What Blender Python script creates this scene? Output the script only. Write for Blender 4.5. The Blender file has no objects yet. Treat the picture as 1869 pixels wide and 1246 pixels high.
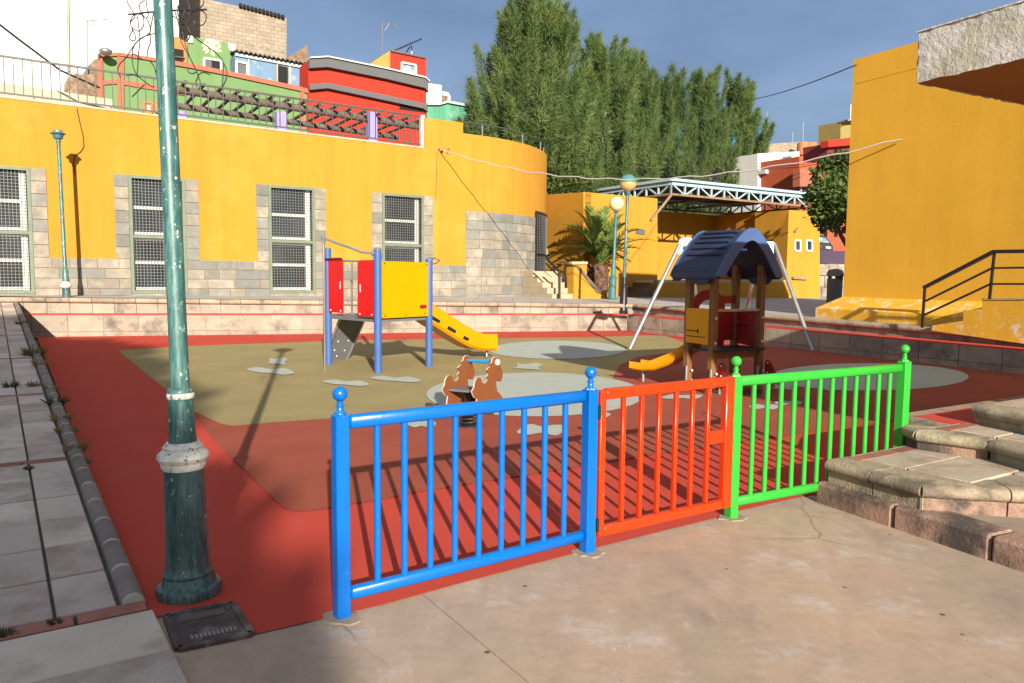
import bpy, bmesh, math, random
import numpy as np
from mathutils import Vector, Matrix

# ------------------------------------------------------------------ camera, sky, sun, exposure
SC = bpy.context.scene
COL = SC.collection
random.seed(7)
PITCH = math.atan(118 / 1400.0)
ROLL = math.radians(0.6)
EYE = Vector((0, 0, 1.6))
FWD = Vector((0, math.cos(PITCH), -math.sin(PITCH)))
_r0, _u0 = Vector((1, 0, 0)), Vector((0, math.sin(PITCH), math.cos(PITCH)))
RGT = _r0 * math.cos(ROLL) + _u0 * math.sin(ROLL)
UPV = _u0 * math.cos(ROLL) - _r0 * math.sin(ROLL)
FPX, CPX, CPY = 1400.0, 934.5, 623.0

cd = bpy.data.cameras.new('camera')
cam = bpy.data.objects.new('camera', cd)
COL.objects.link(cam)
cd.sensor_width = 36
cd.lens = 36 * FPX / 1869.0
cd.clip_start = 0.05
cd.clip_end = 3000
cam.matrix_world = Matrix(((RGT.x, UPV.x, -FWD.x, EYE.x), (RGT.y, UPV.y, -FWD.y, EYE.y), (RGT.z, UPV.z, -FWD.z, EYE.z), (0, 0, 0, 1)))
SC.camera = cam

SUN_EL = math.radians(19.0)
SUN_AZ = math.radians(14.2)          # the sun stands behind the viewpoint, a little to the right
to_sun = Vector((math.sin(SUN_AZ) * math.cos(SUN_EL), -math.cos(SUN_AZ) * math.cos(SUN_EL), math.sin(SUN_EL)))
sd = bpy.data.lights.new('sun', 'SUN')
sun = bpy.data.objects.new('sun', sd)
COL.objects.link(sun)
sd.energy = 5.0
sd.angle = math.radians(0.5)
sd.color = (1.0, 0.90, 0.76)
sun.rotation_euler = to_sun.to_track_quat('Z', 'Y').to_euler()

world = bpy.data.worlds.new('World')
SC.world = world
world.use_nodes = True
wn, wl = world.node_tree.nodes, world.node_tree.links
wn.clear()
w_out = wn.new('ShaderNodeOutputWorld')
w_bg = wn.new('ShaderNodeBackground')
w_bg.inputs['Strength'].default_value = 0.14
w_sky = wn.new('ShaderNodeTexSky')
w_sky.sky_type = 'NISHITA'
w_sky.sun_disc = False
w_sky.sun_elevation = SUN_EL
w_sky.sun_rotation = math.pi - SUN_AZ
w_sky.air_density = 1.0
w_sky.dust_density = 0.6
w_tc = wn.new('ShaderNodeTexCoord')
w_map = wn.new('ShaderNodeMapping')
w_map.inputs['Scale'].default_value = (1.0, 1.0, 2.2)
w_map.inputs['Location'].default_value = (0.35, 0.1, 0.2)
w_n1 = wn.new('ShaderNodeTexNoise')
w_n1.inputs['Scale'].default_value = 2.4
w_n1.inputs['Detail'].default_value = 6
w_n1.inputs['Roughness'].default_value = 0.52
w_cr = wn.new('ShaderNodeValToRGB')
w_cr.color_ramp.elements[0].position = 0.40
w_cr.color_ramp.elements[0].color = (0.29, 0.45, 0.86, 1)
w_cr.color_ramp.elements[1].position = 0.62
w_cr.color_ramp.elements[1].color = (0.60, 0.85, 1.42, 1)
w_mix = wn.new('ShaderNodeMix')
w_mix.data_type = 'RGBA'
w_mix.inputs['Factor'].default_value = 0.84
wl.new(w_tc.outputs['Generated'], w_map.inputs['Vector'])
wl.new(w_map.outputs['Vector'], w_n1.inputs['Vector'])
wl.new(w_n1.outputs['Fac'], w_cr.inputs['Fac'])
# the storm bank stands opposite the sun; brighter cloud is added out of view, overhead and behind, to lift the shade
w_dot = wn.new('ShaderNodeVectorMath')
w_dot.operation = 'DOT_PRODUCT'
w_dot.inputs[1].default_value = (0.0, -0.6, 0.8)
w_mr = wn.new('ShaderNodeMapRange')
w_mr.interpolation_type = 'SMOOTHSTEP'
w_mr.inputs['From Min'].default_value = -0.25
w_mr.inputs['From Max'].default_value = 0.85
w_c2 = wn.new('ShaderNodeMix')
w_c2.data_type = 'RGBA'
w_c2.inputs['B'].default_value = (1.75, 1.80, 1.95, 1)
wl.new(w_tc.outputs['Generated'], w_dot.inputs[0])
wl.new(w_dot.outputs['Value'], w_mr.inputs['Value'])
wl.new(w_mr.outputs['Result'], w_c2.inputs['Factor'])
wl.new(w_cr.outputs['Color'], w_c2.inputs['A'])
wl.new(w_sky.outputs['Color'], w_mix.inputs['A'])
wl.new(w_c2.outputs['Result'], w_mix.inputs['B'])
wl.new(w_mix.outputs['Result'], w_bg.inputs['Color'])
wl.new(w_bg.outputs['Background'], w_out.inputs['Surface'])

SC.view_settings.view_transform = 'Standard'
SC.view_settings.look = 'None'
SC.view_settings.gamma = 1.0
SC.view_settings.use_curve_mapping = False
SC.view_settings.exposure = 1.08

# ------------------------------------------------------------------ survey helpers: photograph -> place
def ray(px, py):
    return FWD + RGT * ((px - CPX) / FPX) - UPV * ((py - CPY) / FPX)
def at_z(px, py, z):
    r = ray(px, py)
    return EYE + r * ((z - EYE.z) / r.z)
def at_d(px, py, d):
    r = ray(px, py)
    return EYE + r * (d / r.y)
def proj(p):
    v = p - EYE
    c = v.dot(FWD)
    return CPX + FPX * v.dot(RGT) / c, CPY - FPX * v.dot(UPV) / c

class Plane:
    """vertical plane through p running along the compass direction u (xy)"""
    def __init__(s, p, ang):
        s.p = Vector((p[0], p[1], 0))
        s.u = Vector((math.cos(ang), math.sin(ang), 0))
        s.n = Vector((s.u.y, -s.u.x, 0))           # towards the viewpoint for the walls that face it
        if s.n.dot(s.p - EYE) > 0:
            s.n = -s.n
    def pt(s, px, py, off=0.0):
        r = ray(px, py)
        q = s.p + s.n * off
        return EYE + r * ((q - EYE).dot(s.n) / r.dot(s.n))
    def s_of(s, p):
        return (p - s.p).dot(s.u)
    def at(s, a, z, off=0.0):
        q = s.p + s.u * a + s.n * off
        return Vector((q.x, q.y, z))
    def shifted(s, back):
        q = Plane.__new__(Plane)
        q.p, q.u, q.n = s.p - s.n * back, s.u, s.n
        return q

# ------------------------------------------------------------------ mesh builder
OFFS = {}

class MB:
    def __init__(s):
        s.v, s.f = [], []
    def add(s, vs, fs):
        b = len(s.v)
        s.v += [Vector(v) for v in vs]
        s.f += [tuple(b + i for i in f) for f in fs]
        return s
    def prism(s, poly, vec):
        n = len(poly)
        vs = [Vector(p) for p in poly] + [Vector(p) + Vector(vec) for p in poly]
        fs = [tuple(range(n))[::-1], tuple(range(n, 2 * n))]
        fs += [(i, (i + 1) % n, n + (i + 1) % n, n + i) for i in range(n)]
        return s.add(vs, fs)
    def sheet(s, poly):
        return s.add(poly, [tuple(range(len(poly)))])
    def box(s, c, X, Y, Z, ch=0.0):
        """box about c with half vectors X, Y, Z; ch = chamfer"""
        c, X, Y, Z = Vector(c), Vector(X), Vector(Y), Vector(Z)
        if ch <= 0:
            vs = [c + X * i + Y * j + Z * k for i in (-1, 1) for j in (-1, 1) for k in (-1, 1)]
            return s.add(vs, [(0, 1, 3, 2), (4, 6, 7, 5), (0, 4, 5, 1), (2, 3, 7, 6), (0, 2, 6, 4), (1, 5, 7, 3)])
        ax = [X, Y, Z]
        L = [a.length for a in ax]
        vs, idx = [], {}
        for sg in [(i, j, k) for i in (-1, 1) for j in (-1, 1) for k in (-1, 1)]:
            for m in range(3):
                p = Vector(c)
                for q in range(3):
                    l = L[q] if q == m else max(L[q] - ch, L[q] * 0.3)
                    p += ax[q] * (sg[q] * l / L[q])
                idx[sg + (m,)] = len(vs)
                vs.append(p)
        fs = []
        for m in range(3):
            a, b = [q for q in range(3) if q != m]
            for sm in (-1, 1):
                f = []
                for sa, sb in ((-1, -1), (1, -1), (1, 1), (-1, 1)):
                    sg = [0, 0, 0]; sg[m] = sm; sg[a] = sa; sg[b] = sb
                    f.append(idx[tuple(sg) + (m,)])
                fs.append(tuple(f))
            for sa in (-1, 1):
                for sb in (-1, 1):
                    g = []
                    for sm in (-1, 1):
                        sg = [0, 0, 0]; sg[m] = sm; sg[a] = sa; sg[b] = sb
                        g.append((idx[tuple(sg) + (a,)], idx[tuple(sg) + (b,)]))
                    fs.append((g[0][0], g[1][0], g[1][1], g[0][1]))
        for sg in [(i, j, k) for i in (-1, 1) for j in (-1, 1) for k in (-1, 1)]:
            fs.append(tuple(idx[sg + (m,)] for m in range(3)))
        return s.add(vs, fs)
    def bar(s, a, b, w, h, up=(0, 0, 1), ch=0.0):
        a, b = Vector(a), Vector(b)
        d = (b - a)
        x = d.normalized()
        y = Vector(up).cross(x)
        if y.length < 1e-4:
            y = Vector((0, 1, 0)).cross(x)
        y.normalize()
        z = x.cross(y)
        return s.box((a + b) / 2, d / 2, y * (w / 2), z * (h / 2), ch)
    def tube(s, pts, r, n=8, cap=True):
        pts = [Vector(p) for p in pts]
        rs = r if isinstance(r, (list, tuple)) else [r] * len(pts)
        rings = []
        y = None
        for i, p in enumerate(pts):
            d = (pts[min(i + 1, len(pts) - 1)] - pts[max(i - 1, 0)]).normalized()
            if y is None:
                y = d.orthogonal().normalized()
            y = (y - d * y.dot(d))
            y = y.normalized() if y.length > 1e-6 else d.orthogonal().normalized()
            z = d.cross(y)
            rings.append([p + (y * math.cos(2 * math.pi * k / n) + z * math.sin(2 * math.pi * k / n)) * rs[i] for k in range(n)])
        vs = [v for ring in rings for v in ring]
        fs = [(i * n + k, i * n + (k + 1) % n, (i + 1) * n + (k + 1) % n, (i + 1) * n + k) for i in range(len(pts) - 1) for k in range(n)]
        if cap:
            fs += [tuple(range(n))[::-1], tuple(range((len(pts) - 1) * n, len(pts) * n))]
        return s.add(vs, fs)
    def lathe(s, base, axis, prof, n=24):
        """prof: list of (height, radius) along axis from base"""
        base, ax = Vector(base), Vector(axis).normalized()
        return s.tube_prof(base, ax, prof, n)
    def tube_prof(s, base, ax, prof, n):
        y = ax.orthogonal().normalized()
        z = ax.cross(y)
        vs = []
        for h, r in prof:
            for k in range(n):
                a = 2 * math.pi * k / n
                vs.append(base + ax * h + (y * math.cos(a) + z * math.sin(a)) * max(r, 1e-4))
        m = len(prof)
        fs = [(i * n + k, i * n + (k + 1) % n, (i + 1) * n + (k + 1) % n, (i + 1) * n + k) for i in range(m - 1) for k in range(n)]
        fs += [tuple(range(n))[::-1], tuple(range((m - 1) * n, m * n))]
        return s.add(vs, fs)
    def sphere(s, c, r, n=20, m=12, sq=1.0):
        prof = [(-r * math.cos(math.pi * i / m) * sq, r * math.sin(math.pi * i / m)) for i in range(m + 1)]
        return s.tube_prof(Vector(c), Vector((0, 0, 1)), prof, n)
    def build(s, name, mat, parent=None, smooth=None, recalc=True):
        off = OFFS.get(parent.name, Vector((0, 0, 0))) if parent else Vector((0, 0, 0))
        me = bpy.data.meshes.new(name)
        me.from_pydata([tuple(v - off) for v in s.v], [], s.f)
        if recalc:
            bm = bmesh.new()
            bm.from_mesh(me)
            bmesh.ops.recalc_face_normals(bm, faces=bm.faces)
            bm.to_mesh(me)
            bm.free()
        me.materials.append(mat)
        if smooth:
            me.polygons.foreach_set('use_smooth', [True] * len(me.polygons))
            me.set_sharp_from_angle(angle=math.radians(smooth))
        o = bpy.data.objects.new(name, me)
        COL.objects.link(o)
        if parent:
            o.parent = parent
            OFFS[o.name] = off
        return o

def thing(name, label, cat, loc, group=None):
    o = bpy.data.objects.new(name, None)
    COL.objects.link(o)
    o.location = loc
    o.empty_display_size = 0.2
    OFFS[o.name] = Vector(loc)
    return tag(o, label, cat, group)
def tag(o, label, cat, group=None):
    o['label'] = label
    o['category'] = cat
    if group:
        o['group'] = group
    return o
def kind(o, k):
    o['kind'] = k
    return o
def copy_part(src, parent, delta):
    c = src.copy()
    COL.objects.link(c)
    c.parent = parent
    c.location = src.location + Vector(delta)
    OFFS[c.name] = OFFS.get(parent.name, Vector((0, 0, 0)))
    return c
def np_mesh(name, verts, tris, mat, parent=None, off=None):
    off = np.array(off if off is not None else (OFFS[parent.name] if parent else (0, 0, 0)), dtype=np.float32)
    me = bpy.data.meshes.new(name)
    nv, nt = len(verts), len(tris)
    me.vertices.add(nv)
    me.vertices.foreach_set('co', (verts - off).astype(np.float32).ravel())
    me.loops.add(nt * 3)
    me.loops.foreach_set('vertex_index', tris.astype(np.int32).ravel())
    me.polygons.add(nt)
    me.polygons.foreach_set('loop_start', np.arange(0, nt * 3, 3, dtype=np.int32))
    me.update(calc_edges=True)
    me.materials.append(mat)
    o = bpy.data.objects.new(name, me)
    COL.objects.link(o)
    if parent:
        o.parent = parent
        OFFS[o.name] = OFFS[parent.name]
    return o

# ------------------------------------------------------------------ materials
def newmat(name):
    m = bpy.data.materials.new(name)
    m.use_nodes = True
    nt = m.node_tree
    return m, nt.nodes, nt.links, nt.nodes['Principled BSDF']
def noise(N, L, src, scale, detail=5, rough=0.6, stretch=None):
    n = N.new('ShaderNodeTexNoise')
    n.inputs['Scale'].default_value = scale
    n.inputs['Detail'].default_value = detail
    n.inputs['Roughness'].default_value = rough
    if stretch:
        mp = N.new('ShaderNodeMapping')
        mp.inputs['Scale'].default_value = stretch
        L.new(src, mp.inputs['Vector'])
        src = mp.outputs['Vector']
    L.new(src, n.inputs['Vector'])
    return n.outputs['Fac']
def ramp(N, L, fac, stops):
    c = N.new('ShaderNodeValToRGB')
    e = c.color_ramp.elements
    while len(e) < len(stops):
        e.new(0.5)
    for i, (p, v) in enumerate(stops):
        e[i].position = p
        e[i].color = (v, v, v, 1) if not isinstance(v, tuple) else v + (1,)
    L.new(fac, c.inputs['Fac'])
    return c.outputs['Color']
def mixc(N, L, fac, a, b, mode='MIX'):
    m = N.new('ShaderNodeMix')
    m.data_type = 'RGBA'
    m.blend_type = mode
    for key, v in (('Factor', fac), ('A', a), ('B', b)):
        sock = [i for i in m.inputs if i.name == key and i.enabled and (i.type == 'RGBA' or key == 'Factor')][0]
        if isinstance(v, (int, float)):
            sock.default_value = v
        elif isinstance(v, tuple):
            sock.default_value = v + (1,) if len(v) == 3 else v
        else:
            L.new(v, sock)
    return [o for o in m.outputs if o.type == 'RGBA'][0]
def sc(c, k):
    return tuple(min(1.0, max(0.0, x * k)) for x in c)

def mat(name, col, rough=0.65, var=0.12, scale=3.0, fine=0.06, fscale=60.0, bump=0.0, bscale=120.0, metal=0.0, spec=0.4,
        rnd=0.0, stain=None, stain_amt=0.5, stain_scale=1.2, stain_thr=0.55, streak=0.0, coord='Object', hue=0.0, coat=0.0):
    m, N, L, B = newmat(name)
    tc = N.new('ShaderNodeTexCoord').outputs[coord]
    src = tc
    info = None
    if rnd or hue:
        info = N.new('ShaderNodeObjectInfo')
        va = N.new('ShaderNodeVectorMath')
        va.operation = 'ADD'
        sc2 = N.new('ShaderNodeVectorMath')
        sc2.operation = 'SCALE'
        L.new(info.outputs['Location'], sc2.inputs[0])
        sc2.inputs['Scale'].default_value = 3.1
        L.new(tc, va.inputs[0])
        L.new(sc2.outputs['Vector'], va.inputs[1])
        src = va.outputs['Vector']
    n1 = noise(N, L, src, scale, 6)
    c = mixc(N, L, ramp(N, L, n1, [(0.3, 0.0), (0.7, 1.0)]), sc(col, 1 - var), sc(col, 1 + var))
    if fine:
        n2 = noise(N, L, src, fscale, 3)
        c = mixc(N, L, 1.0, c, ramp(N, L, n2, [(0.25, 1 - fine * 2), (0.75, 1.0)]), 'MULTIPLY')
    if streak:
        n3 = noise(N, L, src, 1.0, 5, 0.65, (2.2, 2.2, 0.12))
        c = mixc(N, L, 1.0, c, ramp(N, L, n3, [(0.35, 1 - streak), (0.6, 1.0)]), 'MULTIPLY')
    if stain:
        n4 = noise(N, L, src, stain_scale, 8, 0.68)
        f = ramp(N, L, n4, [(stain_thr, 0.0), (min(1.0, stain_thr + 0.16), stain_amt)])
        c = mixc(N, L, f, c, stain)
    if hue:
        w = N.new('ShaderNodeHueSaturation')
        mr = N.new('ShaderNodeMapRange')
        mr.inputs['To Min'].default_value = 0.5 - hue
        mr.inputs['To Max'].default_value = 0.5 + hue
        L.new(info.outputs['Random'], mr.inputs['Value'])
        L.new(mr.outputs['Result'], w.inputs['Hue'])
        L.new(c, w.inputs['Color'])
        c = w.outputs['Color']
    if rnd:
        mr = N.new('ShaderNodeMapRange')
        mr.inputs['To Min'].default_value = 1 - rnd
        mr.inputs['To Max'].default_value = 1 + rnd
        L.new(info.outputs['Random'], mr.inputs['Value'])
        hs = N.new('ShaderNodeHueSaturation')
        L.new(mr.outputs['Result'], hs.inputs['Value'])
        L.new(c, hs.inputs['Color'])
        c = hs.outputs['Color']
    L.new(c, B.inputs['Base Color'])
    B.inputs['Roughness'].default_value = rough
    B.inputs['Metallic'].default_value = metal
    B.inputs['Specular IOR Level'].default_value = spec
    if coat:
        B.inputs['Coat Weight'].default_value = coat
        B.inputs['Coat Roughness'].default_value = 0.08
    if bump:
        bn = N.new('ShaderNodeBump')
        bn.inputs['Strength'].default_value = min(1.0, bump)
        bn.inputs['Distance'].default_value = 0.01 * max(1.0, bump)
        L.new(noise(N, L, src, bscale, 6, 0.65), bn.inputs['Height'])
        L.new(bn.outputs['Normal'], B.inputs['Normal'])
    return m

def peeling(name, col, under, pale, worn=0.62, chip=0.625):
    """old gloss paint, chalked and scratched so that paler coats show"""
    m, N, L, B = newmat(name)
    tc = N.new('ShaderNodeTexCoord').outputs['Object']
    n1 = noise(N, L, tc, 5, 6)
    c = mixc(N, L, ramp(N, L, n1, [(0.3, 0.0), (0.7, 1.0)]), sc(col, 0.75), sc(col, 1.25))
    n2 = noise(N, L, tc, 1.0, 9, 0.72, (38, 38, 5))
    f2 = ramp(N, L, n2, [(worn - 0.06, 0.0), (worn + 0.06, 0.85)])
    n5 = noise(N, L, tc, 2.2, 3, 0.5)
    f2m = mixc(N, L, 1.0, f2, ramp(N, L, n5, [(0.36, 0.15), (0.54, 1.0)]), 'MULTIPLY')
    c = mixc(N, L, f2m, c, under)
    n3 = noise(N, L, tc, 1.0, 8, 0.75, (30, 30, 22))
    c = mixc(N, L, ramp(N, L, n3, [(chip, 0.0), (chip + 0.025, 1.0)]), c, pale)
    n4 = noise(N, L, tc, 1.0, 6, 0.7, (60, 60, 3))
    c = mixc(N, L, ramp(N, L, n4, [(0.66, 0.0), (0.69, 0.8)]), c, (0.02, 0.03, 0.03))
    L.new(c, B.inputs['Base Color'])
    B.inputs['Roughness'].default_value = 0.38
    bn = N.new('ShaderNodeBump')
    bn.inputs['Strength'].default_value = 0.35
    bn.inputs['Distance'].default_value = 0.004
    L.new(n3, bn.inputs['Height'])
    L.new(bn.outputs['Normal'], B.inputs['Normal'])
    return m

def concrete(name, col):
    m, N, L, B = newmat(name)
    tc = N.new('ShaderNodeTexCoord').outputs['Object']
    n1 = noise(N, L, tc, 0.9, 7, 0.6)
    c = mixc(N, L, ramp(N, L, n1, [(0.3, 0.0), (0.7, 1.0)]), sc(col, 0.86), sc((col[0] * 1.06, col[1] * 0.97, col[2] * 0.92), 1.1))
    n2 = noise(N, L, tc, 7, 8, 0.7)
    c = mixc(N, L, 1.0, c, ramp(N, L, n2, [(0.3, 0.80), (0.62, 1.0)]), 'MULTIPLY')
    n3 = noise(N, L, tc, 1.7, 9, 0.74)
    c = mixc(N, L, ramp(N, L, n3, [(0.535, 0.0), (0.66, 0.5)]), c, (0.56, 0.54, 0.52))
    n6 = noise(N, L, tc, 1.1, 7, 0.7, (1.3, 0.8, 1))
    c = mixc(N, L, ramp(N, L, n6, [(0.555, 0.0), (0.70, 0.45)]), c, (0.17, 0.15, 0.14))
    vo = N.new('ShaderNodeTexVoronoi')
    vo.inputs['Scale'].default_value = 4.6
    L.new(mixc(N, L, 0.06, tc, N.new('ShaderNodeTexNoise').outputs['Color']), vo.inputs['Vector'])
    n4 = noise(N, L, tc, 2.3, 2)
    spots = mixc(N, L, 1.0, ramp(N, L, vo.outputs['Distance'], [(0.045, 1.0), (0.075, 0.0)]), ramp(N, L, n4, [(0.43, 0.0), (0.50, 0.9)]), 'MULTIPLY')
    c = mixc(N, L, spots, c, (0.05, 0.045, 0.045))
    n5 = noise(N, L, tc, 240, 3)
    c = mixc(N, L, 1.0, c, ramp(N, L, n5, [(0.2, 0.74), (0.7, 1.0)]), 'MULTIPLY')
    v2 = N.new('ShaderNodeTexVoronoi')
    v2.inputs['Scale'].default_value = 21
    L.new(tc, v2.inputs['Vector'])
    n7 = noise(N, L, tc, 5.0, 2)
    c = mixc(N, L, mixc(N, L, 1.0, ramp(N, L, v2.outputs['Distance'], [(0.05, 1.0), (0.10, 0.0)]), ramp(N, L, n7, [(0.50, 0.0), (0.56, 0.8)]), 'MULTIPLY'), c, (0.09, 0.075, 0.07))
    n8 = noise(N, L, tc, 1.0, 9, 0.78, (14, 3, 1))
    c = mixc(N, L, ramp(N, L, n8, [(0.60, 0.0), (0.66, 0.35)]), c, (0.58, 0.54, 0.50))
    v3 = N.new('ShaderNodeTexVoronoi')
    v3.feature = 'DISTANCE_TO_EDGE'
    v3.inputs['Scale'].default_value = 0.42
    nw = N.new('ShaderNodeTexNoise')
    nw.inputs['Scale'].default_value = 3.0
    nw.inputs['Detail'].default_value = 5
    L.new(tc, nw.inputs['Vector'])
    L.new(mixc(N, L, 0.12, tc, nw.outputs['Color']), v3.inputs['Vector'])
    n9 = noise(N, L, tc, 0.8, 2)
    c = mixc(N, L, mixc(N, L, 1.0, ramp(N, L, v3.outputs['Distance'], [(0.0, 1.0), (0.0035, 0.0)]), ramp(N, L, n9, [(0.48, 0.0), (0.56, 0.7)]), 'MULTIPLY'), c, (0.12, 0.10, 0.09))
    L.new(c, B.inputs['Base Color'])
    B.inputs['Roughness'].default_value = 0.8
    B.inputs['Specular IOR Level'].default_value = 0.25
    bn = N.new('ShaderNodeBump')
    bn.inputs['Strength'].default_value = 0.25
    bn.inputs['Distance'].default_value = 0.006
    L.new(n2, bn.inputs['Height'])
    L.new(bn.outputs['Normal'], B.inputs['Normal'])
    return m

def brickmat(name, c1, c2, mortar, w, h, mort=0.02, ang=0.0, rough=0.85):
    m, N, L, B = newmat(name)
    tc = N.new('ShaderNodeTexCoord').outputs['Object']
    rot = N.new('ShaderNodeMapping')
    rot.inputs['Rotation'].default_value = (0, 0, -ang)
    L.new(tc, rot.inputs['Vector'])
    sx = N.new('ShaderNodeSeparateXYZ')
    L.new(rot.outputs['Vector'], sx.inputs[0])
    cx = N.new('ShaderNodeCombineXYZ')
    L.new(sx.outputs['X'], cx.inputs['X'])
    L.new(sx.outputs['Z'], cx.inputs['Y'])
    br = N.new('ShaderNodeTexBrick')
    br.inputs['Scale'].default_value = 1.0
    br.inputs['Brick Width'].default_value = w
    br.inputs['Row Height'].default_value = h
    br.inputs['Mortar Size'].default_value = mort
    br.inputs['Color1'].default_value = c1 + (1,)
    br.inputs['Color2'].default_value = c2 + (1,)
    br.inputs['Mortar'].default_value = mortar + (1,)
    L.new(cx.outputs['Vector'], br.inputs['Vector'])
    n = noise(N, L, tc, 1.2, 7, 0.7)
    c = mixc(N, L, 1.0, br.outputs['Color'], ramp(N, L, n, [(0.3, 0.75), (0.7, 1.1)]), 'MULTIPLY')
    L.new(c, B.inputs['Base Color'])
    B.inputs['Roughness'].default_value = rough
    return m

def leafmat(name, c1, c2, trans=0.25):
    m, N, L, B = newmat(name)
    tc = N.new('ShaderNodeTexCoord').outputs['Object']
    n1 = noise(N, L, tc, 0.9, 4)
    n2 = noise(N, L, tc, 9.0, 3)
    c = mixc(N, L, ramp(N, L, n1, [(0.35, 0.0), (0.65, 1.0)]), c1, c2)
    c = mixc(N, L, 1.0, c, ramp(N, L, n2, [(0.3, 0.6), (0.7, 1.25)]), 'MULTIPLY')
    L.new(c, B.inputs['Base Color'])
    B.inputs['Roughness'].default_value = 0.6
    B.inputs['Specular IOR Level'].default_value = 0.25
    tr = N.new('ShaderNodeBsdfTranslucent')
    L.new(c, tr.inputs['Color'])
    mx = N.new('ShaderNodeMixShader')
    mx.inputs['Fac'].default_value = trans
    L.new(B.outputs['BSDF'], mx.inputs[1])
    L.new(tr.outputs['BSDF'], mx.inputs[2])
    L.new(mx.outputs['Shader'], N['Material Output'].inputs['Surface'])
    return m

def glassmat(name, tint, rough=0.06):
    m, N, L, B = newmat(name)
    tc = N.new('ShaderNodeTexCoord').outputs['Object']
    c = mixc(N, L, ramp(N, L, noise(N, L, tc, 1.3, 3), [(0.4, 0.0), (0.6, 1.0)]), sc(tint, 0.6), sc(tint, 1.4))
    L.new(c, B.inputs['Base Color'])
    B.inputs['Roughness'].default_value = rough
    B.inputs['Specular IOR Level'].default_value = 0.6
    return m

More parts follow.
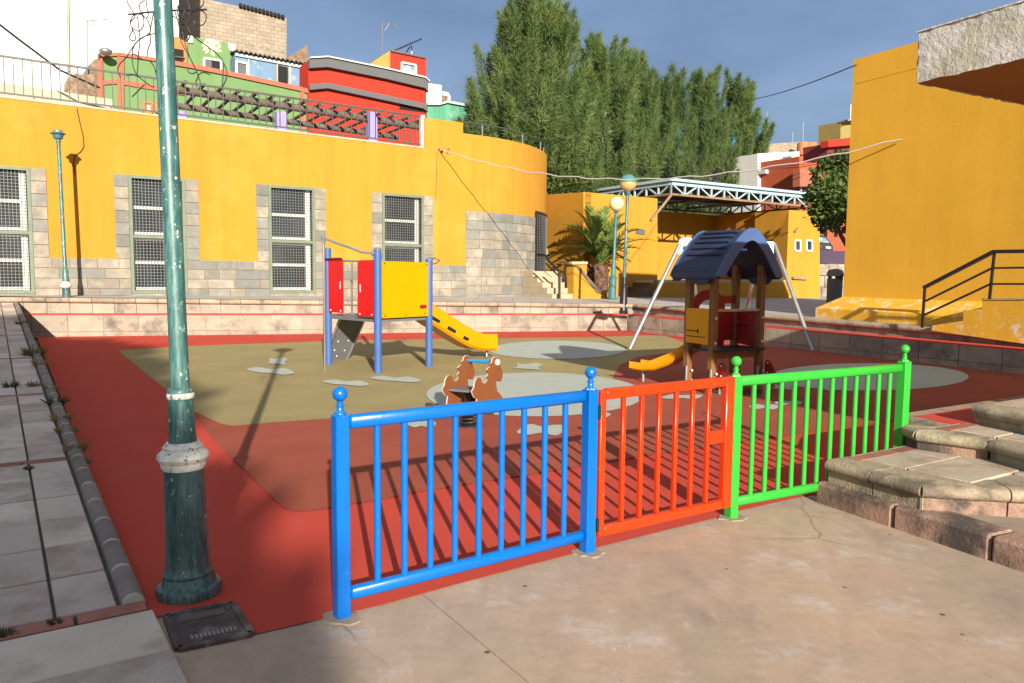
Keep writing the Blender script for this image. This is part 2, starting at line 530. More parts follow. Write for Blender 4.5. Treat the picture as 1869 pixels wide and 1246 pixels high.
YEL = (0.43, 0.215, 0.026)
YEL_HALL = (0.66, 0.36, 0.036)
M = dict(
    yellow_hall=mat('ochre_yellow_plaster', YEL_HALL, 0.85, 0.05, 0.8, 0.04, 30, 0.35, 25, spec=0.15, streak=0.06, stain=(0.45, 0.24, 0.05), stain_amt=0.3, stain_scale=0.7, stain_thr=0.58),
    yellow=mat('yellow_plaster', YEL, 0.85, 0.05, 0.8, 0.04, 30, 0.25, 25, spec=0.15, streak=0.10, stain=(0.46, 0.25, 0.05), stain_amt=0.5, stain_scale=0.55, stain_thr=0.52),
    yellow_old=mat('yellow_flaking_plaster', YEL_HALL, 0.85, 0.06, 1.2, 0.05, 30, 0.4, 20, spec=0.15, streak=0.12, stain=(0.62, 0.58, 0.52), stain_amt=0.95, stain_scale=4.2, stain_thr=0.53),
    white_old=mat('weathered_white_paint', (0.60, 0.58, 0.53), 0.85, 0.12, 2.0, 0.12, 40, 1.6, 18, spec=0.2, stain=(0.30, 0.28, 0.15), stain_amt=0.7, stain_scale=1.6, stain_thr=0.5),
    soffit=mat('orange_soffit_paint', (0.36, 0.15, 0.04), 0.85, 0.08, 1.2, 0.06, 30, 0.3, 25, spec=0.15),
    white=mat('white_render', (0.62, 0.61, 0.59), 0.85, 0.05, 0.5, 0.04, 20, 0.2, 15, spec=0.15, streak=0.08),
    white_trim=mat('white_trim', (0.50, 0.50, 0.485), 0.5, 0.05),
    cream=mat('cream_render', (0.44, 0.39, 0.29), 0.85, 0.12, 1.0, streak=0.2, stain=(0.42, 0.27, 0.12), stain_amt=0.6, stain_scale=0.8),
    green_h=mat('green_render', (0.135, 0.235, 0.095), 0.85, 0.06, 0.6, 0.04, 20, spec=0.15, streak=0.08),
    salmon=mat('salmon_trim', (0.37, 0.105, 0.062), 0.8, 0.06),
    orange_h=mat('orange_render', (0.50, 0.17, 0.05), 0.85, 0.08),
    red_h=mat('red_render', (0.44, 0.034, 0.02), 0.8, 0.05, 0.6, 0.03, 20, spec=0.15, streak=0.05),
    grey_band=mat('grey_band_paint', (0.095, 0.10, 0.105), 0.8, 0.06),
    ochre_h=mat('ochre_render', (0.46, 0.32, 0.08), 0.85, 0.08),
    teal_h=mat('teal_render', (0.10, 0.34, 0.22), 0.85, 0.10, 0.7, streak=0.35, stain=(0.33, 0.42, 0.36), stain_amt=0.6, stain_scale=1.0),
    blue_h=mat('bright_blue_render', (0.03, 0.20, 0.52), 0.85, 0.06),
    brick_red_h=mat('brick_red_render', (0.38, 0.075, 0.03), 0.85, 0.08),
    terracotta=mat('terracotta_tank', (0.42, 0.15, 0.06), 0.7, 0.08),
    maroon=mat('maroon_render', (0.16, 0.025, 0.02), 0.8, 0.08),
    olive_h=mat('olive_render', (0.25, 0.20, 0.06), 0.85, 0.08),
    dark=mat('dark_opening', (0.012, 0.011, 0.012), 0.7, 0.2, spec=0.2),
    glass=glassmat('dark_window_glass', (0.02, 0.026, 0.032)),
    pale_glass=glassmat('pale_window_glass', (0.25, 0.36, 0.42), 0.15),
    mural=mat('blue_painted_panel', (0.11, 0.20, 0.31), 0.6, 0.15, 2.0, stain=(0.38, 0.38, 0.27), stain_amt=0.7, stain_scale=2.6, stain_thr=0.53),
    blocks=brickmat('breeze_block', (0.25, 0.21, 0.15), (0.32, 0.27, 0.20), (0.20, 0.165, 0.12), 0.42, 0.21, 0.02, math.radians(32)),
    rubble=mat('rubble_stone', (0.26, 0.18, 0.12), 0.95, 0.4, 3.0, 0.3, 9, 2.5, 6),
    sheet_roof=mat('black_corrugated_sheet', (0.02, 0.02, 0.022), 0.5, 0.2),
    galv=mat('galvanised_steel', (0.36, 0.37, 0.38), 0.38, 0.12, 6.0, 0.08, 90, metal=0.75),
    rail_grey=mat('grey_painted_railing', (0.075, 0.07, 0.065), 0.5, 0.12, 5, metal=0.3),
    chrome=mat('stainless_tube', (0.62, 0.62, 0.62), 0.18, 0.05, 6.0, metal=0.9),
    log=mat('weathered_log', (0.125, 0.10, 0.08), 0.9, 0.3, 2.5, 0.2, 14, 1.0, 20),
    lilac=mat('lilac_painted_post', (0.25, 0.22, 0.46), 0.7, 0.08),
    frame_green=mat('grey_green_window_frame', (0.13, 0.17, 0.115), 0.55, 0.12, 4),
    wire=mat('pale_wire_mesh', (0.17, 0.18, 0.18), 0.5, 0.1, metal=0.3),
    black_metal=mat('black_painted_iron', (0.014, 0.012, 0.013), 0.4, 0.2),
    cable=mat('black_cable', (0.02, 0.018, 0.018), 0.6, 0.2),
    pale_cable=mat('pale_grey_cable', (0.40, 0.38, 0.36), 0.6, 0.1),
    rubber_red=mat('red_rubber', (0.50, 0.066, 0.044), 0.9, 0.06, 1.0, 0.10, 500, 0.4, 500, spec=0.12, stain=(0.40, 0.09, 0.07), stain_amt=0.35, stain_scale=1.4),
    rubber_brown=mat('brown_rubber', (0.36, 0.092, 0.058), 0.9, 0.11, 1.2, 0.2, 380, 0.6, 380, spec=0.12),
    rubber_olive=mat('olive_rubber', (0.355, 0.295, 0.138), 0.9, 0.10, 1.0, 0.2, 380, 0.6, 380, spec=0.12),
    rubber_pale=mat('pale_grey_rubber', (0.42, 0.46, 0.41), 0.9, 0.05, 2.0, 0.14, 380, 0.5, 380, spec=0.12),
    red_line=mat('red_painted_ledge', (0.50, 0.05, 0.03), 0.8, 0.1, 3),
    concrete=concrete('worn_plaza_concrete', (0.415, 0.33, 0.252)),
    ground=mat('grey_ground', (0.22, 0.20, 0.18), 0.9, 0.15, 0.5),
    terrace=brickmat('terrace_paving', (0.36, 0.33, 0.31), (0.40, 0.37, 0.34), (0.24, 0.22, 0.21), 0.6, 0.6, 0.012),
    joint=mat('dark_joint_mortar', (0.10, 0.085, 0.075), 0.95, 0.3, 8, 0.2, 60),
    tile=mat('worn_limestone_tile', (0.52, 0.445, 0.385), 0.85, 0.12, 2.5, 0.10, 120, 0.5, 40, spec=0.2, rnd=0.16, hue=0.012, stain=(0.25, 0.19, 0.155), stain_amt=0.75, stain_scale=1.7, stain_thr=0.485),
    kerb=mat('dark_kerb_stone', (0.20, 0.175, 0.155), 0.9, 0.18, 5, 0.12, 90, 0.8, 50, rnd=0.15, stain=(0.07, 0.065, 0.06), stain_amt=0.7, stain_scale=5),
    kerb_mortar=mat('pale_kerb_mortar', (0.42, 0.385, 0.345), 0.9, 0.12, 6, 0.1, 80),
    brick=mat('red_paving_brick', (0.28, 0.115, 0.085), 0.85, 0.18, 5, 0.12, 90, 0.5, 60, rnd=0.2),
    step=mat('weathered_step_stone', (0.36, 0.295, 0.205), 0.88, 0.16, 4, 0.14, 90, 0.9, 45, rnd=0.10, hue=0.01, stain=(0.075, 0.065, 0.05), stain_amt=0.8, stain_scale=3.0, stain_thr=0.465),
    step_red=mat('reddish_step_stone', (0.36, 0.225, 0.165), 0.88, 0.18, 4, 0.14, 90, 0.9, 45, rnd=0.12, stain=(0.05, 0.043, 0.038), stain_amt=0.95, stain_scale=2.3, stain_thr=0.445),
    slab=mat('worn_step_slab', (0.41, 0.345, 0.265), 0.88, 0.14, 3, 0.12, 90, 0.5, 45, rnd=0.10, stain=(0.24, 0.15, 0.10), stain_amt=0.7, stain_scale=2.6, stain_thr=0.49),
    block=mat('beige_wall_block', (0.315, 0.265, 0.21), 0.9, 0.16, 3, 0.12, 60, 0.9, 30, rnd=0.10, hue=0.008, stain=(0.10, 0.085, 0.075), stain_amt=0.85, stain_scale=1.6, stain_thr=0.50),
    cope=mat('weathered_coping_stone', (0.33, 0.26, 0.185), 0.9, 0.18, 3, 0.12, 60, 0.8, 30, rnd=0.16, stain=(0.10, 0.08, 0.065), stain_amt=0.75, stain_scale=2.5, stain_thr=0.50),
    ashlar=mat('grey_ashlar', (0.235, 0.212, 0.175), 0.9, 0.14, 3, 0.12, 60, 0.8, 30, rnd=0.12, stain=(0.36, 0.32, 0.25), stain_amt=0.6, stain_scale=2.4, stain_thr=0.49),
    ashlar_blue=mat('blue_grey_ashlar', (0.18, 0.182, 0.166), 0.9, 0.14, 3, 0.12, 60, 0.8, 30, rnd=0.12, stain=(0.30, 0.28, 0.23), stain_amt=0.5, stain_scale=2.4, stain_thr=0.53),
    mortar=mat('pale_mortar', (0.26, 0.215, 0.165), 0.95, 0.12, 6),
    post_teal=peeling('peeling_teal_paint', (0.022, 0.088, 0.088), (0.085, 0.185, 0.165), (0.50, 0.52, 0.46), 0.505, 0.60),
    post_dark=peeling('worn_dark_teal_paint', (0.018, 0.056, 0.062), (0.085, 0.155, 0.145), (0.48, 0.50, 0.45), 0.49, 0.62),
    collar_white=peeling('chipped_white_collar', (0.60, 0.59, 0.54), (0.30, 0.36, 0.33), (0.02, 0.05, 0.05), 0.55, 0.58),
    teal=mat('teal_lamp_paint', (0.04, 0.135, 0.14), 0.45, 0.2, 5),
    globe_cream=mat('cream_globe_plastic', (0.62, 0.52, 0.30), 0.3, 0.04),
    globe_tan=mat('tan_globe_plastic', (0.50, 0.33, 0.13), 0.35, 0.06),
    globe_teal=mat('teal_globe_top', (0.06, 0.19, 0.18), 0.45, 0.15, 8),
    f_blue=mat('glossy_blue_paint', (0.0, 0.115, 0.46), 0.28, 0.05, 5, 0.05, 25, 0.12, 14, spec=0.5, stain=(0.30, 0.36, 0.40), stain_amt=0.8, stain_scale=26, stain_thr=0.645),
    f_red=mat('glossy_vermilion_paint', (0.56, 0.035, 0.004), 0.28, 0.05, 5, 0.05, 25, 0.12, 14, spec=0.5, stain=(0.5, 0.30, 0.22), stain_amt=0.8, stain_scale=26, stain_thr=0.645),
    f_green=mat('glossy_green_paint', (0.028, 0.35, 0.035), 0.28, 0.05, 5, 0.05, 25, 0.12, 14, spec=0.5, stain=(0.30, 0.45, 0.30), stain_amt=0.8, stain_scale=26, stain_thr=0.645),
    p_blue=mat('blue_play_post', (0.045, 0.105, 0.29), 0.35, 0.08, 4),
    p_yellow=mat('yellow_play_panel', (0.62, 0.275, 0.0), 0.35, 0.04, 3),
    p_slide=mat('yellow_slide_plastic', (0.56, 0.235, 0.002), 0.3, 0.06, 3),
    p_red=mat('red_play_panel', (0.52, 0.006, 0.006), 0.35, 0.05, 3),
    p_wine=mat('wine_red_panel', (0.30, 0.012, 0.012), 0.4, 0.06, 3),
    p_grey=mat('grey_play_panel', (0.13, 0.135, 0.145), 0.6, 0.1, 4),
    p_black=mat('black_play_plastic', (0.018, 0.018, 0.02), 0.5, 0.1, 4),
    p_navy=mat('navy_roof_plastic', (0.019, 0.030, 0.070), 0.42, 0.1, 4, 0.08, 60),
    p_roof_edge=mat('sunlit_roof_edge_plastic', (0.05, 0.095, 0.225), 0.4, 0.08, 4),
    p_wood=mat('brown_timber_post', (0.235, 0.105, 0.032), 0.55, 0.2, 1.0, 0.12, 30, streak=0.25),
    p_brown=mat('brown_horse_board', (0.205, 0.066, 0.022), 0.55, 0.06, 4),
    p_edge=mat('pale_board_edge', (0.50, 0.46, 0.40), 0.6, 0.05),
    handle_blue=mat('blue_grip', (0.02, 0.19, 0.48), 0.3, 0.05),
    bolt=mat('white_bolt_cap', (0.62, 0.60, 0.57), 0.4, 0.05),
    iron=mat('rusty_iron_cover', (0.085, 0.062, 0.054), 0.7, 0.3, 6, 0.2, 60, 0.8, 60, stain=(0.30, 0.27, 0.25), stain_amt=0.6, stain_scale=7, stain_thr=0.53),
    bin=mat('grey_bin_plastic', (0.12, 0.13, 0.13), 0.5, 0.1, 3),
    truss=mat('pale_blue_steel', (0.30, 0.43, 0.50), 0.55, 0.15, 3, stain=(0.30, 0.20, 0.13), stain_amt=0.6, stain_scale=3),
    truss_rust=mat('rusty_brown_steel', (0.22, 0.14, 0.08), 0.7, 0.25, 3),
    roof_top=mat('sandy_roof_sheet', (0.50, 0.42, 0.33), 0.8, 0.15, 1.2),
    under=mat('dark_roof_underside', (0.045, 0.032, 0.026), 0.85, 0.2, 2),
    sand_step=mat('sandstone_step', (0.38, 0.31, 0.21), 0.9, 0.12, 3),
    purple=mat('dark_purple_wall', (0.055, 0.035, 0.065), 0.8, 0.15, 2),
    car=mat('dark_grey_car_paint', (0.035, 0.035, 0.04), 0.25, 0.1, coat=0.5),
    bark=mat('grey_brown_bark', (0.14, 0.10, 0.07), 0.95, 0.3, 4, 0.25, 20, 1.2, 16),
    palm_bark=mat('palm_trunk_fibre', (0.16, 0.085, 0.05), 0.95, 0.4, 6, 0.3, 20, 1.5, 14),
    leaf_cas=leafmat('needle_green', (0.072, 0.130, 0.040), (0.145, 0.195, 0.058)),
    leaf_cas_dark=leafmat('dark_needle_green', (0.060, 0.110, 0.036), (0.12, 0.165, 0.052)),
    leaf_broad=leafmat('broadleaf_green', (0.035, 0.080, 0.022), (0.11, 0.155, 0.038)),
    leaf_palm=leafmat('palm_frond_green', (0.085, 0.155, 0.028), (0.20, 0.25, 0.06)),
    leaf_weed=leafmat('weed_green', (0.055, 0.085, 0.03), (0.11, 0.13, 0.05)),
    leaf_dry=leafmat('dry_weed_straw', (0.20, 0.135, 0.05), (0.28, 0.20, 0.08)),
    skin=mat('pink_cloth', (0.5, 0.2, 0.15), 0.8, 0.1),
)
# ------------------------------------------------------------------ survey control points
U33 = math.radians(32.2)
EU = Vector((math.cos(U33), math.sin(U33), 0))       # along the long walls, to the right and away
EF = Vector((EU.y, -EU.x, 0))                        # across them, to the right and towards the viewpoint
A0 = at_z(75, 615, 0)      # foot of the rear wall, left end
B0 = at_z(1145, 603, 0)    # foot of the rear wall, right corner
C0 = at_z(1869, 684, 0)    # foot of the right wall where it leaves the picture
DR = (C0 - B0).normalized()
S3 = at_z(1652, 756, 0.48)     # where the retaining wall starts, behind the last green post
def isect(p, u, q, v):
    d = u.x * v.y - u.y * v.x
    t = ((q.x - p.x) * v.y - (q.y - p.y) * v.x) / d
    return Vector((p.x + u.x * t, p.y + u.y * t, 0))
D0 = isect(B0, DR, Vector((S3.x, S3.y, 0)), EU)
LEDGE_A, LEDGE_B, LEDGE_C = 0.57, 0.50, 0.43
TOP_A, TOP_B, TOP_C = 0.97, 0.80, 0.64

def plane3(pa, za, pb, zb, pc, zc):
    m = np.array([[p.x, p.y, 1] for p in (pa, pb, pc)])
    k = np.linalg.solve(m, np.array([za, zb, zc]))
    return lambda x, y: float(k[0] * x + k[1] * y + k[2])
zT = plane3(A0, TOP_A, B0, TOP_B, D0, TOP_C)
def onT(px, py):
    """point of the terrace seen at px, py"""
    p = at_z(px, py, 0.75)
    for _ in range(12):
        p = at_z(px, py, zT(p.x, p.y))
    return p

def ground_sheet(name, poly, m, z, parent=None):
    mb = MB().sheet([(p[0], p[1], z) for p in poly])
    return mb.build(name, m, parent, recalc=False)
def up_faces(o):
    for p in o.data.polygons:
        if p.normal.z < 0:
            p.flip()
    o.data.update()
    return o

# ------------------------------------------------------------------ ground
kind(up_faces(ground_sheet('ground', [(-400, -400), (400, -400), (400, 500), (-400, 500)], M['ground'], -0.06)), 'structure')
# plaza concrete: two poured slabs with an open joint between them
K_NEAR = at_z(279, 1126, 0.02)
j0, j1 = at_z(778, 1090, 0), at_z(965, 1246, 0)
jd = (j1 - j0).normalized()
jn = Vector((jd.y, -jd.x, 0))
if jn.x > 0:
    jn = -jn
jfar, jnear = j0 - jd * 3.0, j1 + jd * 30
plaza = kind(MB().prism([(-40, -40, -0.055), (40, -40, -0.055), (40, 14, -0.055), (-40, 14, -0.055)], (0, 0, 0.035)).build('plaza_bed', M['joint']), 'structure')
def slab_poly(side):
    a, b = jfar + jn * 0.005 * side, jnear + jn * 0.005 * side
    far = 60
    if side > 0:
        q = [a, b, Vector((-40, b.y, 0)), Vector((-40, 7.0, 0)), Vector((a.x - 1.2, 7.0, 0))]
    else:
        q = [a, b, Vector((40, b.y, 0)), Vector((40, 12.0, 0)), Vector((6.0, 12.0, 0)), Vector((a.x + 1.5, 8.2, 0))]
    return q
for s_ in (1, -1):
    mb = MB().prism([(p.x, p.y, -0.02) for p in slab_poly(s_)], (0, 0, 0.02))
    kind(mb.build('plaza_slab', M['concrete']), 'structure')

# ------------------------------------------------------------------ playground rubber
def gp(*pts):
    return [at_z(x, y, 0) for x, y in pts]
front = gp((302, 1124), (424, 1102), (462, 1160), (540, 1142), (604, 1127), (700, 1105), (800, 1077), (930, 1042), (1080, 1003), (1210, 970), (1300, 948), (1345, 934), (1420, 917), (1484, 903))
red_poly = [A0 + Vector((-0.3, 0.3, 0)), B0 + Vector((0.1, 0.2, 0)), D0 + Vector((0.2, 0, 0)), S3 * 1.0 + EF * .2, Vector((2.5, 5.2, 0))] + front[::-1] + [Vector((K_NEAR.x - 0.02, K_NEAR.y, 0))]
surf = kind(up_faces(ground_sheet('playground_surface', red_poly, M['rubber_red'], 0.006)), 'structure')
def smooth_poly(pts, n=6):
    out = []
    m = len(pts)
    for i in range(m):
        p0, p1, p2, p3 = pts[i - 1], pts[i], pts[(i + 1) % m], pts[(i + 2) % m]
        for k in range(n):
            t = k / n
            out.append(0.5 * ((2 * p1) + (p2 - p0) * t + (2 * p0 - 5 * p1 + 4 * p2 - p3) * t * t + (3 * p1 - p0 - 3 * p2 + p3) * t ** 3))
    return out
def patch(name, pts, m, z):
    o = ground_sheet(name, pts, m, z)
    return kind(up_faces(o), 'structure')
olive = gp((215, 640), (280, 636), (344, 632), (590, 623), (850, 618), (1060, 616), (1212, 612), (1290, 640), (1200, 760), (1001, 762), (800, 757), (606, 765), (500, 772), (430, 778), (410, 777), (380, 764), (354, 752), (330, 735))
patch('olive_rubber_zone', olive, M['rubber_olive'], 0.010)
rw = [B0 + DR * 3.0 + Vector((-0.02, 0, 0))]
brown = gp((356, 757), (375, 763), (398, 774), (424, 779), (500, 773), (606, 765), (800, 757), (1001, 758), (1090, 748), (1135, 728), (1122, 708), (1119, 690), (1130, 668), (1165, 652), (1230, 643), (1330, 633))
brown += [B0 + DR * 6.5, D0 + Vector((-0.25, 0.0, 0))]
brown += gp((1640, 768), (1460, 793), (1361, 807), (1279, 819), (1183, 833), (1101, 847), (900, 879), (765, 900), (690, 915), (606, 929), (560, 936), (540, 936), (520, 931), (500, 914), (477, 891), (431, 845), (390, 806))
patch('brown_rubber_zone', brown, M['rubber_brown'], 0.014)
def oval(x0, x1, y0, y1, z, n=48):
    a, b = at_z(x0, (y0 + y1) / 2, 0), at_z(x1, (y0 + y1) / 2, 0)
    c1, c2 = at_z((x0 + x1) / 2, y0, 0), at_z((x0 + x1) / 2, y1, 0)
    c = (a + b + c1 + c2) / 4
    ex, ey = (b - a) / 2, (c1 - c2) / 2
    return patch('pale_rubber_patch', [c + ex * math.cos(2 * math.pi * k / n) + ey * math.sin(2 * math.pi * k / n) for k in range(n)], M['rubber_pale'], z)
oval(779, 1178, 679, 757, 0.018)
oval(893, 1142, 622, 655, 0.018)
oval(1403, 1769, 663, 712, 0.018)
def puddle(pts):
    return patch('pale_rubber_patch', smooth_poly(gp(*pts)), M['rubber_pale'], 0.022)
for x0, x1, y0, y1, tail in ((450, 538, 672, 686, 1), (589, 674, 695, 707, 1), (675, 768, 688, 700, 1), (743, 796, 768, 784, 0), (943, 1035, 775, 798, -1), (1207, 1283, 721, 731, -1), (1366, 1423, 739, 750, 0), (1413, 1464, 732, 743, 0), (1060, 1115, 753, 765, 0), (1500, 1567, 707, 716, 0)):
    xm, ym, w, h = (x0 + x1) / 2, (y0 + y1) / 2, x1 - x0, (y1 - y0) / 2
    k = tail * 0.45
    puddle([(x0, ym - k * h), (x0 + .25 * w, ym - h * (0.8 if tail != 1 else 1.0) ), (xm, ym - h * 0.45), (x0 + .78 * w, ym - h * 0.7), (x1, ym + k * h), (x0 + .8 * w, ym + h), (xm, ym + h * 0.6), (x0 + .22 * w, ym + h * (0.9 if tail != 1 else .35))])
for x0, x1, y0, y1 in ((488, 525, 654, 668), (938, 990, 664, 677), (1410, 1450, 703, 714)):
    xm, ym, w, h = (x0 + x1) / 2, (y0 + y1) / 2, x1 - x0, (y1 - y0) / 2
    puddle([(x0, ym + h * .5), (x0 + .12 * w, ym), (x0 + .1 * w, ym - h * .8), (x0 + .4 * w, ym - h * .6), (x0 + .75 * w, ym - h), (x1, ym - h * .4), (x0 + .85 * w, ym + .2 * h), (x1 - .08 * w, ym + h * .9), (xm, ym + h * .75)])

# ------------------------------------------------------------------ manhole cover
mc = [at_z(x, y, 0.0) for x, y in ((303, 1128), (424, 1105), (459, 1161), (326, 1189))]
t = thing('manhole_cover', 'rusty rectangular manhole cover set in the ground at the foot of the big lamp post', 'manhole cover', (mc[0] + mc[2]) / 2)
cen = (mc[0] + mc[1] + mc[2] + mc[3]) / 4
mb = MB()
for i in range(4):
    a, b = mc[i], mc[(i + 1) % 4]
    mb.bar(a + Vector((0, 0, .010)), b + Vector((0, 0, .010)), 0.03, 0.020)
mb.build('frame', M['iron'], t)
inn = [cen + (p - cen) * 0.93 for p in mc]
MB().prism([p + Vector((0, 0, 0.002)) for p in inn], (0, 0, 0.012)).build('plate', M['iron'], t)
def quad_pt(u, v):
    return (inn[0] * (1 - u) + inn[1] * u) * (1 - v) + (inn[3] * (1 - u) + inn[2] * u) * v
MB().prism([quad_pt(u, v) + Vector((0, 0, .0145)) for u, v in ((.2, .1), (.85, .1), (.85, .28), (.2, .28))], (0, 0, .004)).build('raised_strip', mat('worn_iron_strip', (0.13, 0.085, 0.07), 0.7, 0.2), t)
mb = MB()
for k in range(11):
    u = 0.18 + k * 0.065
    mb.prism([quad_pt(a, b) + Vector((0, 0, .0145)) for a, b in ((u, .76), (u + .04, .76), (u + .04, .87), (u, .87))], (0, 0, .004))
kind(mb.build('raised_stud', mat('scuffed_iron_stud', (0.2, 0.18, 0.17), 0.6, 0.3), t), 'stuff')

# ------------------------------------------------------------------ left pavement: a ramp of stone tiles with a kerb
P_FAR = at_d(33, 549, A0.y + 0.9)
PE = Vector((P_FAR.x - K_NEAR.x, P_FAR.y - K_NEAR.y, 0))
PLEN = PE.length
PE.normalize()
PN = Vector((-PE.y, PE.x, 0))
if PN.x > 0:
    PN = -PN                                            # away from the playground
PSLOPE = (P_FAR.z - 0.02) / PLEN
def pz(s):
    return 0.02 + PSLOPE * max(0.0, s)
def pv(s, w, dz=0.0):
    p = K_NEAR + PE * s + PN * w
    return Vector((p.x, p.y, pz(s) + dz))
def pave_s(px, py):
    s = 0
    for _ in range(25):
        p = at_z(px, py, pz(s))
        s = (p - K_NEAR).dot(PE)
    return s, (p - K_NEAR).dot(PN)
pav = kind(MB().prism([pv(-7, 0.0, -.012), pv(0, 0.0, -.012), pv(0, 9, -.012), pv(-7, 9, -.012)], (0, 0, -0.05)).prism([pv(0, 0.0, -.012), pv(PLEN + .6, 0.0, -.012), pv(PLEN + .6, 9, -.012), pv(0, 9, -.012)], (0, 0, -0.35)).build('pavement', M['joint']), 'structure')
stripes = [pave_s(150, 1138)[0], pave_s(70, 846)[0], pave_s(60, 709)[0], pave_s(45, 642)[0], pave_s(40, 595)[0]]
d_str = stripes[1] - stripes[0]
KW = 0.105
W0 = KW + 0.012
col_edges = [W0, pave_s(102, 1136)[1], None]
cw = col_edges[1] - W0
tile_me = {}
def tile_obj(name, s0, s1, w0, w1, m, h=0.03, gap=0.0075, dz=0.0):
    key = (name, round(s1 - s0, 3), round(w1 - w0, 3), s0 < 0)
    hs, hw = (s1 - s0) / 2 - gap, (w1 - w0) / 2 - gap
    if key not in tile_me:
        mb = MB().box((0, 0, 0), (hs, 0, 0), (0, hw, 0), (0, 0, h / 2), 0.005)
        o = mb.build(name, m, pav)
        tile_me[key] = o.data
    else:
        o = bpy.data.objects.new(name, tile_me[key])
        COL.objects.link(o)
        o.parent = pav
    c = pv((s0 + s1) / 2, (w0 + w1) / 2, dz)
    tilt = math.atan(PSLOPE) if s0 >= -0.05 else 0.0
    x = (PE * math.cos(tilt) + Vector((0, 0, 1)) * math.sin(tilt)).normalized()
    y = PN
    z = x.cross(y)
    jit = Matrix.Rotation(random.uniform(-.004, .004), 3, 'X') @ Matrix.Rotation(random.uniform(-.004, .004), 3, 'Y')
    o.matrix_local = Matrix.Translation(c + Vector((0, 0, random.uniform(-.002, .003) - h * 0.3))) @ (Matrix((x, y, z)).transposed() @ jit).to_4x4()
    return o
ncol = 7
def lay(s0, s1):
    for c in range(ncol):
        w0 = W0 + c * cw
        if c == 0 or proj(pv(s0, w0))[0] > -120:
            tile_obj('paving_tile', s0, s1, w0, w0 + cw, M['tile'])
bs = 0.11
row = d_str / 1.0
s_list = [stripes[0] + k * d_str for k in range(0, 9)]
for k, st in enumerate(s_list):
    if st > PLEN + 1:
        break
    w = KW * 0.0 if k == 0 else W0
    while w < W0 + 5 * cw:
        bl = 0.30
        if proj(pv(st, w))[0] > -100:
            tile_obj('paving_brick', st, st + bs, w, w + bl, M['brick'])
        w += bl
    nrow = 6
    rl = (d_str - bs) / nrow
    for r in range(nrow):
        a = st + bs + r * rl
        if a < PLEN - 0.1:
            lay(a, a + rl)
# flush slabs in front of the kerb's end
rl = 0.47
for r in range(6):
    a = stripes[0] - (r + 1) * rl
    for c in range(5):
        w0 = -0.02 + c * 0.62
        if proj(pv(a + rl, w0))[0] > -150 or c == 0:
            tile_obj('paving_slab', a, a + rl, w0, w0 + 0.62, M['tile'])
# kerb stones: rounded top
kerb = kind(MB().prism([pv(stripes[0] + bs, 0.02, -.02), pv(PLEN, 0.02, -.02), pv(PLEN, KW - .02, -.02), pv(stripes[0] + bs, KW - .02, -.02)], (0, 0, -0.3)).build('kerb', M['kerb_mortar']), 'structure')
s = stripes[0] + bs
kl = 0.40
prof = [(a * KW / .15, h * .8 if h > -.1 else h) for a, h in [(0.0, -0.16), (0.0, 0.0), (0.012, 0.028), (0.04, 0.046), (0.075, 0.052), (0.11, 0.046), (0.138, 0.028), (0.15, 0.0), (0.15, -0.16)]]
ks_me = None
while s < PLEN:
    L_ = kl
    mb = MB()
    P = [pv(s + 0.012, w_, h_) for w_, h_ in prof]
    Q = [pv(s + L_ - 0.012, w_, h_) for w_, h_ in prof]
    n = len(P)
    mb.add(P + Q, [(i, (i + 1) % n, n + (i + 1) % n, n + i) for i in range(n)] + [tuple(range(n)), tuple(range(n, 2 * n))])
    mb.build('kerb_stone', M['kerb'], kerb, smooth=50)
    s += L_
mb = MB()
s = stripes[0] + bs
while s < PLEN:
    prof2 = [(0.004, -0.1), (0.004, -.004), (0.016, 0.024), (0.042, 0.041), (0.075, 0.046), (0.108, 0.041), (0.134, 0.024), (0.146, -.004), (0.146, -0.1)]
    prof2 = [(a * KW / .15, h * .8 if h > -.05 else h) for a, h in prof2]
    P = [pv(s - 0.016, w_, h_ + .005) for w_, h_ in prof2]
    Q = [pv(s + 0.016, w_, h_ + .005) for w_, h_ in prof2]
    n = len(P)
    mb.add(P + Q, [(i, (i + 1) % n, n + (i + 1) % n, n + i) for i in range(n)] + [tuple(range(n)), tuple(range(n, 2 * n))])
    s += kl
kind(mb.build('kerb_joint', M['kerb_mortar'], kerb, smooth=50), 'stuff')

# ------------------------------------------------------------------ terrace behind the sunken playground
def lerp(a, b, t):
    return a + (b - a) * t
nA = Vector((-(B0 - A0).y, (B0 - A0).x, 0)).normalized()        # outwards from the rear wall
nR = Vector((-DR.y, DR.x, 0))
if nR.x < 0:
    nR = -nR
LW, CW_ = 0.45, 0.36
tv = [A0 + nA * (LW + .2) + Vector((-3, 0, 0)), A0 + nA * (LW + .2), B0 + nA * (LW + .2) + nR * (LW + .2), D0 + nR * (LW + .2) + DR * .8, Vector((12.5, 4, 0)), Vector((60, 4, 0)), Vector((80, 90, 0)), Vector((-60, 90, 0)), Vector((-60, 14, 0))]
mb = MB().sheet([(p.x, p.y, zT(p.x, p.y) - 0.006) for p in tv])
kind(up_faces(mb.build('terrace', M['terrace'], recalc=False)), 'structure')
APRON = (pv(PLEN - .08, 9.5, .012), pv(PLEN - .08, -.22, .012), A0 + nA * (LW + .12) + Vector((-.3, 0, zT(A0.x, A0.y) + .003)))

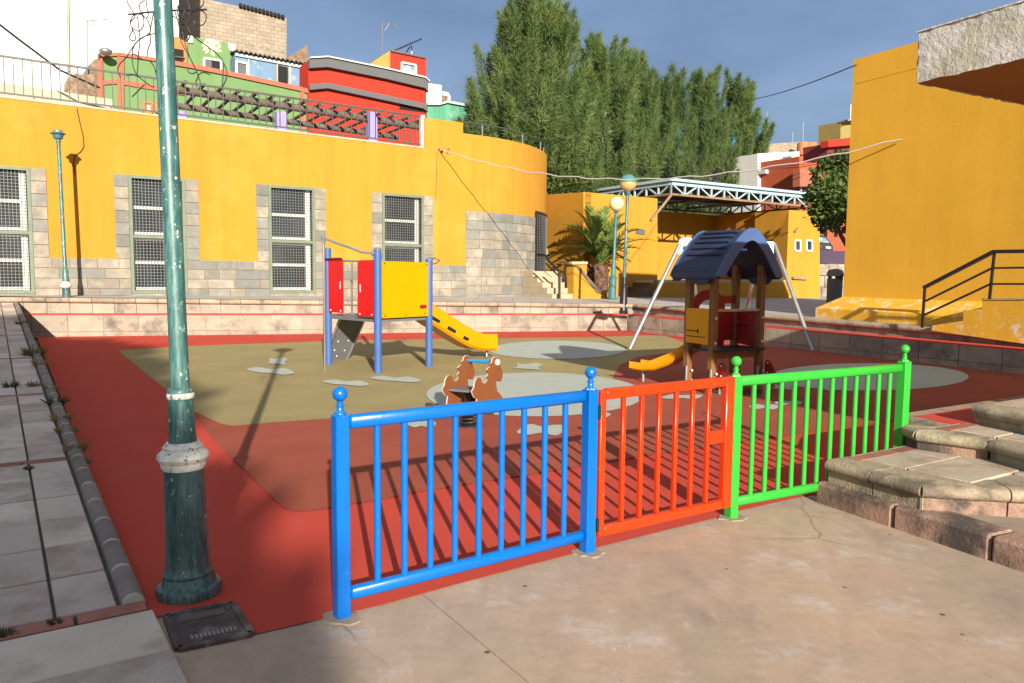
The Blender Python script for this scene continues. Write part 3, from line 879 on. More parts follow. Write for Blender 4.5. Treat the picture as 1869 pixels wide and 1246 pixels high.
def low_wall(name, label, p, q, zl0, zl1, zt0, zt1, nout, group, bl=0.8, pre=0.0, post=0.0, dz=0.0):
    """two tiered wall from p to q: lower blocks, a red painted ledge, upper course, rounded coping"""
    d = (q - p)
    Ld = d.length
    d.normalize()
    t = thing(name, label, 'wall', p, group)
    def P(s, o, z):
        r = p + d * s + nout * o
        return Vector((r.x, r.y, z))
    zl = lambda s: lerp(zl0, zl1, s / Ld)
    zt = lambda s: lerp(zt0, zt1, s / Ld)
    mb = MB()
    mb.prism([P(0, .02, -.05), P(Ld, .02, -.05), P(Ld, .02, zl1 - .012), P(0, .02, zl0 - .012)], nout * (LW + .3))
    mb.build('core', M['mortar'], t)
    MB().add([P(0, .0, zl0 - .004), P(Ld, .0, zl1 - .004), P(Ld, LW + .02, zl1), P(0, LW + .02, zl0),
              P(0, .0, zl0 - .03), P(Ld, .0, zl1 - .03)], [(0, 1, 2, 3), (4, 5, 1, 0)]).build('red_ledge', M['red_line'], t)
    n = max(1, round(Ld / bl))
    for i in range(n):
        a, b = i * Ld / n + .008, (i + 1) * Ld / n - .008
        za, zb = zl(a) - .03, zl(b) - .03
        mid = 0.12
        j = random.uniform(-.006, .006)
        for z0a, z0b, z1a, z1b, m in ((mid + .006, mid + .006, za, zb, M['block']), (-.02, -.02, mid - .006, mid - .006, M['block'])):
            MB().prism([P(a, j, z0a), P(b, j, z0b), P(b, j, z1b), P(a, j, z1a)], nout * .06).build('wall_block', m, t)
    zl = lambda s: lerp(zl0, zl1, s / Ld) + dz
    zt = lambda s: lerp(zt0, zt1, s / Ld) + dz
    Lc = Ld + pre + post
    MB().prism([P(-pre, LW + .1, -.05), P(Ld + post, LW + .1, -.05), P(Ld + post, LW + .1, zt(Ld) - .02), P(-pre, LW + .1, zt(0) - .02)], nout * .3).build('upper_core', M['mortar'], t)
    m_ = max(1, round(Lc / 0.52))
    for i in range(m_):
        a, b = -pre + i * Lc / m_ + .006, -pre + (i + 1) * Lc / m_ - .006
        za, zb = zt(a), zt(b)
        j = random.uniform(-.006, .006)
        MB().prism([P(a, LW + .06 + j, zl(a) - .01), P(b, LW + .06 + j, zl(b) - .01), P(b, LW + .06 + j, zb - .13), P(a, LW + .06 + j, za - .13)], nout * .1).build('riser_block', M['block'], t)
        prof = [(LW + CW_, -.125), (LW + .02, -.125), (LW - .015, -.105), (LW - .028, -.065), (LW - .015, -.022), (LW + .02, 0), (LW + CW_, 0)]
        A = [P(a, o + j * .5, za + h) for o, h in prof]
        Bq = [P(b, o + j * .5, zb + h) for o, h in prof]
        k = len(A)
        MB().add(A + Bq, [(x, (x + 1) % k, k + (x + 1) % k, k + x) for x in range(k)] + [tuple(range(k)), tuple(range(k, 2 * k))]).build('coping_stone', M['cope'], t, smooth=50)
    return t
low_wall('low_stone_wall', 'low beige block wall with a red ledge along the rear of the playground, below the yellow building', A0 + (A0 - B0).normalized() * 1.0, B0, LEDGE_A, LEDGE_B, TOP_A, TOP_B, nA, None, post=.62)
low_wall('low_stone_wall', 'low block wall with a red line and rounded coping along the shaded right side of the playground', B0, D0, LEDGE_B, LEDGE_C, TOP_B, TOP_C, nR, None, pre=.50, post=.5, dz=-.006)
# front right wall, seen from behind
FW = Vector((D0.x, D0.y, 0))
S3g = Vector((S3.x, S3.y, 0))
t = thing('retaining_wall', 'low retaining wall with a concrete edge and red painted top behind the green fence post and steps', 'wall', S3g)
nb_ = EF
mb = MB().prism([S3g + EU * .02 + Vector((0, 0, -.02)), FW + Vector((0, 0, -.02)), FW + Vector((0, 0, .468)), S3g + EU * .02 + Vector((0, 0, .468))], nb_ * .52)
mb.build('core', M['mortar'], t)
n = 16
Lw = (FW - S3g).length
for i in range(n):
    a, b = S3g + EU * (i * Lw / n + .006), S3g + EU * ((i + 1) * Lw / n - .006)
    MB().prism([a - nb_ * .03 + Vector((0, 0, .40)), b - nb_ * .03 + Vector((0, 0, .40)), b - nb_ * .03 + Vector((0, 0, .482)), a - nb_ * .03 + Vector((0, 0, .482))], nb_ * .14).build('edge_stone', M['cope'], t)
    MB().prism([a - nb_ * .012 + Vector((0, 0, -.01)), b - nb_ * .012 + Vector((0, 0, -.01)), b - nb_ * .012 + Vector((0, 0, .392)), a - nb_ * .012 + Vector((0, 0, .392))], nb_ * .05).build('wall_block', M['block'], t)
MB().prism([S3g - EU * .04 + nb_ * .112 + Vector((0, 0, .488)), FW + nb_ * .112 + Vector((0, 0, .488)), FW + nb_ * .56 + Vector((0, 0, .489)), S3g - EU * .04 + nb_ * .50 + Vector((0, 0, .489))], (0, 0, -.035)).build('red_ledge', M['red_line'], t)

# ------------------------------------------------------------------ stone steps at the right
t_steps = thing('stone_steps', 'worn stone steps with rounded nosings climbing away at the right of the green fence', 'steps', at_z(1487, 915, 0))
def tier(front_pts, z0, z1, nose, ext, back, m_riser, seg=0.55, slabs=None, stripe=False, skip_slab=0):
    """front_pts: plan polyline of the riser face, left end first; tread at z1"""
    fp = [Vector((p.x, p.y, 0)) for p in front_pts]
    fp[-1] = fp[-1] + (fp[-1] - fp[-2]).normalized() * ext
    inward = EU
    core = fp + [fp[-1] + inward * back, fp[0] + inward * back]
    MB().prism([p + inward * .11 + Vector((0, 0, z0 - .05)) for p in core], (0, 0, z1 - z0 + .05 - .012)).build('step_core', M['mortar'], t_steps)
    for i in range(len(fp) - 1):
        a, b = fp[i], fp[i + 1]
        d = (b - a)
        Ld = d.length
        d.normalize()
        nn = Vector((-d.y, d.x, 0))
        if nn.dot(inward) < 0:
            nn = -nn
        k = max(1, round(Ld / seg))
        for q in range(k):
            p0, p1 = a + d * (q * Ld / k + .005), a + d * ((q + 1) * Ld / k - .005)
            if nose:
                h = .085
                MB().prism([p0 + nn * .025 + Vector((0, 0, z0 - .03)), p1 + nn * .025 + Vector((0, 0, z0 - .03)), p1 + nn * .025 + Vector((0, 0, z1 - h - .002)), p0 + nn * .025 + Vector((0, 0, z1 - h - .002))], nn * .1).build('riser_stone', m_riser if i > 0 and len(fp) == 3 else random.choice([M['step'], M['step'], m_riser]), t_steps)
                prof = [(.24, -h), (.012, -h), (-.012, -h * .8), (-.022, -h * .5), (-.012, -h * .2), (.014, 0), (.24, 0)]
                zj = -.0025 * i - .0012 * (q % 2)
                A = [p0 + nn * o + Vector((0, 0, z1 + hh + zj)) for o, hh in prof]
                Bq = [p1 + nn * o + Vector((0, 0, z1 + hh + zj)) for o, hh in prof]
                c = len(A)
                MB().add(A + Bq, [(x, (x + 1) % c, c + (x + 1) % c, c + x) for x in range(c)] + [tuple(range(c)), tuple(range(c, 2 * c))]).build('nosing_stone', M['step'], t_steps, smooth=50)
            else:
                MB().box((p0 + p1) / 2 + nn * .12 + Vector((0, 0, (z0 - .03 + z1) / 2)), (p1 - p0) / 2, nn * .12, (0, 0, (z1 - z0 + .03) / 2), .018).build('step_stone', m_riser, t_steps)
    return fp
a1, b1 = at_z(1486, 915, 0), at_z(1869, 1045, 0)
f1 = tier([a1, b1], 0, .15, False, 3.0, 6, M['step_red'], 0.62)
a2, c2, r2 = at_z(1508, 838, .32), at_z(1682, 884, .32), at_z(1869, 894, .32)
f2 = tier([a2, c2, r2], .15, .32, True, 3.0, 6, M['step_red'], 0.48)
a3, b3, c3 = at_z(1672, 784, .48), at_z(1804, 801, .48), at_z(1869, 817, .48)
f3 = tier([S3 - EU * .06, at_z(1649, 776, .48), a3, b3, c3], .32, .48, True, 3.0, 1.6, M['step_red'], 0.42)
a4, b4 = at_z(1776, 739, .63), at_z(1869, 757, .63)
f4 = tier([a4, b4], .48, .63, True, 4.0, 8, M['step_red'], 0.5)
def treads(fp, z, nxt, name, grid=0.43, wid=0.52, lim=5):
    """slabs laid on a tread between its nosing and the next riser"""
    def inside(p, poly):
        c = False
        for i in range(len(poly)):
            q, r = poly[i], poly[i - 1]
            if (q.y > p.y) != (r.y > p.y) and p.x < (r.x - q.x) * (p.y - q.y) / (r.y - q.y) + q.x:
                c = not c
        return c
    poly = fp + [fp[-1] + EU * lim, fp[0] + EU * lim]
    o = fp[0]
    for i in range(-2, 16):
        for j in range(0, 12):
            c = o + EF * (i * grid + grid / 2 + .02) + EU * (j * wid + .245 + wid / 2)
            cor = [c + EF * sx * grid * .48 + EU * sy * wid * .48 for sx in (-1, 1) for sy in (-1, 1)]
            if all(inside(k - EU * .10, poly) for k in cor):
                if nxt and all(inside(k - EU * .1, nxt) for k in cor):
                    continue
                if proj(Vector((c.x, c.y, z)))[0] < 2050:
                    MB().box((c.x, c.y, z - .012 + random.uniform(0, .003)), EF * (grid / 2 - .005), EU * (wid / 2 - .005), (0, 0, .014), .005).build(name, M['slab'], t_steps)
f3 = f3[2:]
np2 = f3 + [f3[-1] + EU * 5, f3[0] + EU * 5]
treads(f2, .32, np2, 'tread_slab')
np3 = f4 + [f4[-1] + EU * 5, f4[0] + EU * 5]
treads(f3, .48, np3, 'tread_slab', lim=1.4)
treads(f4, .63, None, 'tread_slab')
np1 = f2 + [f2[-1] + EU * 5, f2[0] + EU * 5]
# red brick strips along the fence side of the treads
for fp, z, n in ((f2, .32, 4), (f3, .481, 3)):
    for i in range(n):
        c = fp[0] + EF * .11 + EU * (.30 + i * .24)
        MB().box((c.x, c.y, z + .001), EU * .115, EF * .05, (0, 0, .006), .003).build('brick', M['brick'], t_steps)
# ------------------------------------------------------------------ street lamps
def lamp_profile(k=1.0):
    return [(0, .150), (.035, .154), (.05, .150), (.06, .128), (.085, .122), (.10, .116), (.115, .120), (.13, .108), (.16, .104), (.40, .098), (.635, .092)]
def street_lamp(label, base, top, head, group='street lamps round the playground', r=1.0, mats=('post_teal', 'post_dark')):
    """cast base, collar, tapered post; head = 'cap' | 'globe' | 'tan'"""
    ax = (top - base)
    H = ax.length
    ax.normalize()
    t = thing('street_lamp', label, 'street lamp', base, group)
    MB().lathe(base, ax, [(h, q * r) for h, q in lamp_profile()], 36).build('base', M[mats[1]], t, smooth=35)
    return t, ax, H
B_L = at_z(346, 1082, 0.004)
top_l = at_d(297, 0, B_L.y + 0.02)
ax = (top_l - B_L).normalized()
T_L = B_L + ax * 4.5
grp = 'street lamps round the playground'
t, ax, H = street_lamp('tall peeling dark teal lamp post with a chipped white collar, nearest to the pavement edge', B_L, T_L, 'cap')
MB().lathe(B_L + ax * .635, ax, [(0, .096), (.012, .104), (.03, .106), (.036, .098), (.042, .112), (.06, .122), (.078, .118), (.09, .104), (.10, .09), (.112, .094), (.125, .082), (.135, .076)], 36).build('collar', M['collar_white'], t, smooth=35)
MB().lathe(B_L + ax * .77, ax, [(0, .066), (.03, .063), (.10, .061), (.20, .057), (.225, .055), (.235, .060), (.25, .061), (.262, .056), (.27, .045), (.30, .0435), (1.6, .0425), (3.42, .040)], 32).build('post', M['post_teal'], t, smooth=35)
MB().lathe(B_L + ax * .985, ax, [(0, .0605), (.008, .0645), (.022, .0645), (.03, .059)], 32).build('ring', M['collar_white'], t, smooth=35)
def cap_head(t, b, ax, k=1.0):
    h = MB().lathe(b, ax, [(0, .045 * k), (.01, .055 * k), (.08, .055 * k), (.09, .09 * k), (.10, .105 * k), (.20, .125 * k), (.21, .17 * k), (.225, .175 * k)], 28).build('lamp_head', M['teal'], t, smooth=35)
    MB().lathe(b + ax * .226, ax, [(0, .172 * k), (.02, .15 * k), (.03, .12 * k), (.075, .105 * k), (.09, .08 * k), (.097, .01)], 28).build('lamp_cap', M['galv'], t, smooth=35)
cap_head(t, B_L + ax * 4.19, ax, 1.25)

# the distant one on the ledge at the rear left
zb = LEDGE_A + .002
B2 = at_z(123, 570, zb)
T2 = at_d(105, 229, B2.y)
t, ax, H = street_lamp('slim teal lamp post with a flat silver cap before the yellow wall', B2, T2, 'cap')
kk = H / 4.5
MB().lathe(B2 + ax * .635, ax, [(0, .098), (.02, .118), (.06, .128), (.10, .10), (.13, .085), (.16, .07)], 28).build('collar', M['collar_white'], t, smooth=35)
MB().lathe(B2 + ax * .79, ax, [(0, .075), (.30, .066), (.33, .050), (.36, .056), (.40, .047), (H - 1.2, .044)], 24).build('post', M['post_teal'], t, smooth=35)
cap_head(t, B2 + ax * (H - .42), ax, 1.0)
# two globe lamps by the stage
B3 = onT(1117, 546)
T3 = at_d(1126, 358, B3.y)
ax = (T3 - B3).normalized()
H = (T3 - B3).length
t = thing('street_lamp', 'slim teal lamp post with a plain cream globe beside the palm', 'street lamp', B3, grp)
MB().lathe(B3, ax, [(0, .17), (.05, .18), (.07, .15), (.74, .13), (.76, .15), (.80, .15), (.84, .09)], 24).build('base', M['teal'], t, smooth=35)
MB().lathe(B3 + ax * .82, ax, [(0, .09), (.5, .075), (.55, .06), (H - 1.42, .052), (H - 1.40, .09), (H - 1.36, .10)], 20).build('post', M['teal'], t, smooth=35)
MB().sphere(B3 + ax * (H - .27), .265).build('globe', M['globe_cream'], t, smooth=60)
B4 = at_z(1137, 571, LEDGE_B + .01)
T4 = at_d(1147, 318, B4.y)
ax = (T4 - B4).normalized()
H = (T4 - B4).length
t = thing('street_lamp', 'taller lamp post with a black foot and a globe half teal and half tan', 'street lamp', B4, grp)
MB().lathe(B4, ax, [(0, .155), (.05, .16), (.07, .14), (.10, .13), (.80, .10), (.82, .12), (.86, .12), (.90, .075), (1.12, .06)], 28).build('base', M['black_metal'], t, smooth=35)
MB().lathe(B4 + ax * 1.10, ax, [(0, .055), (.9, .05), (.92, .058), (1.0, .058), (1.02, .047), (H - 1.72, .045), (H - 1.68, .08), (H - 1.60, .10)], 24).build('post', M['post_teal'], t, smooth=35)
gc = B4 + ax * (H - .265)
prof = [(-.26 * math.cos(math.pi * i / 14), .26 * math.sin(math.pi * i / 14)) for i in range(15)]
MB().lathe(gc, ax, prof[:8] + [(.012, .262)], 28).build('lower_globe', M['globe_tan'], t, smooth=60)
MB().lathe(gc, ax, [(.013, .275)] + [(h + .013, r * 1.03) for h, r in prof[8:]], 28).build('upper_globe', M['globe_teal'], t, smooth=60)

# ------------------------------------------------------------------ blue fence, red gate, green fence
post1 = at_z(624, 1126, 0.002)
post2 = at_z(1072, 1007, 0.002)
post3 = at_z(1334, 944, 0.002)
d3 = (post3 - post2); d3.z = 0
knob4 = at_z(1652, 637, 1.07)
post4 = Vector((knob4.x, knob4.y, 0.0))
RAIL_T, RAIL_B, PTOP = 0.925, 0.108, 0.962
def finial(mb, c, z, k=1.0):
    mb.lathe((c.x, c.y, z), (0, 0, 1), [(0, .030 * k), (.004, .030 * k), (.014, .018 * k), (.030, .0155 * k), (.034, .0155 * k), (.036, .021 * k), (.041, .021 * k), (.043, .0155 * k), (.058, .0135 * k), (.062, .016 * k)], 24)
    mb.sphere((c.x, c.y, z + .062 + .031 * k), .0345 * k, 24, 14)
def fence_post(t, c, u, m, w=.075, ztop=PTOP, zb=0.0):
    n = Vector((u.y, -u.x, 0))
    MB().box((c.x, c.y, (ztop + zb) / 2), u * (w / 2), n * (w / 2), (0, 0, (ztop - zb) / 2), .005).build('post', M[m], t, smooth=30)
    mb = MB().lathe((c.x, c.y, ztop), (0, 0, 1), [(0, w * .47), (.012, w * .40)], 4)
    finial(mb, c, ztop + .004)
    mb.build('finial', M[m], t, smooth=50)
def panel(t, p, q, n, m, inset=.04, zt=RAIL_T, zb_=RAIL_B, qb=None, rr=.017):
    u = (q - p); u.z = 0
    L_ = u.length; u.normalize()
    a, b = p + u * inset, q - u * inset
    def R(z0, e, name, hh):
        MB().bar((a.x, a.y, z0), (e.x, e.y, z0), .045, hh, ch=.012).build(name, M[m], t, smooth=60)
    R(zt, b, 'top_rail', .066)
    eb = b if qb is None else qb
    R(zb_, eb, 'bottom_rail', .062)
    proto = None
    for i in range(n):
        c = a + (b - a) * ((i + 1) / (n + 1))
        if proto is None:
            proto = MB().tube([(c.x, c.y, zb_ - .004 + .03), (c.x, c.y, zt - .03)], rr, 12, False).build('baluster', M[m], t, smooth=60)
            c0 = c
        else:
            copy_part(proto, t, c - c0)
ub = (post2 - post1); ub.z = 0; ub.normalize()
t = thing('fence_panel', 'glossy blue metal fence panel with ball finials on both posts, at the front left', 'fence', post1, 'painted fence panels along the front')
fence_post(t, post1, ub, 'f_blue', .066)
fence_post(t, post2, ub, 'f_blue', .070)
panel(t, post1, post2, 9, 'f_blue')
ug = (post4 - post3); ug.z = 0; ug.normalize()
t = thing('fence_panel', 'glossy green metal fence panel with ball finials running up against the stone steps', 'fence', post3, 'painted fence panels along the front')
fence_post(t, post3, ug, 'f_green', .068)
fence_post(t, post4, ug, 'f_green', .076, 0.975, .1)
rb = at_z(1488, 889, .108)
panel(t, post3, post4, 12, 'f_green', qb=Vector((rb.x, rb.y, 0)) + ug * .02)
# gate between them
ur = d3.normalized()
# mortar collars where the posts stand in the concrete
rc = random.Random(4)
for c, u in ((post1, ub), (post2, ub), (post3, ug)):
    P = []
    for k in range(18):
        a = 2 * math.pi * k / 18
        r = rc.uniform(.058, .088)
        P.append(Vector((c.x + r * 1.25 * math.cos(a), c.y + r * math.sin(a) - .015, .0085)))
    kind(up_faces(MB().prism(P, (0, 0, -.02)).build('concrete_patch', M['mortar'])), 'structure')
g0, g1 = post2 + ur * .055, post3 - ur * .050
nrm = Vector((ur.y, -ur.x, 0))
g0, g1 = g0 + nrm * .012, g1 + nrm * .012
t = thing('gate', 'vermilion red metal gate with a lock plate between the blue and green fence panels', 'gate', post2)
def gbar(name, a, b, w, h):
    return MB().bar(a, b, w, h, up=nrm, ch=.006).build(name, M['f_red'], t, smooth=40)
Z = lambda p, z: Vector((p.x, p.y, z))
gbar('hinge_stile', Z(g0 + ur * .02, .088), Z(g0 + ur * .02, .952), .045, .045)
gbar('lock_stile', Z(g1 - ur * .035, .088), Z(g1 - ur * .035, .962), .080, .05)
gbar('top_rail', Z(g0 + ur * .043, .928), Z(g1 - ur * .076, .934), .062, .043)
gbar('bottom_rail', Z(g0 + ur * .043, .118), Z(g1 - ur * .076, .118), .062, .043)
ga, gb_ = g0 + ur * .043, g1 - ur * .076
for i in range(6):
    c = ga + (gb_ - ga) * ((i + 1) / 7.0)
    if i == 0:
        pr = MB().bar(Z(c, .15), Z(c, .90), .028, .028, up=nrm, ch=.004).build('baluster', M['f_red'], t, smooth=40)
        cc0 = c
    else:
        copy_part(pr, t, c - cc0)
la = ga + (gb_ - ga) * (6 / 7.0) + ur * .0145
MB().bar(Z(la, .575), Z(gb_ - ur * .001, .575), .085, .03, up=nrm, ch=.003).build('lock_plate', M['f_red'], t)
for z in (.16, .83):
    MB().lathe(Z(g0 - ur * .004 + nrm * .014, z - .04), (0, 0, 1), [(0, .010), (.08, .010)], 10).build('hinge', M['black_metal'], t, smooth=40)

# ------------------------------------------------------------------ slide tower
pa, pb, pc = at_z(690, 679, .02), at_z(783, 667, .02), at_z(600, 664, .02)
pd = pb + pc - pa
PLZ = 0.90
t = thing('slide_tower', 'play tower with blue posts, red and yellow panels, a grey ramp and a yellow slide', 'slide', pa)
def post(c, ztop, m='p_blue', r=.062):
    MB().lathe((c.x, c.y, 0.005), (0, 0, 1), [(0, r), (ztop - .02, r)], 20).build('post', M[m], t, smooth=40)
    MB().lathe((c.x, c.y, ztop - .016), (0, 0, 1), [(0, r * 1.05), (.018, r * 1.05), (.035, r * .7), (.04, .01)], 20).build('post_cap', M['p_grey'], t, smooth=50)
def z_at(px, py, p):
    return at_d(px, py, p.y).z
post(pa, z_at(688, 454, pa))
post(pb, z_at(783, 473, pb))
post(pc, z_at(597, 454, pc))
post(pd, z_at(697, 474, pd) + .1, r=.05)
def flat_panel(name, a, b, pts, m, th=.02, off=0.0, parent=None):
    """panel in the vertical plane a-b; pts = (fraction along, z)"""
    d = b - a; d.z = 0
    n = Vector((d.y, -d.x, 0)).normalized()
    if n.dot(a - EYE) > 0:
        n = -n
    P = [Vector((a.x + d.x * f, a.y + d.y * f, z)) + n * off for f, z in pts]
    return MB().prism([p - n * (th / 2) for p in P], n * th).build(name, M[m], parent or t, smooth=30)
def round_rect(f0, f1, z0, z1, rf, rz, corners=(1, 1, 1, 1), n=5):
    out = []
    for (cx, cz, sx, sz, a0, on) in ((f1 - rf, z0 + rz, 1, -1, -90, corners[0]), (f1 - rf, z1 - rz, 1, 1, 0, corners[1]), (f0 + rf, z1 - rz, -1, 1, 90, corners[2]), (f0 + rf, z0 + rz, -1, -1, 180, corners[3])):
        if on:
            for k in range(n + 1):
                a = math.radians(a0 + 90 * k / n)
                out.append((cx + rf * math.cos(a), cz + rz * math.sin(a)))
        else:
            out.append((cx + sx * rf, cz + sz * rz))
    return out
zt_, zb2 = z_at(697, 476, pa), z_at(697, 581, pa)
yp = flat_panel('side_panel', pa, pb, round_rect(.06, .955, zb2, zt_, .01, .012), 'p_yellow', .022, .02)
def dot(c, n, r, m='bolt', name='bolt', parent=None, th=.012):
    return MB().lathe(c, n, [(0, r), (th * .6, r), (th, r * .6)], 10).build(name, M[m], parent or t, smooth=40)
dab = (pb - pa); dab.z = 0; dab.normalize()
nab = Vector((dab.y, -dab.x, 0))
def on_ab(f, z, off=.032):
    p = pa + (pb - pa) * f + nab * off
    return Vector((p.x, p.y, z))
for f, z in ((.10, zt_ - .04), (.92, zt_ - .04), (.10, zb2 + .04), (.5, zb2 + .04), (.88, zb2 + .05)):
    dot(on_ab(f, z, .031), nab, .014, 'p_black', parent=yp)
flat_panel('label_plate', pa, pb, round_rect(.78, .92, zb2 + .135, zb2 + .20, .035, .032), 'p_black', .006, .034, yp)
flat_panel('label_mark', pa, pb, round_rect(.80, .90, zb2 + .15, zb2 + .185, .02, .017), 'p_red', .004, .039, yp)
zr1, zr0 = z_at(670, 474, pa), z_at(670, 579, pa)
rp = flat_panel('entry_panel', pc, pa, round_rect(.645, .955, zr0, zr1, .06, .07, (0, 0, 1, 0)), 'p_red', .02, .02)
flat_panel('grip_slot', pc, pa, [(.69, 1.32), (.705, 1.32), (.705, 1.45), (.69, 1.45)], 'bolt', .004, .032, rp)
lp = flat_panel('entry_panel', pc, pa, round_rect(.04, .34, zr0 + .03, zr1 + .05, .06, .07, (0, 1, 0, 0)), 'p_red', .02, .02)
flat_panel('grip_slot', pc, pa, [(.285, 1.36), (.30, 1.36), (.30, 1.49), (.285, 1.49)], 'bolt', .004, .032, lp)
dca = (pa - pc); dca.z = 0
nca = Vector((dca.y, -dca.x, 0)).normalized()
if nca.dot(pa - EYE) > 0:
    nca = -nca
for f, z in ((.09, zr0 + .07), (.30, zr0 + .07)):
    dot(Vector((pc.x + dca.x * f, pc.y + dca.y * f, z)) + nca * .031, nca, .014, 'bolt', parent=lp)
for f, z in ((.69, zr0 + .04), (.92, zr0 + .04)):
    dot(Vector((pc.x + dca.x * f, pc.y + dca.y * f, z)) + nca * .031, nca, .014, 'bolt', parent=rp)
# platform
ins = lambda p, q, k: p + (q - p) * k
cpl = (pa + pb + pc + pd) / 4
MB().prism([Vector((cpl.x + (p.x - cpl.x) * .95, cpl.y + (p.y - cpl.y) * .95, PLZ - .07)) for p in (pa, pb, pd, pc)], (0, 0, .07)).build('platform', M['p_grey'], t)
# rear rails
def tube(name, pts, r, m, parent=None, n=10):
    return MB().tube(pts, r, n).build(name, M[m], parent or t, smooth=60)
zr = z_at(640, 477, pd)
tube('rear_rail', [Vector((pc.x, pc.y, zr)), Vector((pd.x, pd.y, zr))], .018, 'chrome')
mid_r = pc + (pd - pc) * .45
tube('rear_pole', [Vector((mid_r.x, mid_r.y, zr + .02)), Vector((mid_r.x, mid_r.y, PLZ))], .02, 'chrome')
# steel pole bent over the entry
f_ = at_z(593, 677, .01)
topz = z_at(588, 436, f_)
e1 = Vector((pa.x, pa.y, z_at(680, 462, pa)))
tube('bent_pole', [f_, Vector((f_.x, f_.y, topz - .1)), Vector((f_.x + .01, f_.y, topz - .03)), Vector((f_.x + .05, f_.y + .01, topz)), at_d(608, 441, f_.y), at_d(640, 452, (f_.y + pa.y) / 2), at_d(660, 460, pa.y), e1], .021, 'chrome', n=12)
MB().lathe(e1 + Vector((-.11, .0, 0)), (1, 0, 0), [(0, .03), (.06, .045), (.09, .05)], 12).build('clamp', M['p_grey'], t, smooth=40)
MB().lathe(Vector((f_.x, f_.y, topz - .01)), (0, 0, 1), [(0, .035), (.03, .04), (.05, .03), (.06, .01)], 12).build('clamp', M['p_grey'], t, smooth=40)
# hoop behind the right post
hp = at_d(795, 475, pb.y)
tube('rear_hoop', [at_d(785, 482, pb.y), at_d(797, 480, pb.y + .1), at_d(802, 475, pb.y + .25), at_d(795, 471, pb.y + .4), at_d(784, 471, pb.y + .5)], .014, 'chrome')
# grey climbing ramp with two steel side tubes, falling away behind
r_top_r, r_top_l = at_d(668, 577, pd.y - .25), at_d(622, 574, pc.y + .25)
r_bot_r, r_bot_l = at_z(634, 655, .01), at_z(604, 645, .01)
r_bot_l = r_bot_r + (r_top_l - r_top_r)
r_bot_l.z = r_bot_r.z
r_top_l.z = r_top_r.z
rl_ = [r_top_l, r_top_r, r_bot_r, r_bot_l]
MB().prism(rl_, (0.0, .03, .03)).build('ramp_panel', M['p_grey'], t)
tube('ramp_tube', [r_top_r + Vector((0, -.02, 0)), r_bot_r + Vector((0, -.02, 0))], .024, 'galv')
tube('ramp_tube', [r_top_l + Vector((0, -.03, 0)), r_bot_l + Vector((.03, -.03, 0))], .024, 'galv')
for u, v in ((.3, .55), (.7, .55), (.3, .75), (.72, .78), (.5, .9)):
    q = (r_top_l * (1 - u) + r_top_r * u) * (1 - v) + (r_bot_l * (1 - u) + r_bot_r * u) * v
    dot(q, (-.2, -.8, -.3), .016, 'bolt')
# slide: swept channel
s0 = (pb + pd) / 2 + Vector((-.02, -.05, 0))
foot = at_z(888, 651, .02)
s1 = Vector((foot.x + .04, foot.y + .12, 0))
sdv = (s1 - s0); sdv.z = 0
SL = sdv.length
sdv.normalize()
snv = Vector((sdv.y, -sdv.x, 0))
prof_s = [(0.0, .93), (.06, .93), (.13, .89), (.22, .80), (.40, .60), (.58, .40), (.70, .285), (.80, .225), (.90, .205), (1.0, .20)]
W_, TH, SW = .28, .03, .27
sect = [(-W_, SW), (-W_, .0), (-W_ + .05, -.045), (W_ - .05, -.045), (W_, 0), (W_, SW), (W_ - .022, SW + .012), (W_ - .05, SW), (W_ - .05, .03), (W_ - .08, .0), (-W_ + .08, .0), (-W_ + .05, .03), (-W_ + .05, SW), (-W_ + .022, SW + .012)]
# refine the profile
fine_p = []
for i in range(len(prof_s) - 1):
    for k in range(4):
        fine_p.append(tuple(np.array(prof_s[i]) + (np.array(prof_s[i + 1]) - np.array(prof_s[i])) * k / 4))
fine_p.append(prof_s[-1])
mb = MB()
rings = []
for i, (f, z) in enumerate(fine_p):
    c = Vector((s0.x, s0.y, 0)) + sdv * (f * SL)
    a_, b_ = fine_p[max(0, i - 1)], fine_p[min(len(fine_p) - 1, i + 1)]
    tg = (sdv * ((b_[0] - a_[0]) * SL) + Vector((0, 0, b_[1] - a_[1]))).normalized()
    up = snv.cross(tg) if snv.cross(tg).z > 0 else -snv.cross(tg)
    endk = 1.0
    rings.append([c + Vector((0, 0, z)) + snv * o + up * h for o, h in sect])
k = len(sect)
vs = [v for r in rings for v in r]
fs = [(i * k + j, i * k + (j + 1) % k, (i + 1) * k + (j + 1) % k, (i + 1) * k + j) for i in range(len(rings) - 1) for j in range(k)] + [tuple(range(k)), tuple(range((len(rings) - 1) * k, len(rings) * k))]
sl = mb.add(vs, fs).build('slide_chute', M['p_slide'], t, smooth=40)
e = rings[-1]
MB().lathe((e[0] + e[5]) / 2 * 0 + Vector((s0.x, s0.y, .20)) + sdv * (SL - .005) - snv * (W_ - .01), snv, [(0, .045), (.02, .052), (2 * W_ - .04, .052), (2 * W_ - .02, .045)], 14).build('slide_lip', M['p_slide'], sl, smooth=50)
for f in (.34, .45, .56):
    i = int(f * (len(rings) - 1))
    r0, r1 = rings[i], rings[i + 2]
    a_, b_ = r0[5], r0[4]
    c_, d_ = r1[4], r1[5]
    mb = MB().prism([(a_ * .34 + b_ * .66) + snv * .003, (a_ * .08 + b_ * .92) + snv * .003, (c_ * .88 + d_ * .12) + snv * .003, (c_ * .66 + d_ * .34) + snv * .003], snv * .004)
    mb.build('side_slot', M['dark'], sl)
MB().tube([foot, Vector((foot.x, foot.y + .05, .19))], .022, 10).build('slide_foot', M['galv'], t, smooth=60)

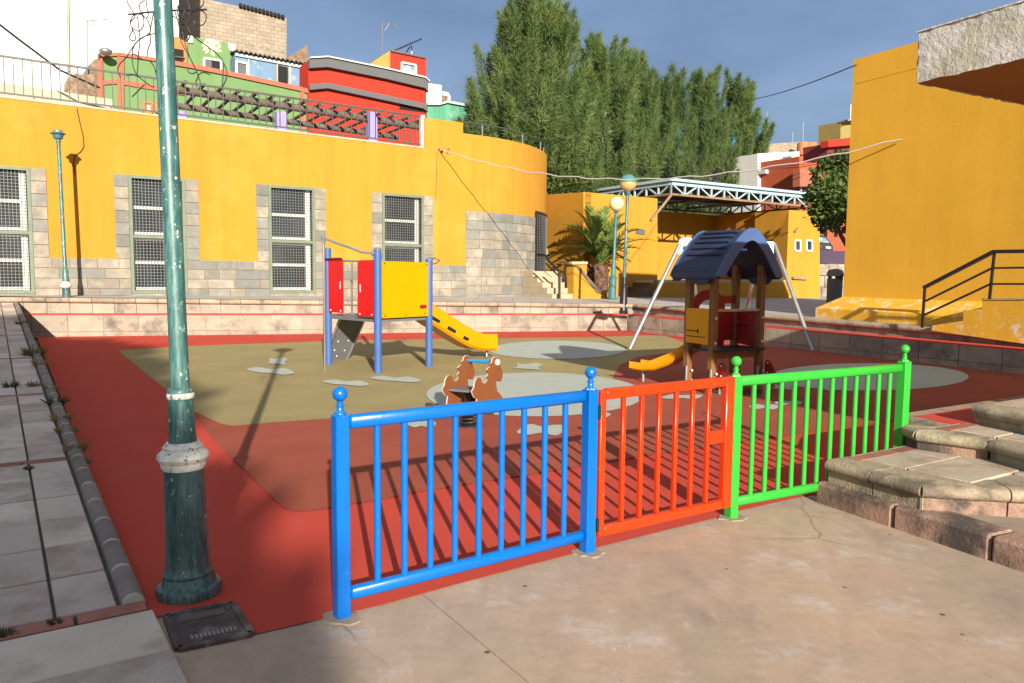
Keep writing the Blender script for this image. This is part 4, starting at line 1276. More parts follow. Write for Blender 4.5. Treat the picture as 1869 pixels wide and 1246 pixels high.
# ------------------------------------------------------------------ spring horse
hb = at_z(857, 776, .02)
hn = Vector((.9, -.44, 0)).normalized()
ht = Vector((.44, .9, 0)).normalized()
t = thing('spring_rider', 'brown double horse spring rider with a grey seat and a blue hand bar', 'spring rider', hb)
hpx = [(720, 700), (705, 655), (735, 605), (745, 530), (770, 475), (800, 455), (828, 470), (838, 510), (852, 537), (888, 541), (912, 512), (925, 492), (905, 452), (922, 432), (936, 405), (918, 352), (930, 330), (948, 315), (968, 306), (962, 262), (985, 245), (1000, 192), (1020, 170), (1060, 176), (1090, 196), (1096, 270), (1120, 330), (1140, 400), (1130, 470), (1112, 516), (1080, 510), (1060, 482), (1045, 505), (1047, 570), (1060, 648), (1100, 692), (1135, 740), (1150, 800), (1150, 860), (1120, 900), (1080, 880), (1040, 842), (980, 838), (920, 850), (860, 905), (800, 925), (765, 890), (775, 800), (780, 760), (740, 742)]
off_r = .175
plR = Plane.__new__(Plane)
plR.p, plR.u, plR.n = hb + hn * off_r, ht, hn
plR.p = Vector((plR.p.x, plR.p.y, 0))
outl = [plR.pt(770 + x / 7.789, 630 + y / 7.789) for x, y in hpx]
for sgn in (1, -1):
    sh = Vector((0, 0, 0)) if sgn > 0 else -hn * (2 * off_r)
    P = [p + sh for p in outl]
    gc_ = sum(P, Vector((0, 0, 0))) / len(P)
    side = MB().prism([p - hn * .011 for p in P], hn * .022).build('horse_board', M['p_brown'], t)
    MB().prism([gc_ + (p - gc_) * 1.014 - hn * .005 for p in P], hn * .010).build('board_core', M['p_edge'], side)
    eye = plR.pt(770 + 1078 / 7.789, 630 + 325 / 7.789) + sh + hn * (.012)
    MB().lathe(eye, hn, [(0, .010), (.003, .008)], 10).build('eye', M['p_black'], side)
grip = plR.pt(770 + 1050 / 7.789, 630 + 240 / 7.789)
tube('hand_bar', [grip + hn * .02, grip - hn * (2 * off_r + .01)], .019, 'handle_blue', n=14)
dot(grip + hn * .012, hn, .036, 'bolt', 'bar_cap', th=.03)
seat_c = plR.pt(770 + 900 / 7.789, 630 + 640 / 7.789) - hn * off_r
MB().box(seat_c - ht * .03, hn * (off_r - .013), ht * .15, (0, 0, .012), .006).build('seat', M['p_grey'], t)
MB().box(seat_c - Vector((0, 0, .10)), hn * .05, ht * .06, (0, 0, .085), .01).build('seat_block', M['p_black'], t)
sp = []
sz1 = seat_c.z - .17
for i in range(120):
    a = i / 119 * 2 * math.pi * 5
    rr = .085 + .012 * math.sin(i / 119 * math.pi)
    sp.append(Vector((hb.x + rr * math.cos(a), hb.y + rr * math.sin(a), .035 + (sz1 - .035) * i / 119)))
MB().tube(sp, .012, 8).build('spring', M['p_black'], t, smooth=60)
MB().lathe((hb.x, hb.y, .006), (0, 0, 1), [(0, .12), (.02, .12), (.028, .10)], 20).build('base_plate', M['p_black'], t, smooth=40)

# ------------------------------------------------------------------ playhouse
qF = Vector((2.76, 10.52, 0))
uW = Vector((.856, .517, 0))
uD = Vector((-.517, .856, 0))
WID, DEP = .93, .47
qR, qL, qB = qF + uW * WID, qF + uD * DEP, qF + uW * WID + uD * DEP
t = thing('playhouse', 'small wooden playhouse with a navy curved roof, wine red panels and an orange slide', 'playhouse', qF)
def zq(py, p, px=1300):
    return at_d(px, py, p.y).z
for q in (qF, qR, qL, qB):
    MB().box((q.x, q.y, .09 + .86), uW * .048, uD * .048, (0, 0, .86), .008).build('post', M['p_wood'], t)
    MB().lathe((q.x - .035 * uW.x, q.y - .035 * uW.y - .06, 0.008), (0, 0, 1), [(0, .02), (.36, .02)], 10).build('post_foot', M['galv'], t, smooth=40)
    for z in (.16, .30):
        dot(Vector((q.x, q.y, z)) - uD * .09, -uD, .018)
# roof: ribbed curved shell, ridge along uD
c0 = qF + uW * (WID / 2) + uD * (DEP / 2)
apex, eave = 2.20, 1.66
hw, hd = .635, .43
arc = [(-1.0, .03), (-.93, .0), (-.62, .235), (-.40, .395), (-.20, .52), (-.08, .565), (.08, .565), (.20, .52), (.40, .395), (.62, .235), (.93, .0), (1.0, .03)]
outer = [(-1.02, -.045), (-.98, .02), (-.82, .175), (-.62, .335), (-.42, .475), (-.22, .58), (-.08, .62), (.08, .62), (.22, .58), (.42, .475), (.62, .335), (.82, .175), (.98, .02), (1.02, -.045)]
inner = [(.93, -.06), (.58, .20), (.36, .36), (.17, .465), (.05, .50), (-.05, .50), (-.17, .465), (-.36, .36), (-.58, .20), (-.93, -.06)]
def roof_pt(x, z, d):
    p = c0 + uW * (x * hw) + uD * d
    return Vector((p.x, p.y, eave + z))
ring = outer + inner
MB().prism([roof_pt(x, z, -hd) for x, z in ring], uD * (2 * hd)).build('roof', M['p_navy'], t, smooth=35)
rf = bpy.data.objects[-1] if False else None
roof = [o for o in t.children if o.name.startswith('roof')][0]
# front fascia and its twin, sunlight put into their lighter blue
for d in (-hd - .03, hd):
    fa = [(x, z + .02) for x, z in outer] + [(.80, -.03), (.56, .175), (.35, .335), (.16, .44), (.05, .47), (-.05, .47), (-.16, .44), (-.35, .335), (-.56, .175), (-.80, -.03)]
    MB().prism([roof_pt(x, z, d) for x, z in fa], uD * .03).build('roof_edge', M['p_roof_edge'], roof, smooth=35)
for sx in (-1, 1):
    for k, (x, z) in enumerate(((.70, .27), (.58, .36), (.46, .445), (.34, .515), (.22, .578))):
        A = roof_pt(sx * x, z + .004, -hd + .10)
        Bq = roof_pt(sx * x, z + .004, hd - .10)
        MB().tube([A, A + uD * .03 + Vector((0, 0, .012)), Bq - uD * .03 + Vector((0, 0, .012)), Bq], [.012, .028, .028, .012], 8).build('roof_rib', M['p_navy'], roof, smooth=60)
    # hanging eave boards with a scalloped lower edge
    base = [(-hd, .05), (-hd, -.06), (-hd * .72, -.06), (-hd * .55, -.13), (-hd * .2, -.15), (hd * .1, -.12), (hd * .3, -.03), (hd * .5, .0), (hd * .75, -.09), (hd, -.10), (hd, .05)]
    P = [roof_pt(sx * .97, z, d) for d, z in base]
    MB().prism(P, uW * (-sx * .05)).build('eave_board', M['p_navy'], roof)
MB().bar(roof_pt(-.25, .34, -.2), roof_pt(.25, .34, -.2), .05, .05).build('roof_tie', M['p_blue'], t)
# panels
def hp_panel(name, a, b, pts, m, off=0.0, th=.018, parent=None):
    return flat_panel(name, a, b, pts, m, th, off, parent or t)
zt1, zb1 = zq(562, qL, 1270), zq(628, qF, 1275)
yo = hp_panel('side_panel', qL, qF, round_rect(.02, .94, .70, 1.19, .03, .02), 'p_yellow', .056)
hp_panel('latch_mark', qL, qF, [(.06, .88), (.50, .88), (.50, .868), (.06, .868)], 'dark', .066, .004, yo)
hp_panel('latch_mark', qL, qF, [(.06, .80), (.85, .80), (.85, .79), (.06, .79)], 'dark', .066, .004, yo)
hp_panel('latch_mark', qL, qF, [(.50, .85), (.56, .85), (.56, .90), (.50, .90)], 'dark', .066, .004, yo)
# rear arch of wine red board
arch = []
na = 16
for k in range(na + 1):
    a = math.pi * k / na
    arch.append((.40 + .36 * math.cos(a), 1.18 + .27 * math.sin(a)))
arch_in = []
for k in range(na + 1):
    a = math.pi * (1 - k / na)
    arch_in.append((.40 + .23 * math.cos(a), 1.10 + .20 * math.sin(a)))
ra = hp_panel('arch_panel', qL, qB, [(.76, .62)] + [(.76, 1.18)] + arch + [(.04, .62), (.17, .62)] + arch_in + [(.63, .62)], 'p_wine', 0.0)
hp_panel('arch_lug', qL, qB, [(.74, 1.24), (.97, 1.24), (.97, 1.36), (.70, 1.36)], 'p_wine', .002, .02, ra)
rw_ = hp_panel('side_panel', qB, qR, [(.05, .66), (.95, .62), (.95, 1.14), (.05, 1.16)], 'p_wine', 0.0)
hp_panel('latch_mark', qB, qR, [(.1, .93), (.6, .93), (.6, .915), (.1, .915)], 'dark', .012, .004, rw_)
rp2 = hp_panel('rear_panel', qL, qB, [(.77, .70), (.97, .70), (.97, 1.15), (.77, 1.15)], 'p_wine', .0)
MB().bar(Z(qF + uW * .05, 1.17) - uD * .0, Z(qR - uW * .05, 1.17), .06, .035).build('counter_bar', M['galv'], t)
for q in (qF, qR):
    dot(Vector((q.x, q.y, 1.06)) - uD * .05, -uD, .02)
    dot(Vector((q.x, q.y, .72)) - uD * .05, -uD, .02)
# deck
MB().prism([Z(qF - uD * .09 - uW * .03, .60), Z(qR - uD * .09 + uW * .03, .60), Z(qB + uD * .03 + uW * .03, .60), Z(qL + uD * .03 - uW * .03, .60)], (0, 0, .03)).build('deck', M['p_black'], t)
MB().bar(Z(qF + uW * .05, .545), Z(qR - uW * .05, .545), .03, .10).build('deck_beam', M['p_wood'], t)
lg = qF + uW * .72 + uD * .25
MB().box((lg.x, lg.y, .30), uW * .10, uD * .02, (0, 0, .295), .004).build('deck_leg', M['p_wood'], t)
# low step in front with wine red brackets
for q, s_ in ((qF, 1), (qR, 1)):
    b = q - uD * .06 + uW * .07
    P = [Z(b, .42), Z(b - uD * .05, .46), Z(b - uD * .10, .42), Z(b - uD * .24, .22), Z(b - uD * .24, .14), Z(b - uD * .10, .12), Z(b, .20)]
    br = MB().prism(P, uW * .02).build('step_bracket', M['p_wine'], t)
    for dd, z in ((.05, .41), (.05, .27), (.20, .19), (.10, .16)):
        dot(Z(b - uD * dd, z) - uW * .002, -uW, .014, parent=br)
st0, st1 = qF - uD * .22 + uW * .09, qR - uD * .22 + uW * .07
MB().box(Z((st0 + st1) / 2, .235), (st1 - st0) / 2, uD * .10, (0, 0, .015), .004).build('step_tread', M['p_black'], t)
for px, py in ((1313, 719), (1394, 722)):
    f = at_z(px, py, .01)
    MB().lathe((f.x, f.y, .006), (0, 0, 1), [(0, .03), (.012, .03), (.014, .019), (.23, .019)], 10).build('step_foot', M['galv'], t, smooth=40)
# its small orange slide, away to the left
a0 = qL + uW * .36
L2 = 1.15
mb = MB()
pr2 = [(0, .63), (.08, .62), (.25, .50), (.45, .36), (.65, .26), (.82, .225), (1.0, .235)]
rings = []
sect2 = [(-.2, .13), (-.2, 0), (-.16, -.04), (.16, -.04), (.2, 0), (.2, .13), (.17, .13), (.16, .03), (.13, 0), (-.13, 0), (-.16, .03), (-.17, .13)]
sl_dir = (uD * .93 - uW * .36).normalized()
sl_n = Vector((sl_dir.y, -sl_dir.x, 0))
for i, (f, z) in enumerate(pr2):
    c = a0 + sl_dir * (f * L2)
    rings.append([Vector((c.x, c.y, z)) + sl_n * o + Vector((0, 0, h * (1.0 if f < .8 else 0.75))) for o, h in sect2])
k = len(sect2)
mb.add([v for r in rings for v in r], [(i * k + j, i * k + (j + 1) % k, (i + 1) * k + (j + 1) % k, (i + 1) * k + j) for i in range(len(rings) - 1) for j in range(k)] + [tuple(range(k)), tuple(range((len(rings) - 1) * k, len(rings) * k))])
mb.build('slide_chute', M['p_slide'], t, smooth=50)
f = a0 + sl_dir * (L2 * .88)
MB().lathe((f.x, f.y, .006), (0, 0, 1), [(0, .025), (.19, .022)], 10).build('slide_foot', M['galv'], t, smooth=40)

# ------------------------------------------------------------------ swing frame
lf1, rf1 = at_z(1149, 637, .01), at_z(1484, 640, .01)
t = thing('swing_frame', 'galvanised steel swing frame with splayed legs behind the playhouse', 'swing', lf1)
ltop, rtop = at_d(1250, 436, 18.1), at_d(1411, 444, 18.5)
lf2 = Vector((4.95, 19.9, .01))
rf2 = Vector((6.15, 20.6, .01))
gl = M['galv']
def leg(foot, top, r=.048):
    MB().tube([foot, top], r, 12).build('leg', gl, t, smooth=60)
leg(lf1, ltop + Vector((-.06, 0, 0))); leg(lf2, ltop + Vector((.09, .1, 0)))
leg(rf1, rtop + Vector((.03, 0, 0))); leg(rf2, rtop + Vector((-.28, .15, -.2)))
MB().tube([ltop + Vector((.05, .06, -.28)), rtop + Vector((-.1, .05, -.28))], .05, 12).build('cross_bar', gl, t, smooth=60)
# head castings
cl = ltop
MB().prism([at_d(x, y, 18.02) for x, y in ((1241, 437), (1250, 433), (1262, 434), (1264, 463), (1256, 465), (1235, 463), (1232, 460))], (0, .10, 0)).build('bracket', gl, t)
MB().lathe(at_d(1250, 452, 18.02), (0, -1, 0), [(0, .055), (.015, .055), (.02, .04)], 16).build('bracket_cap', M['p_black'], t, smooth=40)
MB().prism([at_d(x, y, 18.45) for x, y in ((1390, 443), (1397, 440), (1412, 441), (1419, 468), (1416, 470), (1398, 463))], (0, .10, 0)).build('bracket', gl, t)
# ------------------------------------------------------------------ yellow building along the rear
wa = at_d(290, 545, 21.9)
WP = Plane((wa.x, wa.y), U33)
S_BEND = WP.s_of(WP.pt(862, 540))
RB = 6.0
TURN = math.radians(66)
ctr = WP.at(S_BEND, 0) - WP.n * RB            # centre of the rounded end lies behind the face
def wp(s, off=0.0):
    """point on the facade line, s metres along it, and the outward normal"""
    if s <= S_BEND:
        p = WP.at(s, 0, off)
        return Vector((p.x, p.y, 0)), WP.n
    a = (s - S_BEND) / RB
    n = Matrix.Rotation(a, 3, 'Z') @ WP.n
    p = ctr + n * (RB + off)
    return Vector((p.x, p.y, 0)), n
S_END = S_BEND + RB * TURN
def wpx(px, py):
    """(s, z) of the facade point seen at px, py"""
    q = WP.pt(px, py)
    s = WP.s_of(q)
    if s > S_BEND:
        lo, hi = S_BEND, S_END
        for _ in range(40):
            m = (lo + hi) / 2
            p, _n = wp(m)
            if proj(Vector((p.x, p.y, 1.6)))[0] < px:
                lo = m
            else:
                hi = m
        s = lo
    p, _n = wp(s)
    return s, at_d(px, py, p.y).z
def W(s, z, off=0.0):
    p, _n = wp(s, off)
    return Vector((p.x, p.y, z))
S0 = wpx(-140, 500)[0]
b_root = thing('yellow_building', 'long yellow building with stone base, barred tall windows and a rounded right end', 'building', W(S0, 0))
windows = []
for (l, r, tl, bl) in ((-38, 60, 300, 529), (237, 340, 318, 532), (490.5, 575, 338, 534), (697.5, 773, 360, 537)):
    s_l, s_r = wpx(l, 440)[0], wpx(r, 440)[0]
    z1 = wpx((l + r) / 2, tl if l > 0 else 292)[1]
    z0 = wpx((l + r) / 2, bl)[1]
    windows.append([s_l, s_r, z0, z1])
zt_m = sum(w[3] for w in windows[1:]) / 3
zb_m = sum(w[2] for w in windows[1:]) / 3
for w in windows:
    w[2], w[3] = zb_m, zt_m
top_pts = [wpx(x, y) for x, y in ((-130, 162), (0, 178), (380, 224), (768, 270))]
ZT0, ZT1 = top_pts[0][1], top_pts[-1][1]
S_T0, S_T1 = top_pts[0][0], top_pts[-1][0]
def ztop(s):
    return ZT0 + (ZT1 - ZT0) * (s - S_T0) / (S_T1 - S_T0)
S_P0, S_P1 = max(wpx(768, 240)[0], windows[3][1] + .03), wpx(845, 240)[0]
Z_PAR = (wpx(768, 214)[1] + wpx(845, 223)[1]) / 2
Z_END = wpx(846, 243)[1]
TW = 0.35
def wall_piece(mb, s0, s1, z0, z1a, z1b):
    n = max(1, int((s1 - s0) / 0.35)) if s1 > S_BEND else 1
    for i in range(n):
        a, b = s0 + (s1 - s0) * i / n, s0 + (s1 - s0) * (i + 1) / n
        za, zb = z1a + (z1b - z1a) * i / n, z1a + (z1b - z1a) * (i + 1) / n
        mb.add([W(a, z0), W(b, z0), W(b, zb), W(a, za), W(a, z0, -TW), W(b, z0, -TW), W(b, zb, -TW), W(a, za, -TW)],
               [(0, 1, 2, 3), (4, 5, 6, 7), (0, 1, 5, 4), (3, 2, 6, 7), (0, 3, 7, 4), (1, 2, 6, 5)])
mb = MB()
zb_g = 0.3
edges = [S0]
for w in windows:
    edges += [w[0], w[1]]
edges.append(S_P0)
for i in range(len(edges) - 1):
    a, b = edges[i], edges[i + 1]
    hole = i % 2 == 1
    if hole:
        wall_piece(mb, a, b, zb_g, zb_m, zb_m)
        wall_piece(mb, a, b, zt_m, ztop(a), ztop(b))
    else:
        wall_piece(mb, a, b, zb_g, ztop(a), ztop(b))
wall_piece(mb, S_P0, S_P1, zb_g, Z_PAR, Z_PAR)
wall_piece(mb, S_P1, S_BEND, zb_g, Z_END, Z_END)
wall_piece(mb, S_BEND, S_END, zb_g, Z_END, Z_END)
mb.build('wall', M['yellow'], b_root, smooth=35)
# flat roof behind the parapet and the interior seen through the windows
rp_ = [W(S0, 0, -.3), W(S_BEND, 0, -.3), W(S_END, 0, -.35), W(S_END, 0, -.35) - EU * 1 + Vector((-4, 7, 0)), W(S0, 0, -9)]
MB().prism([Vector((p.x, p.y, 4.9)) for p in rp_], (0, 0, .15)).build('roof', M['ground'], b_root)
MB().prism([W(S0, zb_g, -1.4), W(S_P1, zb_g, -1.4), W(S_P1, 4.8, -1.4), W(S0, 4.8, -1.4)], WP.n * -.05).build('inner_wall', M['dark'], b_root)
# paving between the head of the ramp and the building
_a = [APRON[0], APRON[1], APRON[2], W(windows[1][0], zT(*wp(windows[1][0])[0].xy) + .003, .05), W(windows[0][1], .985, -.02), W(S0, 1.0, -.02), W(S0, 1.0, -.02) + Vector((-6, 2, 0))]
kind(up_faces(MB().add(_a, [(0, 1, 5), (1, 4, 5), (1, 2, 4), (2, 3, 4), (0, 5, 6)]).build('terrace_apron', M['slab'], recalc=False)), 'structure')
# windows
for w in windows:
    s_l, s_r, z0, z1 = w
    f = thing('window', '', '', (0, 0, 0))
    del f['label'], f['category']
    f.parent = b_root
    f.location = -OFFS[b_root.name]
    OFFS[f.name] = Vector((0, 0, 0))
    u = WP.u
    fw = .085
    mb = MB()
    zmid = z0 + (z1 - z0) * .485
    for a, b in ((W(s_l, z0 + fw / 2, .01), W(s_r, z0 + fw / 2, .01)), (W(s_l, z1 - fw / 2, .01), W(s_r, z1 - fw / 2, .01)), (W(s_l + fw, zmid, .0), W(s_r - fw, zmid, .0))):
        mb.bar(a, b, .07, fw)
    for s in (s_l + fw / 2, s_r - fw / 2):
        mb.bar(W(s, z0 + fw, .008), W(s, z1 - fw, .008), .07, fw, up=u)
    mb.build('outer_frame', M['frame_green'], f)
    mb = MB()
    step = .082
    n = int((s_r - s_l - 2 * fw) / step)
    for i in range(1, n):
        s = s_l + fw + i * (s_r - s_l - 2 * fw) / n
        mb.bar(W(s, z0 + fw, -.02), W(s, z1 - fw, -.02), .009, .009, up=u)
    n = int((z1 - z0 - 2 * fw) / step)
    for i in range(1, n):
        z = z0 + fw + i * (z1 - z0 - 2 * fw) / n
        mb.bar(W(s_l + fw, z, -.029), W(s_r - fw, z, -.029), .009, .009)
    kind(mb.build('wire_mesh', M['wire'], f), 'stuff')
    # white casement behind the mesh, four dark lights
    sr2 = s_r - fw - .10
    zs = [z0 + fw, z0 + (z1 - z0) * .265, zmid, z0 + (z1 - z0) * .735, z1 - fw]
    mb = MB()
    mb.bar(W(sr2, z0 + fw, -.16), W(sr2, z1 - fw, -.16), .06, .15, up=u)
    mb.bar(W(s_l + fw + .03, z0 + fw, -.16), W(s_l + fw + .03, z1 - fw, -.16), .06, .05, up=u)
    for z in (zs[0] + .05, zs[1], zs[2] + .10, zs[3], zs[2] - .07):
        mb.bar(W(s_l + fw + .055, z, -.155), W(sr2 - .075, z, -.155), .06, .085)
    mb.build('casement', M['white_trim'], f)
    for k in range(4):
        MB().prism([W(s_l + fw, zs[k] + .02, -.19), W(sr2, zs[k] + .02, -.19), W(sr2, zs[k + 1] - .02, -.19), W(s_l + fw, zs[k + 1] - .02, -.19)], WP.n * -.01).build('pane', M['glass'], f)
# stone base, window jambs and the tall panel by the door: individual stones
zs_band = sum(wpx(x, y)[1] for x, y in ((150, 464), (410, 472), (640, 482), (830, 490))) / 4
def stone(s0, s1, z0, z1, blue=False):
    g = .007
    off = .028 + random.uniform(-.005, .007)
    a, b = s0 + g, s1 - g
    vs = [W(a, z0 + g, -.05), W(b, z0 + g, -.05), W(b, z1 - g, -.05), W(a, z1 - g, -.05), W(a, z0 + g, off), W(b, z0 + g, off), W(b, z1 - g, off), W(a, z1 - g, off)]
    MB().add(vs, [(0, 3, 2, 1), (4, 5, 6, 7), (0, 1, 5, 4), (3, 7, 6, 2), (0, 4, 7, 3), (1, 2, 6, 5)]).build('stone', M['ashlar_blue' if blue else 'ashlar'], b_root)
nst = [0]
def course(s0, s1, z0, z1, L=.72, pb=.4):
    s = s0
    while s < s1 - .02:
        l = L * random.uniform(.6, 1.25)
        e = s + l
        if s1 - e < .25:
            e = s1
        stone(s, e, z0, z1, random.random() < pb)
        nst[0] += 1
        s = e
segs = []
jw = .36
prev = S0
for w in windows:
    segs.append((prev, w[0]))
    prev = w[1]
S_TALL = wpx(850, 440)[0]
segs.append((prev, S_TALL))
rows = 5
zlow = .62
hrow = (zs_band - zlow) / rows
for (a, b) in segs:
    for r in range(rows):
        course(a, b, zlow + r * hrow, zlow + (r + 1) * hrow, .66, .42)
for w in windows:
    course(w[0], w[1], zlow, zb_m, 1.3, .2)
    hj = (zt_m - zs_band) / 7
    for r in range(7):
        for s_ in ((w[0] - jw, w[0]), (w[1], w[1] + jw)):
            if s_[0] > S0:
                stone(s_[0], s_[1], zs_band + r * hj, zs_band + (r + 1) * hj, random.random() < .35)
z_tall0, z_tall1 = wpx(850, 385)[1], wpx(960, 393)[1]
S_DOOR = wpx(975, 460)[0]
z_tall = (z_tall0 * 2 + z_tall1) / 3
nr = 10
hr = (z_tall - zlow) / nr
for r in range(nr):
    course(S_TALL, S_DOOR, zlow + r * hr, zlow + (r + 1) * hr, .62, .38)
# barred door at the rounded end
dr = S_DOOR + .02
dw = S_END - .1 - dr
zd0, zd1 = .85, at_d(985, 389, W(S_DOOR + .7, 0).y).z
fdoor = MB()
for a, b in (((dr, zd0), (dr, zd1)), ((dr + dw, zd0), (dr + dw, zd1))):
    fdoor.bar(W(a[0], a[1], .03), W(b[0], b[1], .03), .05, .09, up=WP.u)
for z in (zd0, (zd0 + zd1) / 2, zd1):
    n = 4
    for i in range(n):
        fdoor.bar(W(dr + dw * i / n, z, .03), W(dr + dw * (i + 1) / n, z, .03), .05, .08)
door = fdoor.build('door', M['black_metal'], b_root)
mb = MB()
for i in range(5):
    mb.add([W(dr + dw * i / 5, zd0, .012), W(dr + dw * (i + 1) / 5, zd0, .012), W(dr + dw * (i + 1) / 5, zd1, .012), W(dr + dw * i / 5, zd1, .012)], [(0, 1, 2, 3)])
mb.build('door_backing', M['dark'], door)
mb = MB()
for i in range(1, 16):
    s = dr + dw * i / 16
    mb.bar(W(s, zd0, .03), W(s, zd1, .03), .012, .012, up=WP.u)
for i in range(1, 32):
    z = zd0 + (zd1 - zd0) * i / 32
    for q in range(3):
        mb.bar(W(dr + dw * q / 3, z, .035), W(dr + dw * (q + 1) / 3, z, .035), .010, .010)
kind(mb.build('door_mesh', M['wire'], door), 'stuff')
mb_ = at_d(1002, 458, W(S_END, 0).y - .1)
MB().box(mb_, (.10, 0, 0), (0, .06, 0), (0, 0, .17), .015).build('meter_box', M['white_trim'], b_root)
# pale coping strip under the railing
mb = MB()
mb.prism([W(S0, ztop(S0) + .002, .02), W(S_P0 - .02, ztop(S_P0) + .002, .02), W(S_P0 - .02, ztop(S_P0) + .05, .02), W(S0, ztop(S0) + .05, .02)], WP.n * -.3)
mb.build('coping', M['cream'], b_root)

# ------------------------------------------------------------------ railings on top
t = thing('roof_railing', 'long grey metal railing with close bars along the top of the yellow building', 'railing', W(S0, ztop(S0)))
zr_b, zr_t = .10, 1.02
def RW(s, dz):
    return W(s, ztop(s) + .05 + dz, -.12)
sE = S_P0 - .05
MB().bar(RW(S0, zr_t), RW(sE, zr_t), .05, .05).build('top_rail', M['rail_grey'], t)
MB().bar(RW(S0, zr_b), RW(sE, zr_b), .04, .04).build('bottom_rail', M['rail_grey'], t)
n = int((sE - S0) / .205)
pr = None
for i in range(n + 1):
    s = S0 + (sE - S0) * i / n
    if pr is None:
        pr = MB().bar(RW(s, zr_b), RW(s, zr_t), .027, .027, up=WP.u).build('baluster', M['rail_grey'], t)
        c0 = RW(s, 0)
    else:
        copy_part(pr, t, RW(s, 0) - c0)
for x in (65, 205, 345, 455, 570, 672, 755):
    s = wpx(x, 250)[0]
    MB().bar(RW(s, -.06), RW(s, zr_b), .035, .035, up=WP.u).build('stub', M['rail_grey'], t)
MB().box(W(sE + .02, ztop(sE) + .55, -.12), WP.u * .07, WP.n * .07, (0, 0, .56)).build('end_post', M['white_trim'], t)
t = thing('curved_railing', 'low dark railing curving round the rounded end of the yellow building roof', 'railing', W(S_P1, Z_END))
pts = [W(S_P1 + (S_END - S_P1) * i / 24, Z_END + .42, -.15) for i in range(25)]
MB().tube(pts, .03, 8).build('top_rail', M['rail_grey'], t, smooth=60)
for f in (.12, .42, .68, .86):
    s = S_P1 + (S_END - S_P1) * f
    MB().bar(W(s, Z_END, -.15), W(s, Z_END + .42, -.15), .04, .04, up=WP.u).build('post', M['galv'], t)

# ------------------------------------------------------------------ cables on the yellow wall
def cable(name, label, pts, r=.012, m='cable', sag=0.0, seg=1):
    P = []
    for i in range(len(pts) - 1):
        a, b = Vector(pts[i]), Vector(pts[i + 1])
        for k in range(seg):
            f = k / seg
            P.append(a + (b - a) * f - Vector((0, 0, sag * 4 * f * (1 - f))))
    P.append(Vector(pts[-1]))
    o = MB().tube(P, r, 6).build(name, M[m], None, smooth=80)
    return tag(o, label, 'cable')
anch = W(*wpx(800, 272), .10)
def wall_px(*pts):
    return [W(*wpx(x, y), .02) for x, y in pts]
cable('wall_cable', 'dark cable hanging in a bend down the yellow wall left of the big lamp post', wall_px((140, 197), (146, 225), (152, 250), (153, 268), (147, 277), (136, 284), (134, 300), (137, 318)), .012)
cable('wall_cable', 'thin cable dropping straight down the yellow wall from the pale bracket', wall_px((797, 276), (797, 300), (796, 330), (795, 362)), .008)

# ------------------------------------------------------------------ hillside street behind
hs = [W(S0, 0, -9) + Vector((-20, 0, 0)), W(S0, 0, -9.0), W(S_END, 0, -9), W(S_END, 0, -9) + Vector((4, 4, 0)), Vector((10, 75, 0)), Vector((-70, 75, 0)), Vector((-70, 20, 0))]
kind(MB().prism([Vector((p.x, p.y, .0)) for p in hs], (0, 0, 4.6)).build('hillside', M['ground']), 'structure')

# helper for the houses behind: an outline on a vertical plane pushed back into a solid
def solid(plane, px, depth, name, m, parent, off=0.0):
    P = [plane.pt(x, y, off) for x, y in px]
    return MB().prism(P, -plane.n * depth).build(name, M[m], parent)
def trim(plane, px, name, m, parent, th=.06):
    """a thin raised piece standing proud of the facade"""
    P = [plane.pt(x, y, 0) for x, y in px]
    return MB().prism([p - plane.n * .02 for p in P], plane.n * (th + .02)).build(name, M[m], parent)
def strip(plane, line, w, name, m, parent, th=.06):
    """raised band along a px polyline, w px wide downwards"""
    return trim(plane, line + [(x, y + w) for x, y in line[::-1]], name, m, parent, th)
def win(plane, px, parent, frame='white_trim', pane='pale_glass', fw=.07, name='window'):
    P = [plane.pt(x, y, 0) for x, y in px]
    f = MB()
    for i in range(4):
        f.bar(P[i] + plane.n * .03, P[(i + 1) % 4] + plane.n * .03, .09, fw, up=plane.n)
    fo = f.build(name, M[frame], parent)
    MB().prism([p + plane.n * .005 for p in P], plane.n * .012).build('pane', M[pane], fo)
    return fo

def fplane(px, d):
    p = at_d(px, 300, d)
    return Plane((p.x, p.y), U33)
# --- pergola of logs on the roof terrace
PG = fplane(550, 28.0)
t = thing('pergola', 'weathered grey log pergola with lilac posts behind the roof railing', 'pergola', PG.pt(560, 240))
la, lb = PG.pt(322, 160), PG.pt(775, 236)
zpg = (PG.pt(560, 199).z)
la.z = lb.z = zpg
la = Vector((la.x, la.y, PG.pt(322, 163).z)); lb = Vector((lb.x, lb.y, PG.pt(772, 232).z))
MB().tube([la, lb], .13, 10).build('beam', M['log'], t, smooth=60)
bk = -PG.n * 2.6
MB().tube([la + bk, lb + bk], .11, 10).build('beam', M['log'], t, smooth=60)
nlog = 16
for i in range(nlog):
    c = la + (lb - la) * ((i + .35) / nlog)
    mb = MB().tube([c + PG.n * .55 + Vector((0, 0, .17)), c + bk * 1.15 + Vector((0, 0, .17))], .062, 8)
    mb.build('cross_log', M['log'], t, smooth=60)
for x in (330, 512, 678):
    p = PG.pt(x, 215)
    MB().box((p.x, p.y, (p.z + 4.9) / 2 + .05), PG.u * .17, PG.n * .15, (0, 0, (p.z - 4.9) / 2 + .15)).build('post', M['lilac'], t)

